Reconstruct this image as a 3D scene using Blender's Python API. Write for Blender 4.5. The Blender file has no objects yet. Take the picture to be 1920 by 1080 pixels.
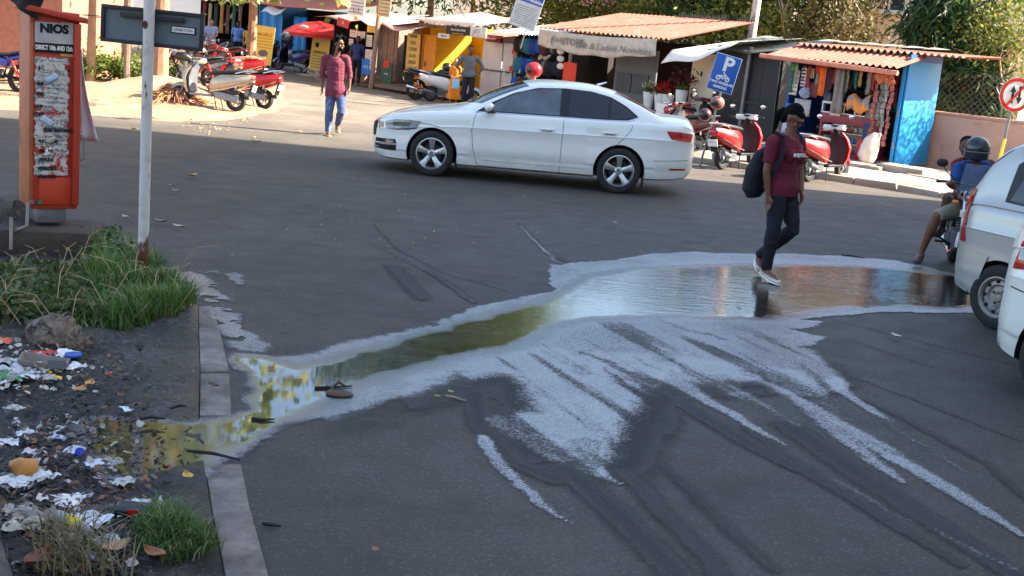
import bpy, bmesh, math, random
import numpy as np
from mathutils import Vector, Matrix, noise as mnoise, Quaternion
R_ = math.radians
SC = bpy.context.scene
COL = SC.collection
# ---------------------------------------------------------------- camera
FPX, PITCH, ROLL, CH = 2250.0, R_(12.0), R_(5.2), 2.15
_fw = Vector((0, math.cos(PITCH), -math.sin(PITCH))); _up = Vector((0, math.sin(PITCH), math.cos(PITCH))); _rt = Vector((1, 0, 0))
_r2 = _rt * math.cos(ROLL) + _up * math.sin(ROLL)
_u2 = -_rt * math.sin(ROLL) + _up * math.cos(ROLL)
cam = bpy.data.cameras.new('camera'); camo = bpy.data.objects.new('camera', cam); COL.objects.link(camo)
cam.sensor_width = 36; cam.lens = FPX / 1920 * 36; cam.clip_start = .1; cam.clip_end = 2000
mw = Matrix((( _r2.x, _u2.x, -_fw.x, 0), (_r2.y, _u2.y, -_fw.y, 0), (_r2.z, _u2.z, -_fw.z, CH), (0, 0, 0, 1)))
camo.matrix_world = mw
SC.camera = camo
# ---------------------------------------------------------------- daylight
SUN_EL, SUN_AZ = 35.0, 88.0          # azimuth clockwise from +Y
w = bpy.data.worlds.new('World'); SC.world = w; w.use_nodes = True
nt = w.node_tree; nt.nodes.clear()
sky = nt.nodes.new('ShaderNodeTexSky'); sky.sky_type = 'NISHITA'; sky.sun_disc = False
sky.sun_elevation = R_(SUN_EL); sky.sun_rotation = R_(SUN_AZ); sky.air_density = 1.0; sky.dust_density = 2.0; sky.ozone_density = 1.0
bg = nt.nodes.new('ShaderNodeBackground'); bg.inputs[1].default_value = .125
wo = nt.nodes.new('ShaderNodeOutputWorld'); nt.links.new(sky.outputs[0], bg.inputs[0]); nt.links.new(bg.outputs[0], wo.inputs[0])
sl = bpy.data.lights.new('sun', 'SUN'); sl.energy = 5.0; sl.angle = R_(.55); sl.color = (1, .9, .76)
so = bpy.data.objects.new('sun', sl); COL.objects.link(so)
sd = Vector((math.sin(R_(SUN_AZ)) * math.cos(R_(SUN_EL)), math.cos(R_(SUN_AZ)) * math.cos(R_(SUN_EL)), math.sin(R_(SUN_EL))))
so.rotation_euler = sd.to_track_quat('Z', 'Y').to_euler(); so.location = sd * 60
vs = SC.view_settings; SC.display_settings.display_device = 'sRGB'
vs.view_transform = 'Standard'; vs.look = 'None'; vs.gamma = 1; vs.use_curve_mapping = False; vs.exposure = 2.15
SC.cycles.max_bounces = 6; SC.cycles.transparent_max_bounces = 12; SC.cycles.caustics_reflective = False; SC.cycles.caustics_refractive = False
SC.cycles.sample_clamp_indirect = 4; SC.cycles.use_denoising = True
# ---------------------------------------------------------------- placing
def ray(x, y): return _fw + _r2 * ((x - 960) / FPX) + _u2 * ((540 - y) / FPX)
def G(x, y, z=0.0):
    d = ray(x, y); t = (z - CH) / d.z; return Vector((d.x * t, d.y * t, z))
def A(x, y, Y):
    d = ray(x, y); t = Y / d.y; return Vector((d.x * t, Y, CH + d.z * t))
# ---------------------------------------------------------------- mesh builder
class M:
    def __init__(s): s.v = []; s.f = []; s.T = Matrix.Identity(4)
    def at(s, loc=(0, 0, 0), rz=0, ry=0, rx=0, sc=1):
        s.T = Matrix.Translation(loc) @ Matrix.Rotation(rz, 4, 'Z') @ Matrix.Rotation(ry, 4, 'Y') @ Matrix.Rotation(rx, 4, 'X') @ Matrix.Scale(sc, 4); return s
    def add(s, vs, fs):
        n = len(s.v); s.v += [tuple(s.T @ Vector(p)) for p in vs]; s.f += [tuple(i + n for i in f) for f in fs]; return s
    def box(s, c, d, rz=0, ry=0, rx=0):
        m = Matrix.Translation(c) @ Matrix.Rotation(rz, 4, 'Z') @ Matrix.Rotation(ry, 4, 'Y') @ Matrix.Rotation(rx, 4, 'X')
        vs = [m @ Vector((x * d[0] / 2, y * d[1] / 2, z * d[2] / 2)) for x in (-1, 1) for y in (-1, 1) for z in (-1, 1)]
        return s.add(vs, [(0, 1, 3, 2), (4, 6, 7, 5), (0, 4, 5, 1), (2, 3, 7, 6), (0, 2, 6, 4), (1, 5, 7, 3)])
    def rings(s, rs, cap=True, close=True):
        n = len(rs[0]); vs = [p for r in rs for p in r]; fs = []
        for i in range(len(rs) - 1):
            for j in range(n if close else n - 1):
                k = (j + 1) % n; fs.append((i * n + j, i * n + k, (i + 1) * n + k, (i + 1) * n + j))
        if cap and close: fs.append(tuple(range(n - 1, -1, -1))); fs.append(tuple((len(rs) - 1) * n + j for j in range(n)))
        return s.add(vs, fs)
    def tube(s, pts, r, n=8, cap=True, flat=1.0, up=None):
        pts = [Vector(p) for p in pts]; m = len(pts)
        if not hasattr(r, '__len__'): r = [r] * m
        rs = []; u = None
        for i, p in enumerate(pts):
            t = (pts[min(i + 1, m - 1)] - pts[max(i - 1, 0)])
            if t.length < 1e-9: t = Vector((0, 0, 1))
            t.normalize()
            if u is None:
                a = Vector(up) if up else (Vector((0, 0, 1)) if abs(t.z) < .9 else Vector((0, 1, 0)))
                u = (a - t * a.dot(t)).normalized()
            else: u = (u - t * u.dot(t)).normalized()
            v = t.cross(u)
            ri = r[i]; ra, rb = ri if isinstance(ri, tuple) else (ri, ri * flat)
            rs.append([p + u * (ra * math.cos(2 * math.pi * j / n)) + v * (rb * math.sin(2 * math.pi * j / n)) for j in range(n)])
        return s.rings(rs, cap)
    def lathe(s, prof, n=24, c=(0, 0, 0), axis='z'):
        c = Vector(c); rs = []
        for (r, z) in prof:
            q = []
            for j in range(n):
                a = 2 * math.pi * j / n; x, y = r * math.cos(a), r * math.sin(a)
                q.append(c + Vector({'z': (x, y, z), 'y': (x, z, -y), 'x': (z, x, y)}[axis]))
            rs.append(q)
        return s.rings(rs, cap=prof[0] != prof[-1])
    def prism(s, poly, a, b, plane='xz'):
        n = len(poly)
        f = {'xz': lambda p, t: (p[0], t, p[1]), 'xy': lambda p, t: (p[0], p[1], t), 'yz': lambda p, t: (t, p[0], p[1])}[plane]
        vs = [f(p, a) for p in poly] + [f(p, b) for p in poly]
        fs = [tuple(range(n)), tuple(range(2 * n - 1, n - 1, -1))] + [(i, i + n, (i + 1) % n + n, (i + 1) % n) for i in range(n)]
        return s.add(vs, fs)
    def ell(s, c, r, n=12, m=8, rot=None):
        c = Vector(c); r = (r,) * 3 if not hasattr(r, '__len__') else r
        rs = []
        for i in range(m + 1):
            a = math.pi * (i + .02) / (m + .04); q = []
            for j in range(n):
                b = 2 * math.pi * j / n
                p = Vector((r[0] * math.sin(a) * math.cos(b), r[1] * math.sin(a) * math.sin(b), r[2] * math.cos(a)))
                q.append(c + (rot @ p if rot else p))
            rs.append(q)
        return s.rings(rs)
    def sheet(s, fn, nu, nv, thick=0):
        vs = [fn(i / nu, j / nv) for i in range(nu + 1) for j in range(nv + 1)]
        k = nv + 1
        return s.add(vs, [(i * k + j, (i + 1) * k + j, (i + 1) * k + j + 1, i * k + j + 1) for i in range(nu) for j in range(nv)])
def mesh_from(name, v, f):
    me = bpy.data.meshes.new(name); me.from_pydata([tuple(p) for p in v], [], f); me.validate(); me.update(); return me
def link(name, me, mat, parent=None, label=None):
    o = bpy.data.objects.new(name, me); COL.objects.link(o)
    if mat is not None: me.materials.append(mat)
    if parent: o.parent = parent
    if label: o['label'] = label
    return o
def obj(name, m, mat, parent=None, smooth=35, bevel=0, label=None, solid=0, fixn=True):
    me = mesh_from(name, m.v, m.f)
    bm = bmesh.new(); bm.from_mesh(me)
    if fixn: bmesh.ops.recalc_face_normals(bm, faces=bm.faces)
    if solid: bmesh.ops.solidify(bm, geom=bm.faces[:], thickness=solid)
    if bevel:
        es = [e for e in bm.edges if len(e.link_faces) == 2 and e.calc_face_angle(0) > R_(40)]
        bmesh.ops.bevel(bm, geom=es, offset=bevel, segments=2, profile=.5, affect='EDGES', clamp_overlap=True)
    if smooth:
        for f in bm.faces: f.smooth = True
        for e in bm.edges:
            if len(e.link_faces) == 2 and e.calc_face_angle(0) > R_(smooth): e.smooth = False
    bm.to_mesh(me); bm.free()
    return link(name, me, mat, parent, label)
def thing(name, label, cat, loc=(0, 0, 0), rz=0, group=None, kind=None):
    o = bpy.data.objects.new(name, None); COL.objects.link(o); o.empty_display_size = .2
    o.location = loc; o.rotation_euler = (0, 0, rz); return tag(o, label, cat, group, kind)
def tag(o, label=None, cat=None, group=None, kind=None):
    if label: o['label'] = label
    if cat: o['category'] = cat
    if group: o['group'] = group
    if kind: o['kind'] = kind
    return o
def copy_tree(o, parent=None):
    c = o.copy(); COL.objects.link(c); c.parent = parent
    if parent: c.matrix_parent_inverse = o.matrix_parent_inverse.copy()
    for ch in list(o.children): copy_tree(ch, c)
    return c
def apply_mods(o):
    dg = bpy.context.evaluated_depsgraph_get(); dg.update()
    me = bpy.data.meshes.new_from_object(o.evaluated_get(dg)); o.modifiers.clear(); o.data = me; return o
def blob(name, m, mat, parent=None, voxel=.01, smooth=4, fn=None, label=None):
    """parts of m fused into ONE continuous surface"""
    o = obj(name, m, mat, parent, smooth=0, label=label)
    r = o.modifiers.new('r', 'REMESH'); r.mode = 'VOXEL'; r.voxel_size = voxel; r.use_smooth_shade = True
    if smooth:
        s = o.modifiers.new('s', 'SMOOTH'); s.factor = .5; s.iterations = smooth
    apply_mods(o)
    if fn:
        for v in o.data.vertices: v.co = fn(v.co)
    for p in o.data.polygons: p.use_smooth = True
    return o
def text(name, s, size, mat, parent, loc, rot=(math.pi / 2, 0, 0), sx=1.0, ext=.002, bold=0.0, align='CENTER', label=None, shear=0):
    cu = bpy.data.curves.new(name, 'FONT'); cu.body = s; cu.size = size; cu.extrude = ext; cu.align_x = align; cu.align_y = 'CENTER'
    cu.offset = bold; cu.resolution_u = 3; cu.shear = shear
    t = bpy.data.objects.new(name, cu); COL.objects.link(t)
    dg = bpy.context.evaluated_depsgraph_get(); dg.update()
    me = bpy.data.meshes.new_from_object(t.evaluated_get(dg)); bpy.data.objects.remove(t)
    me.transform(Matrix.Diagonal((sx, 1, 1, 1)))
    me.materials.clear()
    o = link(name, me, mat, parent, label); o.location = loc; o.rotation_euler = rot; return o
# ---------------------------------------------------------------- materials
_mats = {}
def lin(c): return tuple(((x / 255) / 12.92 if x / 255 <= .04045 else ((x / 255 + .055) / 1.055) ** 2.4) for x in c)
def pm(name, col, rough=.6, metal=0.0, var=.18, vs_=7.0, bump=0.0, bs=60.0, coat=0.0, col2=None, amt=.45, s2=3.0, trans=0.0, alpha=1.0, spec=.5, sheen=0, rvar=.1, ior=1.45):
    if name in _mats: return _mats[name]
    m = bpy.data.materials.new(name); m.use_nodes = True; nt = m.node_tree; N = nt.nodes; L = nt.links
    b = N['Principled BSDF']; tc = N.new('ShaderNodeTexCoord')
    def noise(sc, det=6, ro=.6):
        n = N.new('ShaderNodeTexNoise'); n.inputs['Scale'].default_value = sc; n.inputs['Detail'].default_value = det; n.inputs['Roughness'].default_value = ro
        L.new(tc.outputs['Object'], n.inputs['Vector']); return n.outputs['Fac']
    def mix(f, a, c):
        x = N.new('ShaderNodeMix'); x.data_type = 'RGBA'
        if isinstance(f, float): x.inputs[0].default_value = f
        else: L.new(f, x.inputs[0])
        for k, q in ((6, a), (7, c)):
            if isinstance(q, tuple): x.inputs[k].default_value = (*q[:3], 1)
            else: L.new(q, x.inputs[k])
        return x.outputs[2]
    def ramp(f, lo, hi, a=0.0, bb=1.0):
        x = N.new('ShaderNodeMapRange'); L.new(f, x.inputs[0])
        for i, q in enumerate((lo, hi, a, bb)): x.inputs[i + 1].default_value = q
        return x.outputs[0]
    n1 = noise(vs_)
    c = mix(ramp(n1, .3, .7), tuple(x * (1 - var) for x in col), tuple(min(1, x * (1 + var)) for x in col))
    if col2: c = mix(ramp(noise(s2, 8, .7), 1 - amt - .06, 1 - amt + .06), c, col2)
    L.new(c, b.inputs['Base Color'])
    L.new(ramp(n1, .2, .8, max(0, rough - rvar), min(1, rough + rvar)), b.inputs['Roughness'])
    b.inputs['Metallic'].default_value = metal; b.inputs['Coat Weight'].default_value = coat; b.inputs['Coat Roughness'].default_value = .04
    b.inputs['Transmission Weight'].default_value = trans; b.inputs['Alpha'].default_value = alpha; b.inputs['Specular IOR Level'].default_value = spec; b.inputs['IOR'].default_value = ior
    if sheen: b.inputs['Sheen Weight'].default_value = sheen
    if bump:
        bp = N.new('ShaderNodeBump'); bp.inputs['Strength'].default_value = bump; bp.inputs['Distance'].default_value = .01
        L.new(noise(bs, 5), bp.inputs['Height']); L.new(bp.outputs[0], b.inputs['Normal'])
    _mats[name] = m; return m
def nodes(name):
    m = bpy.data.materials.new(name); m.use_nodes = True; return m, m.node_tree.nodes, m.node_tree.links
class NB:
    """small node helper"""
    def __init__(s, name):
        s.m, s.N, s.L = nodes(name); s.b = s.N['Principled BSDF']; s.out = s.N['Material Output']; s.tc = s.N.new('ShaderNodeTexCoord')
    def _set(s, sock, v):
        if isinstance(v, (int, float)): sock.default_value = v
        elif isinstance(v, tuple): sock.default_value = (*v[:3], 1) if len(sock.default_value) == 4 else v
        else: s.L.new(v, sock)
    def noise(s, sc, det=6, ro=.6, vec=None, dist=0, scale3=None, out='Fac'):
        n = s.N.new('ShaderNodeTexNoise'); n.inputs['Scale'].default_value = sc; n.inputs['Detail'].default_value = det
        n.inputs['Roughness'].default_value = ro; n.inputs['Distortion'].default_value = dist
        v = vec or s.tc.outputs['Object']
        if scale3: v = s.mapping(v, scale3)
        s.L.new(v, n.inputs['Vector']); return n.outputs[out]
    def mapping(s, v, sc, rot=(0, 0, 0)):
        mp = s.N.new('ShaderNodeMapping'); s.L.new(v, mp.inputs[0]); mp.inputs['Scale'].default_value = sc; mp.inputs['Rotation'].default_value = rot; return mp.outputs[0]
    def vor(s, sc, feat='F1', out='Distance', vec=None):
        n = s.N.new('ShaderNodeTexVoronoi'); n.feature = feat; n.inputs['Scale'].default_value = sc; s.L.new(vec or s.tc.outputs['Object'], n.inputs['Vector']); return n.outputs[out]
    def mix(s, f, a, c):
        x = s.N.new('ShaderNodeMix'); x.data_type = 'RGBA'; s._set(x.inputs[0], f); s._set(x.inputs[6], a); s._set(x.inputs[7], c); return x.outputs[2]
    def ramp(s, f, lo, hi, a=0.0, b=1.0, smooth=False):
        x = s.N.new('ShaderNodeMapRange'); s._set(x.inputs[0], f)
        if smooth: x.interpolation_type = 'SMOOTHSTEP'
        for i, q in enumerate((lo, hi, a, b)): s._set(x.inputs[i + 1], q)
        return x.outputs[0]
    def math(s, op, a, b=0.0):
        x = s.N.new('ShaderNodeMath'); x.operation = op; s._set(x.inputs[0], a); s._set(x.inputs[1], b); return x.outputs[0]
    def attr(s, n):
        a = s.N.new('ShaderNodeAttribute'); a.attribute_name = n; return a.outputs['Fac']
    def acol(s, n):
        a = s.N.new('ShaderNodeAttribute'); a.attribute_name = n; return a.outputs['Color']
    def bump(s, h, st=.5, d=.01, prev=None):
        b = s.N.new('ShaderNodeBump'); s._set(b.inputs['Strength'], st); b.inputs['Distance'].default_value = d; s.L.new(h, b.inputs['Height'])
        if prev: s.L.new(prev, b.inputs['Normal'])
        return b.outputs[0]
    def set(s, **k):
        for n, v in k.items(): s._set(s.b.inputs[n.replace('_', ' ')], v)
        return s
# ---------------------------------------------------------------- ground materials
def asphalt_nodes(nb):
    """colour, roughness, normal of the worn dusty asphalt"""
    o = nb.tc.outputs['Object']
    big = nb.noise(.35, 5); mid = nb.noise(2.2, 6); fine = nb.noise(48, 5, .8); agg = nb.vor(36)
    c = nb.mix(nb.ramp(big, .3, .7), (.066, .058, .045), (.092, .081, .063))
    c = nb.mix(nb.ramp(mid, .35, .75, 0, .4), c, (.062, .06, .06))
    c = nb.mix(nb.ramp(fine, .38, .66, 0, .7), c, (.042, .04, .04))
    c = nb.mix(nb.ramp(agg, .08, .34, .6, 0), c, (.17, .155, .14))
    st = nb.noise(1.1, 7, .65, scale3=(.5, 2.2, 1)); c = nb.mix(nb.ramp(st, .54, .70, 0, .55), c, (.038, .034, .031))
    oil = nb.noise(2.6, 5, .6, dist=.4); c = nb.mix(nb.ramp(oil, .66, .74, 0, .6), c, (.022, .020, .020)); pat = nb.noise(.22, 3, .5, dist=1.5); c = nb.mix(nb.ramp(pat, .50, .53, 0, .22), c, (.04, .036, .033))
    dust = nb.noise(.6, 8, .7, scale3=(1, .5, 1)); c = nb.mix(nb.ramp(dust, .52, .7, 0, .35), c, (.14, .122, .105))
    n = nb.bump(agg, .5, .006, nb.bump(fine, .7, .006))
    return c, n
nb = NB('asphalt'); c, n = asphalt_nodes(nb)
# sandy dust drifts; the tint also paints sunlight into the far asphalt
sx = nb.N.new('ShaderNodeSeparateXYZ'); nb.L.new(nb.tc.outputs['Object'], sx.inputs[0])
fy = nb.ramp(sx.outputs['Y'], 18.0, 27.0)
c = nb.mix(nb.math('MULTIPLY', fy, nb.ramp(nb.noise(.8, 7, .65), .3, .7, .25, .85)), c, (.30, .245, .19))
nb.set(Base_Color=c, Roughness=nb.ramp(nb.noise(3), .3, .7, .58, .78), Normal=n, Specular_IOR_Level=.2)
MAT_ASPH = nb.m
nb = NB('red_earth')
c = nb.mix(nb.ramp(nb.noise(.9, 8), .35, .65), (.36, .2, .11), (.5, .32, .19))
c = nb.mix(nb.ramp(nb.noise(14, 6), .5, .7, 0, .7), c, (.22, .13, .08)); c = nb.mix(nb.ramp(nb.vor(30), 0, .2, .5, 0), c, (.6, .5, .4))
nb.set(Base_Color=c, Roughness=.95, Normal=nb.bump(nb.noise(18, 8, .7), .9, .05)); MAT_EARTH = nb.m
nb = NB('wet_mud')
wetn = nb.noise(1.6, 6, .6); c = nb.mix(nb.ramp(nb.noise(5, 8, .7), .35, .65), (.010, .009, .010), (.055, .043, .030))
c = nb.mix(nb.ramp(nb.noise(1.1, 5), .5, .62), c, nb.mix(nb.ramp(nb.noise(30, 5, .7), .4, .6), (.012, .013, .018), (.05, .048, .05)))
c = nb.mix(nb.ramp(nb.noise(22, 6, .7), .55, .66, 0, .8), c, (.16, .13, .11)); c = nb.mix(nb.ramp(nb.noise(75, 4, .7), .60, .68, 0, .9), c, (.3, .26, .22))
nb.set(Base_Color=c, Roughness=nb.ramp(wetn, .40, .54, .5, .10), Normal=nb.bump(nb.noise(26, 8, .8), nb.ramp(wetn, .42, .6, 1.0, .6), .05)); MAT_MUD = nb.m
nb = NB('kerb_concrete')
c = nb.mix(nb.ramp(nb.noise(5, 8, .7), .35, .65), (.19, .155, .13), (.30, .25, .21)); c = nb.mix(nb.ramp(nb.noise(2, 8, .7), .42, .62, 0, .85), c, (.07, .058, .05))
c = nb.mix(nb.ramp(nb.noise(60, 4), .6, .75, 0, .6), c, (.1, .09, .085)); nb.set(Base_Color=c, Roughness=.9, Normal=nb.bump(nb.noise(45, 7, .7), .7, .012)); MAT_KERB = nb.m
nb = NB('stained_concrete')
c = nb.mix(nb.ramp(nb.noise(6, 8, .7), .35, .65), (.09, .075, .065), (.19, .16, .135)); c = nb.mix(nb.ramp(nb.noise(2.2, 8, .7), .5, .66, 0, .8), c, (.045, .038, .034))
nb.set(Base_Color=c, Roughness=.95, Normal=nb.bump(nb.noise(30, 8, .75), .9, .02)); MAT_OLDCON = nb.m
# ---------------------------------------------------------------- ground, road
tag(obj('ground', M().sheet(lambda u, v: (-300 + 600 * u, -60 + 900 * v, -.15), 2, 2), MAT_EARTH, smooth=0), kind='structure')
def flat(name, pts, z, mat, kind='structure'):
    m = M(); m.add([(p[0], p[1], z) for p in pts], [tuple(range(len(pts)))]); return tag(obj(name, m, mat, smooth=0), kind=kind)
kl = [G(x, y) for x, y in ((372, 590), (385, 660), (376, 760), (392, 870), (420, 1080))]
# junction: wide asphalt area plus the street that runs away to the upper left between verge and shops
road = [(-.9, -8), (-.95, 3.5)] + [(p.x, p.y) for p in reversed([G(x, y) for x, y in ((345, 560), (372, 590), (385, 660), (376, 760), (392, 870), (420, 1080))])][0:0]
E1 = [G(x, y) for x, y in ((440, 1160), (400, 870), (376, 760), (372, 590), (300, 505), (150, 440), (0, 415), (-200, 400))]
E2 = [(-40, 13.5), (-40, 19.5)] + [G(x, y)[:2] for x, y in ((-60, 205), (60, 208), (200, 220), (330, 229), (430, 226), (520, 212), (548, 194), (530, 165), (470, 142), (400, 124))] + [(-24, 66), (-21, 72)]
E2v = list(E2)
E3 = [G(x, y)[:2] for x, y in ((520, 118), (600, 142), (660, 158), (760, 178), (900, 198), (1290, 238))] + [(6.3, 34)] + [(6.0, 26)] + [G(x, y)[:2] for x, y in ((1440, 322), (1560, 340), (1760, 372), (1920, 392))] + [(60, 23), (60, -20), (-.6, -20)]
cE = Vector((-14, 33)); E2 = E2[:2] + [Vector(p) + (cE - Vector(p)).normalized() * 1.3 for p in E2[2:12]] + E2[12:]
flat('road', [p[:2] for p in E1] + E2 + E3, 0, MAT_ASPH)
# ---------------------------------------------------------------- where the spilled water lies (metres on the ground)
def WP(l): return np.array([tuple(G(x, y)[:2]) for x, y in l])
def sdist(P, poly, closed=True):
    d = np.full(len(P), 1e9); inside = np.zeros(len(P), bool); n = len(poly)
    for i in range(n if closed else n - 1):
        a = poly[i]; b = poly[(i + 1) % n]; e = b - a; w_ = P - a
        t = np.clip((w_ @ e) / max(e @ e, 1e-12), 0, 1); dd = w_ - t[:, None] * e; d = np.minimum(d, np.hypot(dd[:, 0], dd[:, 1]))
        if closed:
            c1 = (a[1] <= P[:, 1]) & (b[1] > P[:, 1]); c2 = (b[1] <= P[:, 1]) & (a[1] > P[:, 1])
            cr = e[0] * w_[:, 1] - e[1] * w_[:, 0]; inside ^= (c1 & (cr > 0)) | (c2 & (cr < 0))
    return np.where(inside, d, -d) if closed else d
def sstep(x, a, b): t = np.clip((x - a) / (b - a), 0, 1); return t * t * (3 - 2 * t)
def stroke(P, pts, w, soft=.6):
    """pts = photo points, w = half widths in metres at each point"""
    q = WP(pts); best = np.zeros(len(P))
    for i in range(len(q) - 1):
        a, b = q[i], q[i + 1]; e = b - a; w_ = P - a; t = np.clip((w_ @ e) / (e @ e), 0, 1); dd = w_ - t[:, None] * e
        r = w[i] + (w[i + 1] - w[i]) * t; best = np.maximum(best, 1 - sstep(np.hypot(dd[:, 0], dd[:, 1]) / np.maximum(r, .004), soft, 1.15))
    return best
sp = .022
gx = np.arange(-3.4, 6.2, sp); gy = np.arange(3.7, 14.2, sp * 1.2)
GX, GY = np.meshgrid(gx, gy, indexing='ij'); P0 = np.stack([GX.ravel(), GY.ravel()], 1)
rng = np.random.default_rng(4)
def vnoise(P, s, seed, oct=4):
    r = np.random.default_rng(seed); out = np.zeros(len(P)); amp = 1; tot = 0
    for o in range(oct):
        T = r.random((64, 64)); q = P * s + 17.3 * o; i = np.floor(q).astype(int); f = q - i; f = f * f * (3 - 2 * f)
        a = T[i[:, 0] % 64, i[:, 1] % 64]; b = T[(i[:, 0] + 1) % 64, i[:, 1] % 64]; c = T[i[:, 0] % 64, (i[:, 1] + 1) % 64]; d = T[(i[:, 0] + 1) % 64, (i[:, 1] + 1) % 64]
        out += amp * ((a * (1 - f[:, 0]) + b * f[:, 0]) * (1 - f[:, 1]) + (c * (1 - f[:, 0]) + d * f[:, 0]) * f[:, 1]); tot += amp; amp *= .55; s *= 2.1
    return out / tot
jit = np.stack([vnoise(P0, 5, 1) - .5, vnoise(P0, 5, 2) - .5], 1) * .12 + np.stack([vnoise(P0, 22, 3) - .5, vnoise(P0, 22, 5) - .5], 1) * .05
P = P0 + jit
main = WP([(392, 676), (432, 656), (480, 655), (522, 660), (575, 655), (612, 640), (700, 626), (760, 612), (830, 600), (875, 581), (950, 565), (1000, 553), (1036, 548), (1022, 520), (1026, 497), (1080, 495), (1150, 487), (1215, 475), (1300, 472), (1400, 477), (1480, 476), (1580, 481), (1680, 489), (1760, 506), (1850, 530), (1850, 590), (1750, 588), (1650, 588), (1560, 596), (1505, 600), (1550, 606), (1490, 620), (1555, 634), (1518, 655), (1552, 680),
           (1540, 690), (1560, 720), (1500, 730), (1380, 725), (1240, 735), (1215, 770), (1185, 830), (1165, 870), (1140, 880), (1080, 862), (1010, 855), (960, 810), (985, 775), (968, 728), (938, 711), (880, 722), (830, 740), (760, 760), (700, 780), (640, 797), (570, 806), (510, 835), (480, 858), (462, 880), (440, 872), (405, 900), (350, 925), (270, 940), (190, 935), (110, 870), (90, 800), (160, 765), (330, 780), (430, 765), (430, 700)])
sd_main = sdist(P, main)
wet = sstep(sd_main + .10 * (vnoise(P0, 1.6, 41, 3) - .5), -.03, np.where(P0[:, 1] < 8.6, .20, .07))
pools = [WP(q) for q in (
    [(560, 690), (690, 655), (800, 625), (900, 597), (1010, 568), (1045, 556), (1100, 520), (1200, 505), (1320, 500), (1480, 498), (1650, 503), (1790, 520), (1840, 540), (1840, 575), (1700, 577), (1560, 580), (1440, 598), (1330, 595), (1180, 592), (1060, 605), (960, 650), (860, 672), (740, 700), (640, 740), (590, 780), (470, 850), (455, 872), (420, 850), (380, 880), (300, 910), (235, 915), (150, 860), (130, 800), (180, 778), (340, 790), (440, 770), (440, 690), (400, 676), (440, 664), (520, 672)],)]
pool = np.zeros(len(P))
for q in pools: pool = np.maximum(pool, sstep(sdist(P, q), -.26, .22))
pool *= wet
# milky film along the shallow rim, then the tyre-thrown fan of thin streaks
film = wet.copy()
holes = [([(1100, 665), (1180, 700), (1240, 745), (1330, 780)], [.05, .07, .07, .03], .6), ([(1130, 690), (1200, 740), (1250, 790)], [.03, .05, .05], .55), ([(1190, 672), (1260, 705), (1330, 745)], [.02, .04, .02], .5),
         ([(1230, 600), (1290, 620), (1360, 640)], [.04, .08, .03], .35), ([(1080, 760), (1120, 800), (1160, 850)], [.02, .05, .03], .3)]
for pts, w_, k in holes: film *= 1 - k * stroke(P, pts, w_, .1)
fans = [([(1500, 660), (1600, 750), (1700, 818), (1830, 902)], [.20, .07, .06, .02], .9), ([(1450, 690), (1560, 780), (1680, 860), (1800, 930), (1920, 1008)], [.32, .16, .12, .08, .03], 1.0),
        ([(1420, 640), (1500, 740), (1600, 840), (1690, 905)], [.3, .15, .1, .03], .85), ([(1240, 700), (1320, 750), (1400, 795), (1475, 838)], [.16, .09, .06, .02], .95),
        ([(1300, 690), (1400, 750), (1500, 800)], [.14, .1, .03], .7), ([(1560, 898), (1640, 945), (1720, 985)], [.02, .03, .015], .55), ([(1740, 990), (1830, 1035), (1910, 1075)], [.012, .02, .015], .45),
        ([(900, 820), (950, 890), (1010, 945), (1070, 985)], [.04, .055, .04, .012], .95), ([(1000, 790), (1060, 850), (1110, 880), (1158, 908)], [.2, .16, .1, .02], 1.0),
        ([(940, 790), (1000, 830), (1040, 865)], [.10, .12, .04], .9), ([(1540, 700), (1660, 745), (1800, 800)], [.02, .012, .006], .35), ([(1510, 500), (1600, 493), (1700, 497)], [.05, .05, .05], .8),
        ([(975, 425), (1010, 462), (1045, 492), (1075, 500)], [.03, .04, .06, .1], .5), ([(720, 445), (800, 495), (900, 525), (1000, 548)], [.008, .012, .012, .01], .3), ([(800, 515), (845, 540), (890, 570)], [.02, .03, .05], .28)]
for pts, w_, k in fans:
    st = stroke(P0 + jit * .5, pts, w_, .35) * k; film = np.maximum(film, st)
pool = pool * (.8 + .4 * vnoise(P0, 3.0, 31)); pool = np.clip(pool, 0, 1)
dirn = np.array([.43, -.9]);  # streaks run towards the viewer
al = P0 @ dirn; ac = P0 @ np.array([.9, .43]); Q = np.stack([al * .5, ac * 7], 1)
sn = vnoise(Q, 1.0, 9, 4)
fanzone = sstep(-P0[:, 1], -10.3, -8.2) * sstep(P0[:, 0] + .16 * (P0[:, 1] - 6), -.55, .25)
film *= 1 - fanzone * (1 - pool) * sstep(sn, .5, .68) * .62
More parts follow.
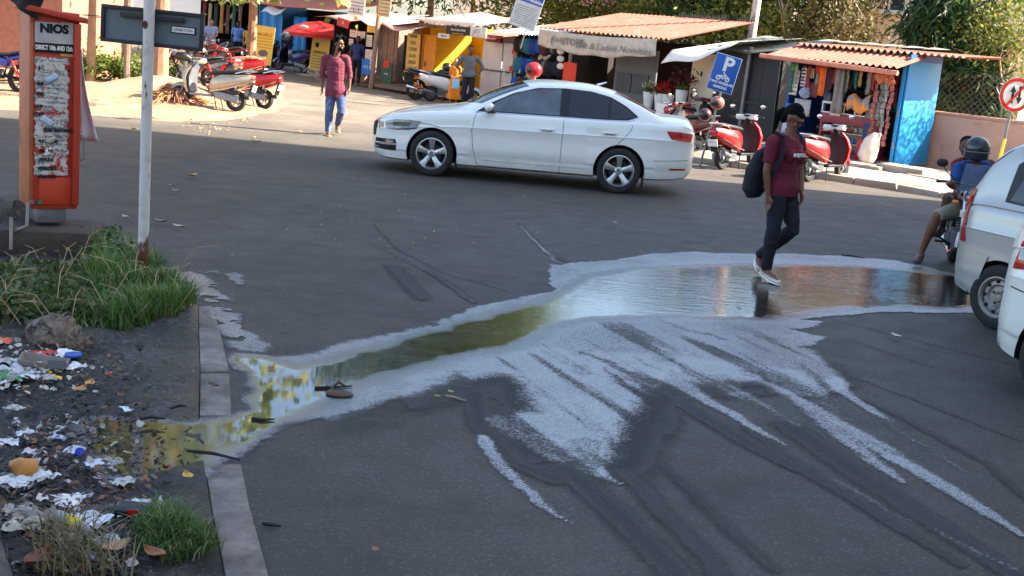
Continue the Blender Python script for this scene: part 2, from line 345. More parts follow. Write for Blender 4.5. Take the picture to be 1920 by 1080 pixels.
# dark tyre-wet asphalt
damp = sstep(sd_main, -.30, .02) * (.25 + .9 * sstep(vnoise(P0, 2.5, 11), .38, .52))
damp = damp * sstep(P0[:, 0], -1.2, .2) * sstep(-P0[:, 1], -8.8, -7.5)
darks = [([(1060, 880), (1150, 960), (1250, 1060), (1330, 1160)], [.12, .12, .12, .1], .75), ([(1160, 870), (1230, 950), (1330, 1050), (1400, 1160)], [.1, .09, .09, .08], .55), ([(1200, 830), (1320, 950), (1450, 1070)], [.05, .07, .06], .4), ([(890, 740), (900, 800), (960, 870), (1040, 900)], [.12, .1, .07, .1], .8),
         ([(1480, 800), (1620, 900), (1780, 1000), (1920, 1090)], [.14, .14, .12, .1], .75), ([(1400, 800), (1520, 890), (1650, 970), (1800, 1060)], [.06, .08, .07, .05], .6), ([(1560, 720), (1700, 790), (1850, 870), (1930, 940)], [.05, .05, .05, .05], .4),
         ([(1550, 690), (1700, 745), (1920, 830)], [.015, .02, .015], .5), ([(1560, 600), (1720, 640), (1920, 690)], [.015, .02, .02], .4), ([(1600, 640), (1750, 690)], [.015, .02], .35), ([(1240, 745), (1290, 765), (1400, 830), (1490, 880)], [.06, .1, .1, .06], .7), ([(1180, 800), (1160, 870), (1100, 905)], [.07, .07, .07], .7),
         ([(735, 500), (760, 525), (790, 560)], [.13, .14, .12], .45), ([(975, 420), (1020, 470), (1075, 498)], [.04, .05, .05], .55), ([(800, 508), (850, 540), (890, 568)], [.05, .06, .06], .5), ([(700, 420), (740, 465), (830, 512), (950, 545)], [.014, .014, .014, .014], .5), ([(690, 455), (760, 490), (830, 525)], [.012, .012, .012], .4)]
for pts, w_, k in darks: damp = np.maximum(damp, stroke(P0 + jit * .28, pts, w_, .0) * k * 1.3 * (.55 + .6 * sn))
damp = np.clip(damp, 0, 1)
# left: seepage along the kerb and over the mud
seep = [([(300, 500), (350, 520), (400, 560), (430, 610), (470, 650)], [.12, .2, .18, .14, .2], .85), ([(380, 510), (430, 515), (450, 535)], [.1, .12, .06], .7)]
ragged = (vnoise(P0, 9, 21) > .42)
for pts, w_, k in seep: film = np.maximum(film, stroke(P, pts, w_, .3) * k * ragged)
keep = np.maximum(film, damp)
nx, ny = len(gx), len(gy); K = keep.reshape(nx, ny)
mx = np.maximum.reduce([K[:-1, :-1], K[1:, :-1], K[:-1, 1:], K[1:, 1:]])
ii, jj = np.nonzero(mx > .02)
fa = np.stack([ii * ny + jj, (ii + 1) * ny + jj, (ii + 1) * ny + jj + 1, ii * ny + jj + 1], 1)
used = np.unique(fa); remap = -np.ones(nx * ny, int); remap[used] = np.arange(len(used)); fa = remap[fa]
# kerb line: the sheet of water rises over the kerb stones and the mud behind them
KC = WP([(385, 560), (400, 590), (404, 660), (404, 760), (420, 870), (452, 1000), (470, 1100)])
side = np.interp(P0[:, 1], KC[::-1, 1], KC[::-1, 0]) - P0[:, 0]      # >0 : left of the kerb centre
zz = .007 + 0 * side
still = sstep(side, -1.4, -.6); murk = sstep(side, -.1, .05)
me = bpy.data.meshes.new('puddle'); nv = len(used)
co = np.stack([P0[used, 0], P0[used, 1], zz[used]], 1).astype(np.float32)
me.vertices.add(nv); me.vertices.foreach_set('co', co.ravel()); nf = len(fa)
me.loops.add(nf * 4); me.loops.foreach_set('vertex_index', fa.ravel().astype(np.int32)); me.polygons.add(nf)
me.polygons.foreach_set('loop_start', np.arange(0, nf * 4, 4, dtype=np.int32)); me.polygons.foreach_set('loop_total', np.full(nf, 4, np.int32)); me.update()
me.polygons.foreach_set('use_smooth', np.ones(nf, bool))
for nm, arr in (('film', film), ('pool', pool), ('damp', damp), ('still', still), ('murk', murk), ('fan', fanzone)):
    a = me.attributes.new(nm, 'FLOAT', 'POINT'); a.data.foreach_set('value', arr[used].astype(np.float32))
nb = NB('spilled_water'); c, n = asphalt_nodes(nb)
fa_, po, da = nb.attr('film'), nb.attr('pool'), nb.attr('damp')
grain = nb.noise(48, 4, .8); grain2 = nb.noise(120, 2, .7)
fz = nb.math('MULTIPLY', nb.attr('fan'), nb.ramp(po, 0, .6, 1, 0))
filmk = nb.ramp(nb.math('ADD', fa_, nb.math('MULTIPLY', nb.math('SUBTRACT', grain, .5), nb.math('ADD', .9, nb.math('MULTIPLY', fz, 1.3)))), nb.ramp(fz, 0, 1, .20, .10), nb.ramp(fz, 0, 1, .78, 1.05), smooth=True)
spk = nb.ramp(nb.noise(110, 2, .6), .36, .60); filmk = nb.math('MULTIPLY', filmk, nb.mix(nb.ramp(po, 0, .5, .42, 0), (1, 1, 1), spk)); filmk = nb.math('MULTIPLY', filmk, nb.mix(nb.ramp(po, 0, .5, 1, 0), (1, 1, 1), nb.ramp(nb.noise(1.7, 6, .65), .32, .58, .80, 1)))
dark = nb.mix(nb.ramp(da, 0, 1, .15, .9), c, (.011, .011, .012))
milky = nb.mix(nb.ramp(grain, .3, .7), (.015, .015, .015), (.055, .055, .05))
deep = nb.mix(nb.ramp(nb.noise(2.5, 6), .35, .65), (.018, .017, .014), (.055, .05, .038))
wc = nb.mix(nb.ramp(po, .2, .9), milky, deep); wc = nb.mix(nb.attr('murk'), wc, (.05, .042, .032))
base = nb.mix(filmk, dark, wc)
sy_ = nb.N.new('ShaderNodeSeparateXYZ'); nb.L.new(nb.tc.outputs['Object'], sy_.inputs[0])
rip = nb.noise(6, 4, .55, scale3=(.35, 1.6, 1)); rip2 = nb.noise(38, 3, .5, scale3=(.35, 1.3, 1))
rs = nb.math('MULTIPLY', nb.ramp(nb.noise(.55, 3), .35, .65, .45, 1.0), nb.math('MULTIPLY', nb.ramp(nb.attr('still'), 0, 1, 1, .04), nb.ramp(sy_.outputs['Y'], 9.6, 11.2, 1, 2.0)))
nw = nb.bump(rip2, nb.math('MULTIPLY', rs, .22), .006, nb.bump(rip, nb.math('MULTIPLY', rs, .07), .03, None))
nf_ = nb.bump(grain2, .9, .004, nb.bump(grain, .8, .008))
mixn = nb.N.new('ShaderNodeMix'); mixn.data_type = 'VECTOR'; nb.L.new(nb.ramp(po, .35, .8), mixn.inputs[0]); nb.L.new(nf_, mixn.inputs[4]); nb.L.new(nw, mixn.inputs[5])
rough = nb.mix(filmk, nb.ramp(da, 0, 1, .8, .9), nb.mix(nb.attr('murk'), nb.ramp(po, .2, .8, .24, .025), (.06, .06, .06)))
alpha = nb.math('MAXIMUM', filmk, nb.ramp(da, .03, .5, 0, .95))
nb.set(Base_Color=base, Roughness=rough, Normal=mixn.outputs[1], Alpha=alpha, IOR=nb.ramp(po, .1, .9, 3.3, 1.65), Specular_IOR_Level=nb.ramp(filmk, 0, 1, .08, .95))
pud = link('puddle', me, nb.m); tag(pud, kind='structure')
# ---------------------------------------------------------------- kerb, mud, verge
kerb = thing('kerb', None, None, kind='structure')
L_ = WP([(372, 575), (373, 620), (376, 700), (374, 780), (384, 870), (398, 960), (424, 1090), (450, 1180)]); Rr = WP([(398, 575), (412, 620), (430, 700), (434, 780), (452, 870), (470, 960), (505, 1090), (530, 1180)])
for i in range(len(L_) - 1):
    a, b, c_, d = Vector(L_[i]), Vector(L_[i + 1]), Vector(Rr[i + 1]), Vector(Rr[i]); g = .008
    a2, d2 = a.lerp(b, g), d.lerp(c_, g); b2, c2 = b.lerp(a, g), c_.lerp(d, g); h = [.006, .011, .003, -.004, .002, .012, .010][i]
    m = M(); m.add([(*a2, -.1), (*b2, -.1), (*c2, -.1), (*d2, -.1), (*a2, h), (*b2, h), (*c2, h), (*d2, h)], [(0, 1, 2, 3), (7, 6, 5, 4), (0, 4, 5, 1), (1, 5, 6, 2), (2, 6, 7, 3), (3, 7, 4, 0)])
    obj('kerb_stone', m, MAT_KERB, kerb, bevel=.006)
def hnoise(x, y, s, seed=0): return mnoise.fractal(Vector((x * s + seed, y * s, seed * 1.7)), 1.0, 2.0, 5)
MB_ = np.concatenate([WP([(60, 428), (120, 440), (200, 462), (290, 500), (335, 535), (360, 562)]), L_])
def mud(u, v):
    y = 3.6 + v * 6.8; xr = float(np.interp(y, MB_[::-1, 1], MB_[::-1, 0])) - .005; x = -5.6 + u * (xr + 5.6)
    e = min(1, (xr - x) / .25); pk = math.exp(-(((x + 2.15) / .80) ** 2 + ((y - 5.72) / .62) ** 2) * 1.1); return (x, y, .007 + e * (.030 * hnoise(x, y, 1.3, 3) + .022 * hnoise(x, y, 7, 5) + .010 * hnoise(x, y, 22, 7) + .022 - .058 * pk + .005 * max(0, -x - 2.6)) + .008 * max(0, y - 8) * e)
tag(obj('mud_gutter', M().sheet(mud, 230, 300), MAT_MUD, smooth=180), kind='structure')
# low rough wall top at the very corner
m = M(); a, b = G(-60, 800, .25), G(38, 1100, .25)
m.sheet(lambda u, v: (a.x + (b.x - a.x) * u - .55 * (1 - v) + .02 * hnoise(u * 5, v * 3, 2), a.y + (b.y - a.y) * u + .02 * hnoise(u * 4, v * 4, 1, 3), (.25 + .012 * hnoise(u * 6, v * 6, 1)) if v < .93 else .22), 40, 14)
m.sheet(lambda u, v: (a.x + (b.x - a.x) * u + .02 * hnoise(u * 5, 3, 2) + .015 * v, a.y + (b.y - a.y) * u, .23 - .3 * v), 40, 4)
w_ = obj('low_wall', m, MAT_OLDCON, smooth=60); tag(w_, 'low rough concrete wall edge at the bottom left corner', 'wall')
# sandy verge across the junction
def verge(u, v):
    x = -26 + u * 21; y = 21 + v * 34; return (x, y, .03 + .05 * hnoise(x, y, .5, 2) + .03 * hnoise(x, y, 3, 2) + .45 * math.exp(-((x + 8.3) ** 2 + (y - 27) ** 2) / 2.2))
vp = np.array([(-30, 19.5)] + [tuple(p) for p in E2v[2:13]] + [(-30, 66)])
m = M().sheet(verge, 150, 240)
V = np.array(m.v); sdv = sdist(V[:, :2], vp); keepf = [f for f in m.f if min(sdv[i] for i in f) > -.15]
for i, p in enumerate(m.v): m.v[i] = (p[0], p[1], -.01 + (p[2] + .01) * float(sstep(np.array([sdv[i]]), -.1, .5)[0]))
m.f = keepf; tag(obj('sandy_verge', m, MAT_EARTH, smooth=180), kind='structure')
# ---------------------------------------------------------------- common paints
def P_(n, rgb, **k): return pm(n, lin(rgb), **k)
TERRA = P_('terracotta_sheet', (158, 86, 66), rough=.8, vs_=4, col2=lin((128, 100, 88)), amt=.45, s2=3, bump=.2)
TARP = P_('white_tarpaulin', (232, 224, 214), rough=.6, vs_=3, var=.08, bump=.25, bs=9)
PINKT = P_('faded_pink_tarpaulin', (190, 150, 140), rough=.65, vs_=3, var=.15, bump=.3, bs=9)
WOOD = P_('grey_planks', (142, 122, 108), rough=.85, vs_=9, var=.3, bump=.4, bs=40)
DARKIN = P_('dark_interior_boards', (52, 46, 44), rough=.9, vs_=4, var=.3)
STEEL = P_('grey_steel', (128, 130, 132), rough=.45, metal=.6, vs_=12)
RUSTY = P_('rusty_steel', (110, 84, 66), rough=.8, metal=.2, col2=lin((70, 42, 28)), s2=9, amt=.5)
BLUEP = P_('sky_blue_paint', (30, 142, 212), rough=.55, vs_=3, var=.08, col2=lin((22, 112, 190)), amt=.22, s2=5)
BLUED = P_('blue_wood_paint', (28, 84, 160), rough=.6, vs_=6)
YEL = P_('yellow_wall_paint', (236, 188, 20), rough=.6, vs_=2, var=.06)
ORG = P_('orange_door_paint', (214, 142, 40), rough=.6, col2=lin((226, 196, 120)), amt=.3, s2=6)
CREAM = P_('cream_paint', (222, 208, 180), rough=.8, vs_=2, var=.06, col2=lin((170, 156, 132)), amt=.22, s2=2.4)
SHUT = P_('cream_shutter_paint', (214, 202, 192), rough=.6, vs_=3, var=.08, col2=lin((150, 138, 130)), amt=.3, s2=4)
PINKW = P_('pink_plaster', (206, 160, 136), rough=.9, vs_=2, var=.1, col2=lin((156, 112, 92)), amt=.35, s2=1.6, bump=.4, bs=14)
REDP = P_('red_paint', (190, 36, 26), rough=.45)
WHITE = P_('white_paint', (228, 226, 220), rough=.5, var=.06)
PAPER = P_('white_paper', (222, 220, 214), rough=.8, var=.08)
BLACK = P_('black_plastic', (22, 22, 24), rough=.45, var=.2)
BLACKM = P_('matt_black', (20, 20, 22), rough=.85, var=.25)
GREY = P_('grey_plastic', (96, 98, 102), rough=.5)
BLUES = P_('sign_blue', (22, 84, 168), rough=.4, var=.05)
YELS = P_('sign_yellow', (246, 206, 60), rough=.5, var=.04)
GREENB = P_('green_board', (52, 92, 72), rough=.7)
CHROME = P_('bright_metal', (205, 205, 205), rough=.18, metal=1, var=.04)
def paint(n, rgb, **k): return P_(n, rgb, **dict(dict(rough=.35, coat=.5, var=.05), **k))
# ---------------------------------------------------------------- buildings that stand outside or behind everything
def block(name, label, x0, x1, y0, y1, h, mat, cat='building', rz=0, wins=()):
    t = thing(name, label, cat, ((x0 + x1) / 2, (y0 + y1) / 2, 0), rz); w, d = x1 - x0, y1 - y0
    obj('wall', M().box((0, 0, h / 2), (w, d, h)), mat, t, smooth=0)
    obj('roof', M().box((0, 0, h + .1), (w + .6, d + .6, .2)), OLDC, t, smooth=0)
    for (face, a, z, ww, hh) in wins:
        m = M(); g = M(); k = .06
        if face == 'S': c = lambda dx, dz, o: (a + dx, -d / 2 - o, z + dz); dims = lambda p, q: (p, .05, q)
        else: c = lambda dx, dz, o: (-w / 2 - o, a + dx, z + dz); dims = lambda p, q: (.05, p, q)
        for dx in (-ww / 2, 0, ww / 2): m.box(c(dx, 0, .03), dims(k, hh))
        for dz in (-hh / 2, hh / 2): m.box(c(0, dz, .034), dims(ww + k, k))
        m.box(c(0, -hh / 2 - .07, .08), (ww + .2, .16, .07) if face == 'S' else (.16, ww + .2, .07))
        f = obj('window', m, WHITE, t, smooth=0); g.box(c(0, 0, .004), dims(ww, hh)); obj('pane', g, WINGL, f, smooth=0)
    return t
OLDC = P_('weathered_concrete', (150, 142, 132), rough=.9)
WINGL = pm('dark_window_glass', (.03, .04, .045), rough=.08, var=.05)
block('shade_building', 'tall plain cream building out of view, added to shade the near half of the junction', 14, 30, -40, 20.6, 17.5, CREAM)  # unseen block added at the right to cast shade on the near road
block('cream_house', 'cream plastered house wall rising behind the blue kiosk', 10.4, 17.2, 38, 46, 7.6, CREAM, rz=R_(-30), wins=[('S', -.9, 4.4, 1.0, 1.1), ('S', 1.3, 4.4, 1.0, 1.1), ('S', 1.3, 1.4, 1.0, 1.1)])
tpipe = obj('drain_pipe', M().tube([A(1703, 90, 36.5), A(1712, -60, 36.5)], .05), STEEL); tag(tpipe, 'grey drain pipe running up the cream house wall', 'pipe')
block('brown_house', 'pinkish brown house wall behind the parked motorcycle at far left', -24, -12.3, 31.8, 37, 6, P_('brownish_plaster', (176, 116, 92), rough=.9, col2=lin((200, 170, 150)), amt=.25, s2=1.2))
block('pale_house', 'pale house with a flat roof seen between the trunks on the left', -20, -12.5, 60, 66, 6.5, WHITE, wins=[('S', -2, 3.2, 1.1, 1.2), ('S', .5, 3.2, 1.1, 1.2), ('S', 2.5, 3.2, 1.1, 1.2)])
block('white_house', 'white two storey house beyond the trees in the middle', -4, 4.5, 58, 66, 8, WHITE, wins=[('S', -2, 5.2, 1.1, 1.2), ('S', .5, 5.2, 1.1, 1.2)])
# ---------------------------------------------------------------- trees
def leafmat(name, c1, c2, c3):
    nb = NB(name); r = nb.acol('tint'); 
    sp_ = nb.N.new('ShaderNodeSeparateColor'); nb.L.new(r, sp_.inputs[0])
    c = nb.mix(sp_.outputs[0], c1, c2); c = nb.mix(nb.ramp(sp_.outputs[1], .8, .95), c, c3)
    nb.set(Base_Color=c, Roughness=.5, Specular_IOR_Level=.4)
    tr = nb.N.new('ShaderNodeBsdfTranslucent'); nb.L.new(c, tr.inputs[0]); mx = nb.N.new('ShaderNodeMixShader'); mx.inputs[0].default_value = .35
    nb.L.new(nb.b.outputs[0], mx.inputs[1]); nb.L.new(tr.outputs[0], mx.inputs[2]); nb.L.new(mx.outputs[0], nb.out.inputs[0]); return nb.m
LF_G = leafmat('green_leaves', (.07, .13, .02), (.16, .22, .04), (.28, .28, .07))
LF_D = leafmat('dark_leaves', (.03, .075, .022), (.06, .12, .035), (.09, .12, .03))
LF_Y = leafmat('yellowish_leaves', (.12, .17, .03), (.24, .27, .06), (.4, .33, .08))
LF_R = leafmat('dry_leaves', (.13, .09, .04), (.15, .16, .05), (.28, .16, .08))
BARK = P_('tree_bark', (150, 118, 92), rough=.95, vs_=6, var=.3, bump=.9, bs=22)
BARKP = P_('pale_bark', (196, 180, 158), rough=.9, vs_=6, var=.2, bump=.5, bs=22)
def leaves(name, pts, size, mat, parent, seed=0, aspect=.45, droop=.3, shape='leaf', n_dir=None):
    """pts (n,3) leaf positions; one small folded quad each"""
    r = np.random.default_rng(seed); n = len(pts); s = size * (.6 + .8 * r.random(n))
    d = r.normal(size=(n, 3)); d[:, 2] = d[:, 2] * .6 - droop; d /= np.linalg.norm(d, axis=1)[:, None]
    if n_dir is not None: d = n_dir
    u = np.cross(d, r.normal(size=(n, 3))); u /= np.linalg.norm(u, axis=1)[:, None]; nrm = np.cross(d, u)
    w_ = u * (s * aspect * .5)[:, None]; l = d * s[:, None]; sag = nrm * (s * .12)[:, None]
    V = np.stack([pts, pts + l * .45 + w_ + sag, pts + l, pts + l * .45 - w_ + sag], 1).reshape(-1, 3)
    me = bpy.data.meshes.new(name); me.vertices.add(4 * n); me.vertices.foreach_set('co', V.astype(np.float32).ravel())
    me.loops.add(4 * n); me.loops.foreach_set('vertex_index', np.arange(4 * n, dtype=np.int32)); me.polygons.add(n)
    me.polygons.foreach_set('loop_start', np.arange(0, 4 * n, 4, dtype=np.int32)); me.polygons.foreach_set('loop_total', np.full(n, 4, np.int32)); me.update()
    a = me.attributes.new('tint', 'FLOAT_COLOR', 'POINT'); t = np.repeat(np.stack([r.random(n), r.random(n), r.random(n), np.ones(n)], 1), 4, 0)
    a.data.foreach_set('color', t.astype(np.float32).ravel())
    return link(name, me, mat, parent)
def clumps(c, rad, n, k, seed, hollow=.5, cs=.35):
    """n leaves in k clumps spread through an uneven ellipsoid"""
    r = np.random.default_rng(seed); q = r.normal(size=(k, 3)); q /= np.linalg.norm(q, axis=1)[:, None]
    q *= (hollow + (1 - hollow) * r.random(k) ** .6)[:, None]; q *= np.array(rad) * (.8 + .4 * r.random(k))[:, None]
    w_ = r.dirichlet(np.ones(k) * 2); cnt = (w_ * n).astype(int) + 1; out = []
    for i in range(k):
        g = r.normal(size=(cnt[i], 3)) * (min(rad) * cs * (.6 + .8 * r.random())); g[:, 2] *= .7; out.append(q[i] + g)
    return np.concatenate(out) + np.array(c)
def tree(name, label, x, y, h, crown, rad, n=9000, size=.16, leaf=LF_G, bark=BARK, tr=.16, seed=1, k=60, group=None, aspect=.45, droop=.3, limbs=7, lean=0, hollow=.5, cs=.33):
    r = random.Random(seed); t = thing(name, label, 'tree', (x, y, 0), 0, group)
    cz = crown; m = M(); base = [(0, 0, -.1), (.03 + lean * .2, 0, cz * .3), (lean * .6, .05, cz * .6), (lean, 0, cz)]
    m.tube(base, [tr * 1.35, tr, tr * .85, tr * .6], 10)
    for i in range(limbs):
        a = 2 * math.pi * i / limbs + r.random(); e = r.uniform(.3, .95); s0 = Vector((lean * .7, 0, cz * r.uniform(.5, .95)))
        e1 = Vector((lean + math.cos(a) * rad[0] * e, math.sin(a) * rad[1] * e, cz + rad[2] * r.uniform(-.4, .7)))
        mid = s0.lerp(e1, .5) + Vector((r.uniform(-.2, .2), r.uniform(-.2, .2), .2)); m.tube([s0, mid, e1], [tr * .45, tr * .28, tr * .08], 6)
        for q in range(3):
            e2 = e1 + Vector((r.uniform(-1, 1), r.uniform(-1, 1), r.uniform(-.3, 1))) * rad[2] * .4; m.tube([mid.lerp(e1, .3 * q), e2], [tr * .16, tr * .03], 5)
    obj('trunk', m, bark, t)
    leaves('crown', clumps((lean, 0, cz + rad[2] * .15), rad, n, k, seed, hollow, cs), size, leaf, t, seed, aspect, droop)
    return t
G_T = 'trees growing behind the row of stalls'
def TX(px_, Y): return A(px_, 100, Y).x
specs = [  # photo column, depth, crown height, radii, leaf, size, density, label
    (560, 53, 6.5, (3.6, 3.0, 3.2), LF_Y, .2, 8000, 'tree', 'light yellow green tree over the far end of the street'),
    (705, 50, 6.0, (3.0, 3.0, 3.0), LF_Y, .2, 9000, 'tree', 'sunlit yellow green tree behind the two boards on the pole'),
    (800, 47, 8.0, (3.0, 2.6, 6.4), LF_D, .3, 19000, 'tree', 'dark drooping tree above the orange door stall'),
    (880, 48, 8.2, (2.8, 2.6, 6.6), LF_D, .3, 19000, 'tree', 'darkest green tree above the yellow shop'),
    (960, 46, 7.6, (2.6, 2.6, 6.0), LF_G, .26, 17000, 'tree', 'fresh green tree standing behind the tilted mobile shop board'),
    (1050, 45, 3.4, (1.7, 1.8, 1.9), LF_Y, .17, 11000, 'tree', 'thin pale leaved tree with bare limbs over the bag stall'),
    (1130, 44, 3.4, (1.6, 1.8, 2.0), LF_G, .16, 8500, 'tree', 'bushy green tree with pink blossom over the store roof'),
    (1215, 43, 3.4, (1.5, 1.6, 1.7), LF_Y, .16, 12000, 'tree', 'sunny olive bush rising over the middle of the store roof'),
    (1320, 41, 4.3, (1.4, 1.4, 2.8), LF_D, .26, 10000, 'tree', 'dark drooping tree over the white tarpaulin'),
    (1395, 40, 3.6, (1.5, 1.5, 2.0), LF_Y, .17, 11000, 'tree', 'small leaved olive tree beside the white pole'),
    (1475, 38, 3.3, (1.5, 1.4, 1.7), LF_Y, .15, 9500, 'tree', 'sparse dry tree left of the bare brown trunk'),
    (1568, 37, 3.5, (1.1, 1.4, 1.9), LF_R, .15, 6500, 'tree', 'half bare tree with curled brown leaves behind the kiosk roof'),
]
for i, (px_, Y, cz, rad, lf, sz, n, nm, lab) in enumerate(specs):
    dr = 1.0 if lf is LF_D else .3
    tree(nm, lab, TX(px_, Y), Y, cz, cz, rad, n, sz, lf, BARKP if lf in (LF_Y, LF_R) else BARK, .13, 20 + i, 70, G_T, .22 if lf is LF_D else .42, dr, limbs=12 if n < 7000 else 7)
for i, (x, y, h) in enumerate(((-13, -13, 4.5), (-6, -16, 5.5), (1, -14, 4.2), (8, -17, 5.4))): tree('tree', 'unseen tree added behind the viewer, %s from the left, to reflect in the car windows' % ('first', 'second', 'third', 'fourth')[i], x, y, h, h, (2.6, 2.2, 2.2), 2600, .34, LF_D, BARK, .16, 80 + i, 40, 'unseen trees added for car reflections', .5, .4)  # out-of-view trees added so car glass and paint have something to reflect
# pink blossom
bl = leaves('blossom', clumps((0, -1.2, 4.3), (.9, .5, .5), 260, 12, 5, .3, .3), .11, leafmat('pink_petals', (.5, .2, .28), (.65, .3, .38), (.7, .4, .4)), None, 8)
bl.location = (TX(1095, 43), 43, -.6); tag(bl, 'pink blossom spray hanging over the store roof', 'flowers')
# bamboo-like tree and climbing tree at right, behind the pink wall
T_ = tree('tree', 'dense dark tree with long drooping leaves behind the blue kiosk wall', TX(1800, 30), 30, 3.0, 3.0, (1.15, 1.0, 2.6), 12000, .34, LF_D, BARK, .1, 51, 60, None, .17, 1.2, cs=.26)
T_ = tree('tree', 'airy tree with pale twisting branches at the top right corner', TX(1895, 29), 29, 3.2, 2.9, (1.1, 1.0, 1.6), 2600, .13, LF_Y, BARKP, .06, 52, 40, None, .42, .3, limbs=14)
T_ = tree('shrub', 'dark shrub with long leaves against the wire fence above the pink wall', TX(1835, 29.5), 29.5, 1.3, 1.2, (1.5, .5, .9), 9000, .28, LF_D, BARK, .04, 53, 30, None, .16, 1.0); T_['category'] = 'shrub'
tree('tree', 'bare twigged tree beyond the right edge that throws its shadow on the blue kiosk wall', 13.2, 26.0, 3.6, 3.3, (1.5, 1.0, 1.5), 2300, .13, LF_Y, BARKP, .07, 71, 50, None, .3, .5, limbs=14)
# verge trees at left: big heart leaved crown overhead
tree('tree', 'knobbly trunked tree standing on the sandy verge behind the white post', TX(236, 31), 31, 8.6, 7.6, (3.0, 3.2, 3.0), 2100, .30, LF_Y, BARK, .10, 61, 60, None, .8, .6, limbs=9)
tree('tree', 'reddish trunk with a heap of dry roots beside the silver scooter', TX(300, 27.2), 27.2, 8.0, 7.2, (3.2, 3.6, 2.9), 2500, .30, LF_Y, BARK, .15, 62, 70, None, .8, .6, limbs=9)
tree('tree', 'twin trunked tree behind the name board on the verge', TX(170, 30), 30, 7.5, 7, (2.6, 2.6, 2.4), 3000, .28, LF_G, BARK, .09, 63, 60, None, .7, .5)
tree('tree', 'tree whose low leafy branches hang into the top of the view over the bikes', TX(470, 40), 40, 5.2, 5.6, (3.4, 3, 2.6), 5200, .26, LF_Y, BARK, .14, 64, 60, None, .8, .6)
# low sprays reaching into the top edge of the picture
for (a, b, Y, n, sd_, lab) in ((440, 12, 24, 110, 1, 'leafy branch with pale heart shaped leaves hanging at top left'), (520, -12, 24, 70, 2, 'leafy twig hanging at the top edge over the umbrella'), (640, 8, 22, 16, 3, 'single bright yellow green leaf cluster hanging at the top'), (345, -4, 24, 90, 4, 'leafy branch hanging just above the name board')):
    c = A(a, b, Y); r = random.Random(sd_); t = thing('hanging_branch', lab, 'branch', c)
    wd = .12 if n < 40 else .62
    m = M()
    for i in range(1 if n < 40 else 7): m.tube([(r.uniform(-.5, .5) * wd * 2, 0, 1.4), (r.uniform(-1, 1) * wd, r.uniform(-.3, .3), .5), (r.uniform(-1, 1) * wd, r.uniform(-.3, .3), .05)], [.018, .012, .005], 5)
    obj('twig', m, BARKP, t)
    rr = np.random.default_rng(sd_); pts = np.stack([rr.normal(size=n) * wd * .6, rr.normal(size=n) * .3, .12 + abs(rr.normal(size=n)) * .3], 1); leaves('leaf', pts, .12 if n > 40 else .2, LF_Y, t, sd_, .8, 1.2).__setitem__('kind', 'stuff')
# undergrowth on the verge between the trunks
u_ = leaves('undergrowth', np.concatenate([clumps((TX(p, 30.5), 30.5 + q, .35), (.7, .35, .35), 900, 14, i, .1) for i, (p, q) in enumerate(((190, 0), (215, .6), (250, .2), (280, .8), (165, -.3)))]), .13, LF_G, None, 3, .4, 0)
tag(u_, 'sunlit scrubby undergrowth between the trunks on the verge', 'undergrowth', kind='stuff')
r = random.Random(5); m = M(); c = G(312, 205)
for i in range(260):
    a = r.uniform(0, 6.3); d = abs(r.gauss(0, .42)); p = Vector((c.x - .15 + math.cos(a) * d, c.y + 1.0 + math.sin(a) * d, .45 * math.exp(-d * 2.0)))
    q = p + Vector((math.cos(a) * .25, math.sin(a) * .25, -.12 + r.uniform(-.05, .12))); m.tube([p, p.lerp(q, .5) + Vector((0, 0, .04)), q], [.012, .01, .004], 4)
tag(obj('root_heap', m, P_('dry_roots', (176, 120, 80), rough=.95)), 'heap of dry brown roots and straw at the foot of the reddish trunk', 'roots', kind='stuff')
# leaning posts and wire behind the verge
for i, (a, b, c_, d, rr_, mt, lab) in enumerate(((238, 168, 244, -40, .09, WOOD, 'square grey stone post on the verge behind the name board'), (266, 165, 270, 40, .035, RUSTY, 'thin rusty red post right of the stone post'), (168, 110, 172, -40, .05, STEEL, 'grey wire fence post left of the stone post'))):
    p = A(a, b, 30); q = A(c_, d, 30); tag(obj('post', M().tube([(p.x, 30, 0), q], rr_, 8), mt), lab, 'post')
# ---------------------------------------------------------------- the row of stalls
class Fac:
    """vertical front plane through (x0,y0), running along angle rz"""
    def __init__(s, x0, y0, rz): s.o = Vector((x0, y0, 0)); s.rz = rz; s.d = Vector((math.cos(rz), math.sin(rz), 0)); s.n = Vector((-math.sin(rz), math.cos(rz), 0))
    def hit(s, x, y, off=0):
        r = ray(x, y); c = Vector((0, 0, CH)); o = s.o + s.n * off; t = (o - c).dot(s.n) / r.dot(s.n); p = c + r * t; return ((p - s.o).dot(s.d), p.z)
    def pt(s, u, v=0, z=0): return s.o + s.d * u + s.n * v + Vector((0, 0, z))
RZ = R_(-45)
ROW = Fac(-6.1, 40.8, RZ)
def span(x0, x1, y=100): return ROW.hit(x0, y)[0], ROW.hit(x1, y)[0]
def corr(w, d, z0, z1, pitch=.09, amp=.018, x0=0, y0=0, th=.008, sag=0):
    """corrugated sheet: x across the corrugations, from front edge (y0,z0) back to (y0+d,z1)"""
    n = max(8, int(w / pitch * 6)); return M().sheet(lambda u, v: (x0 + w * u, y0 + d * v, z0 + (z1 - z0) * v + amp * math.sin(2 * math.pi * u * w / pitch) - sag * math.sin(math.pi * u) * (1 - v)), n, 3)
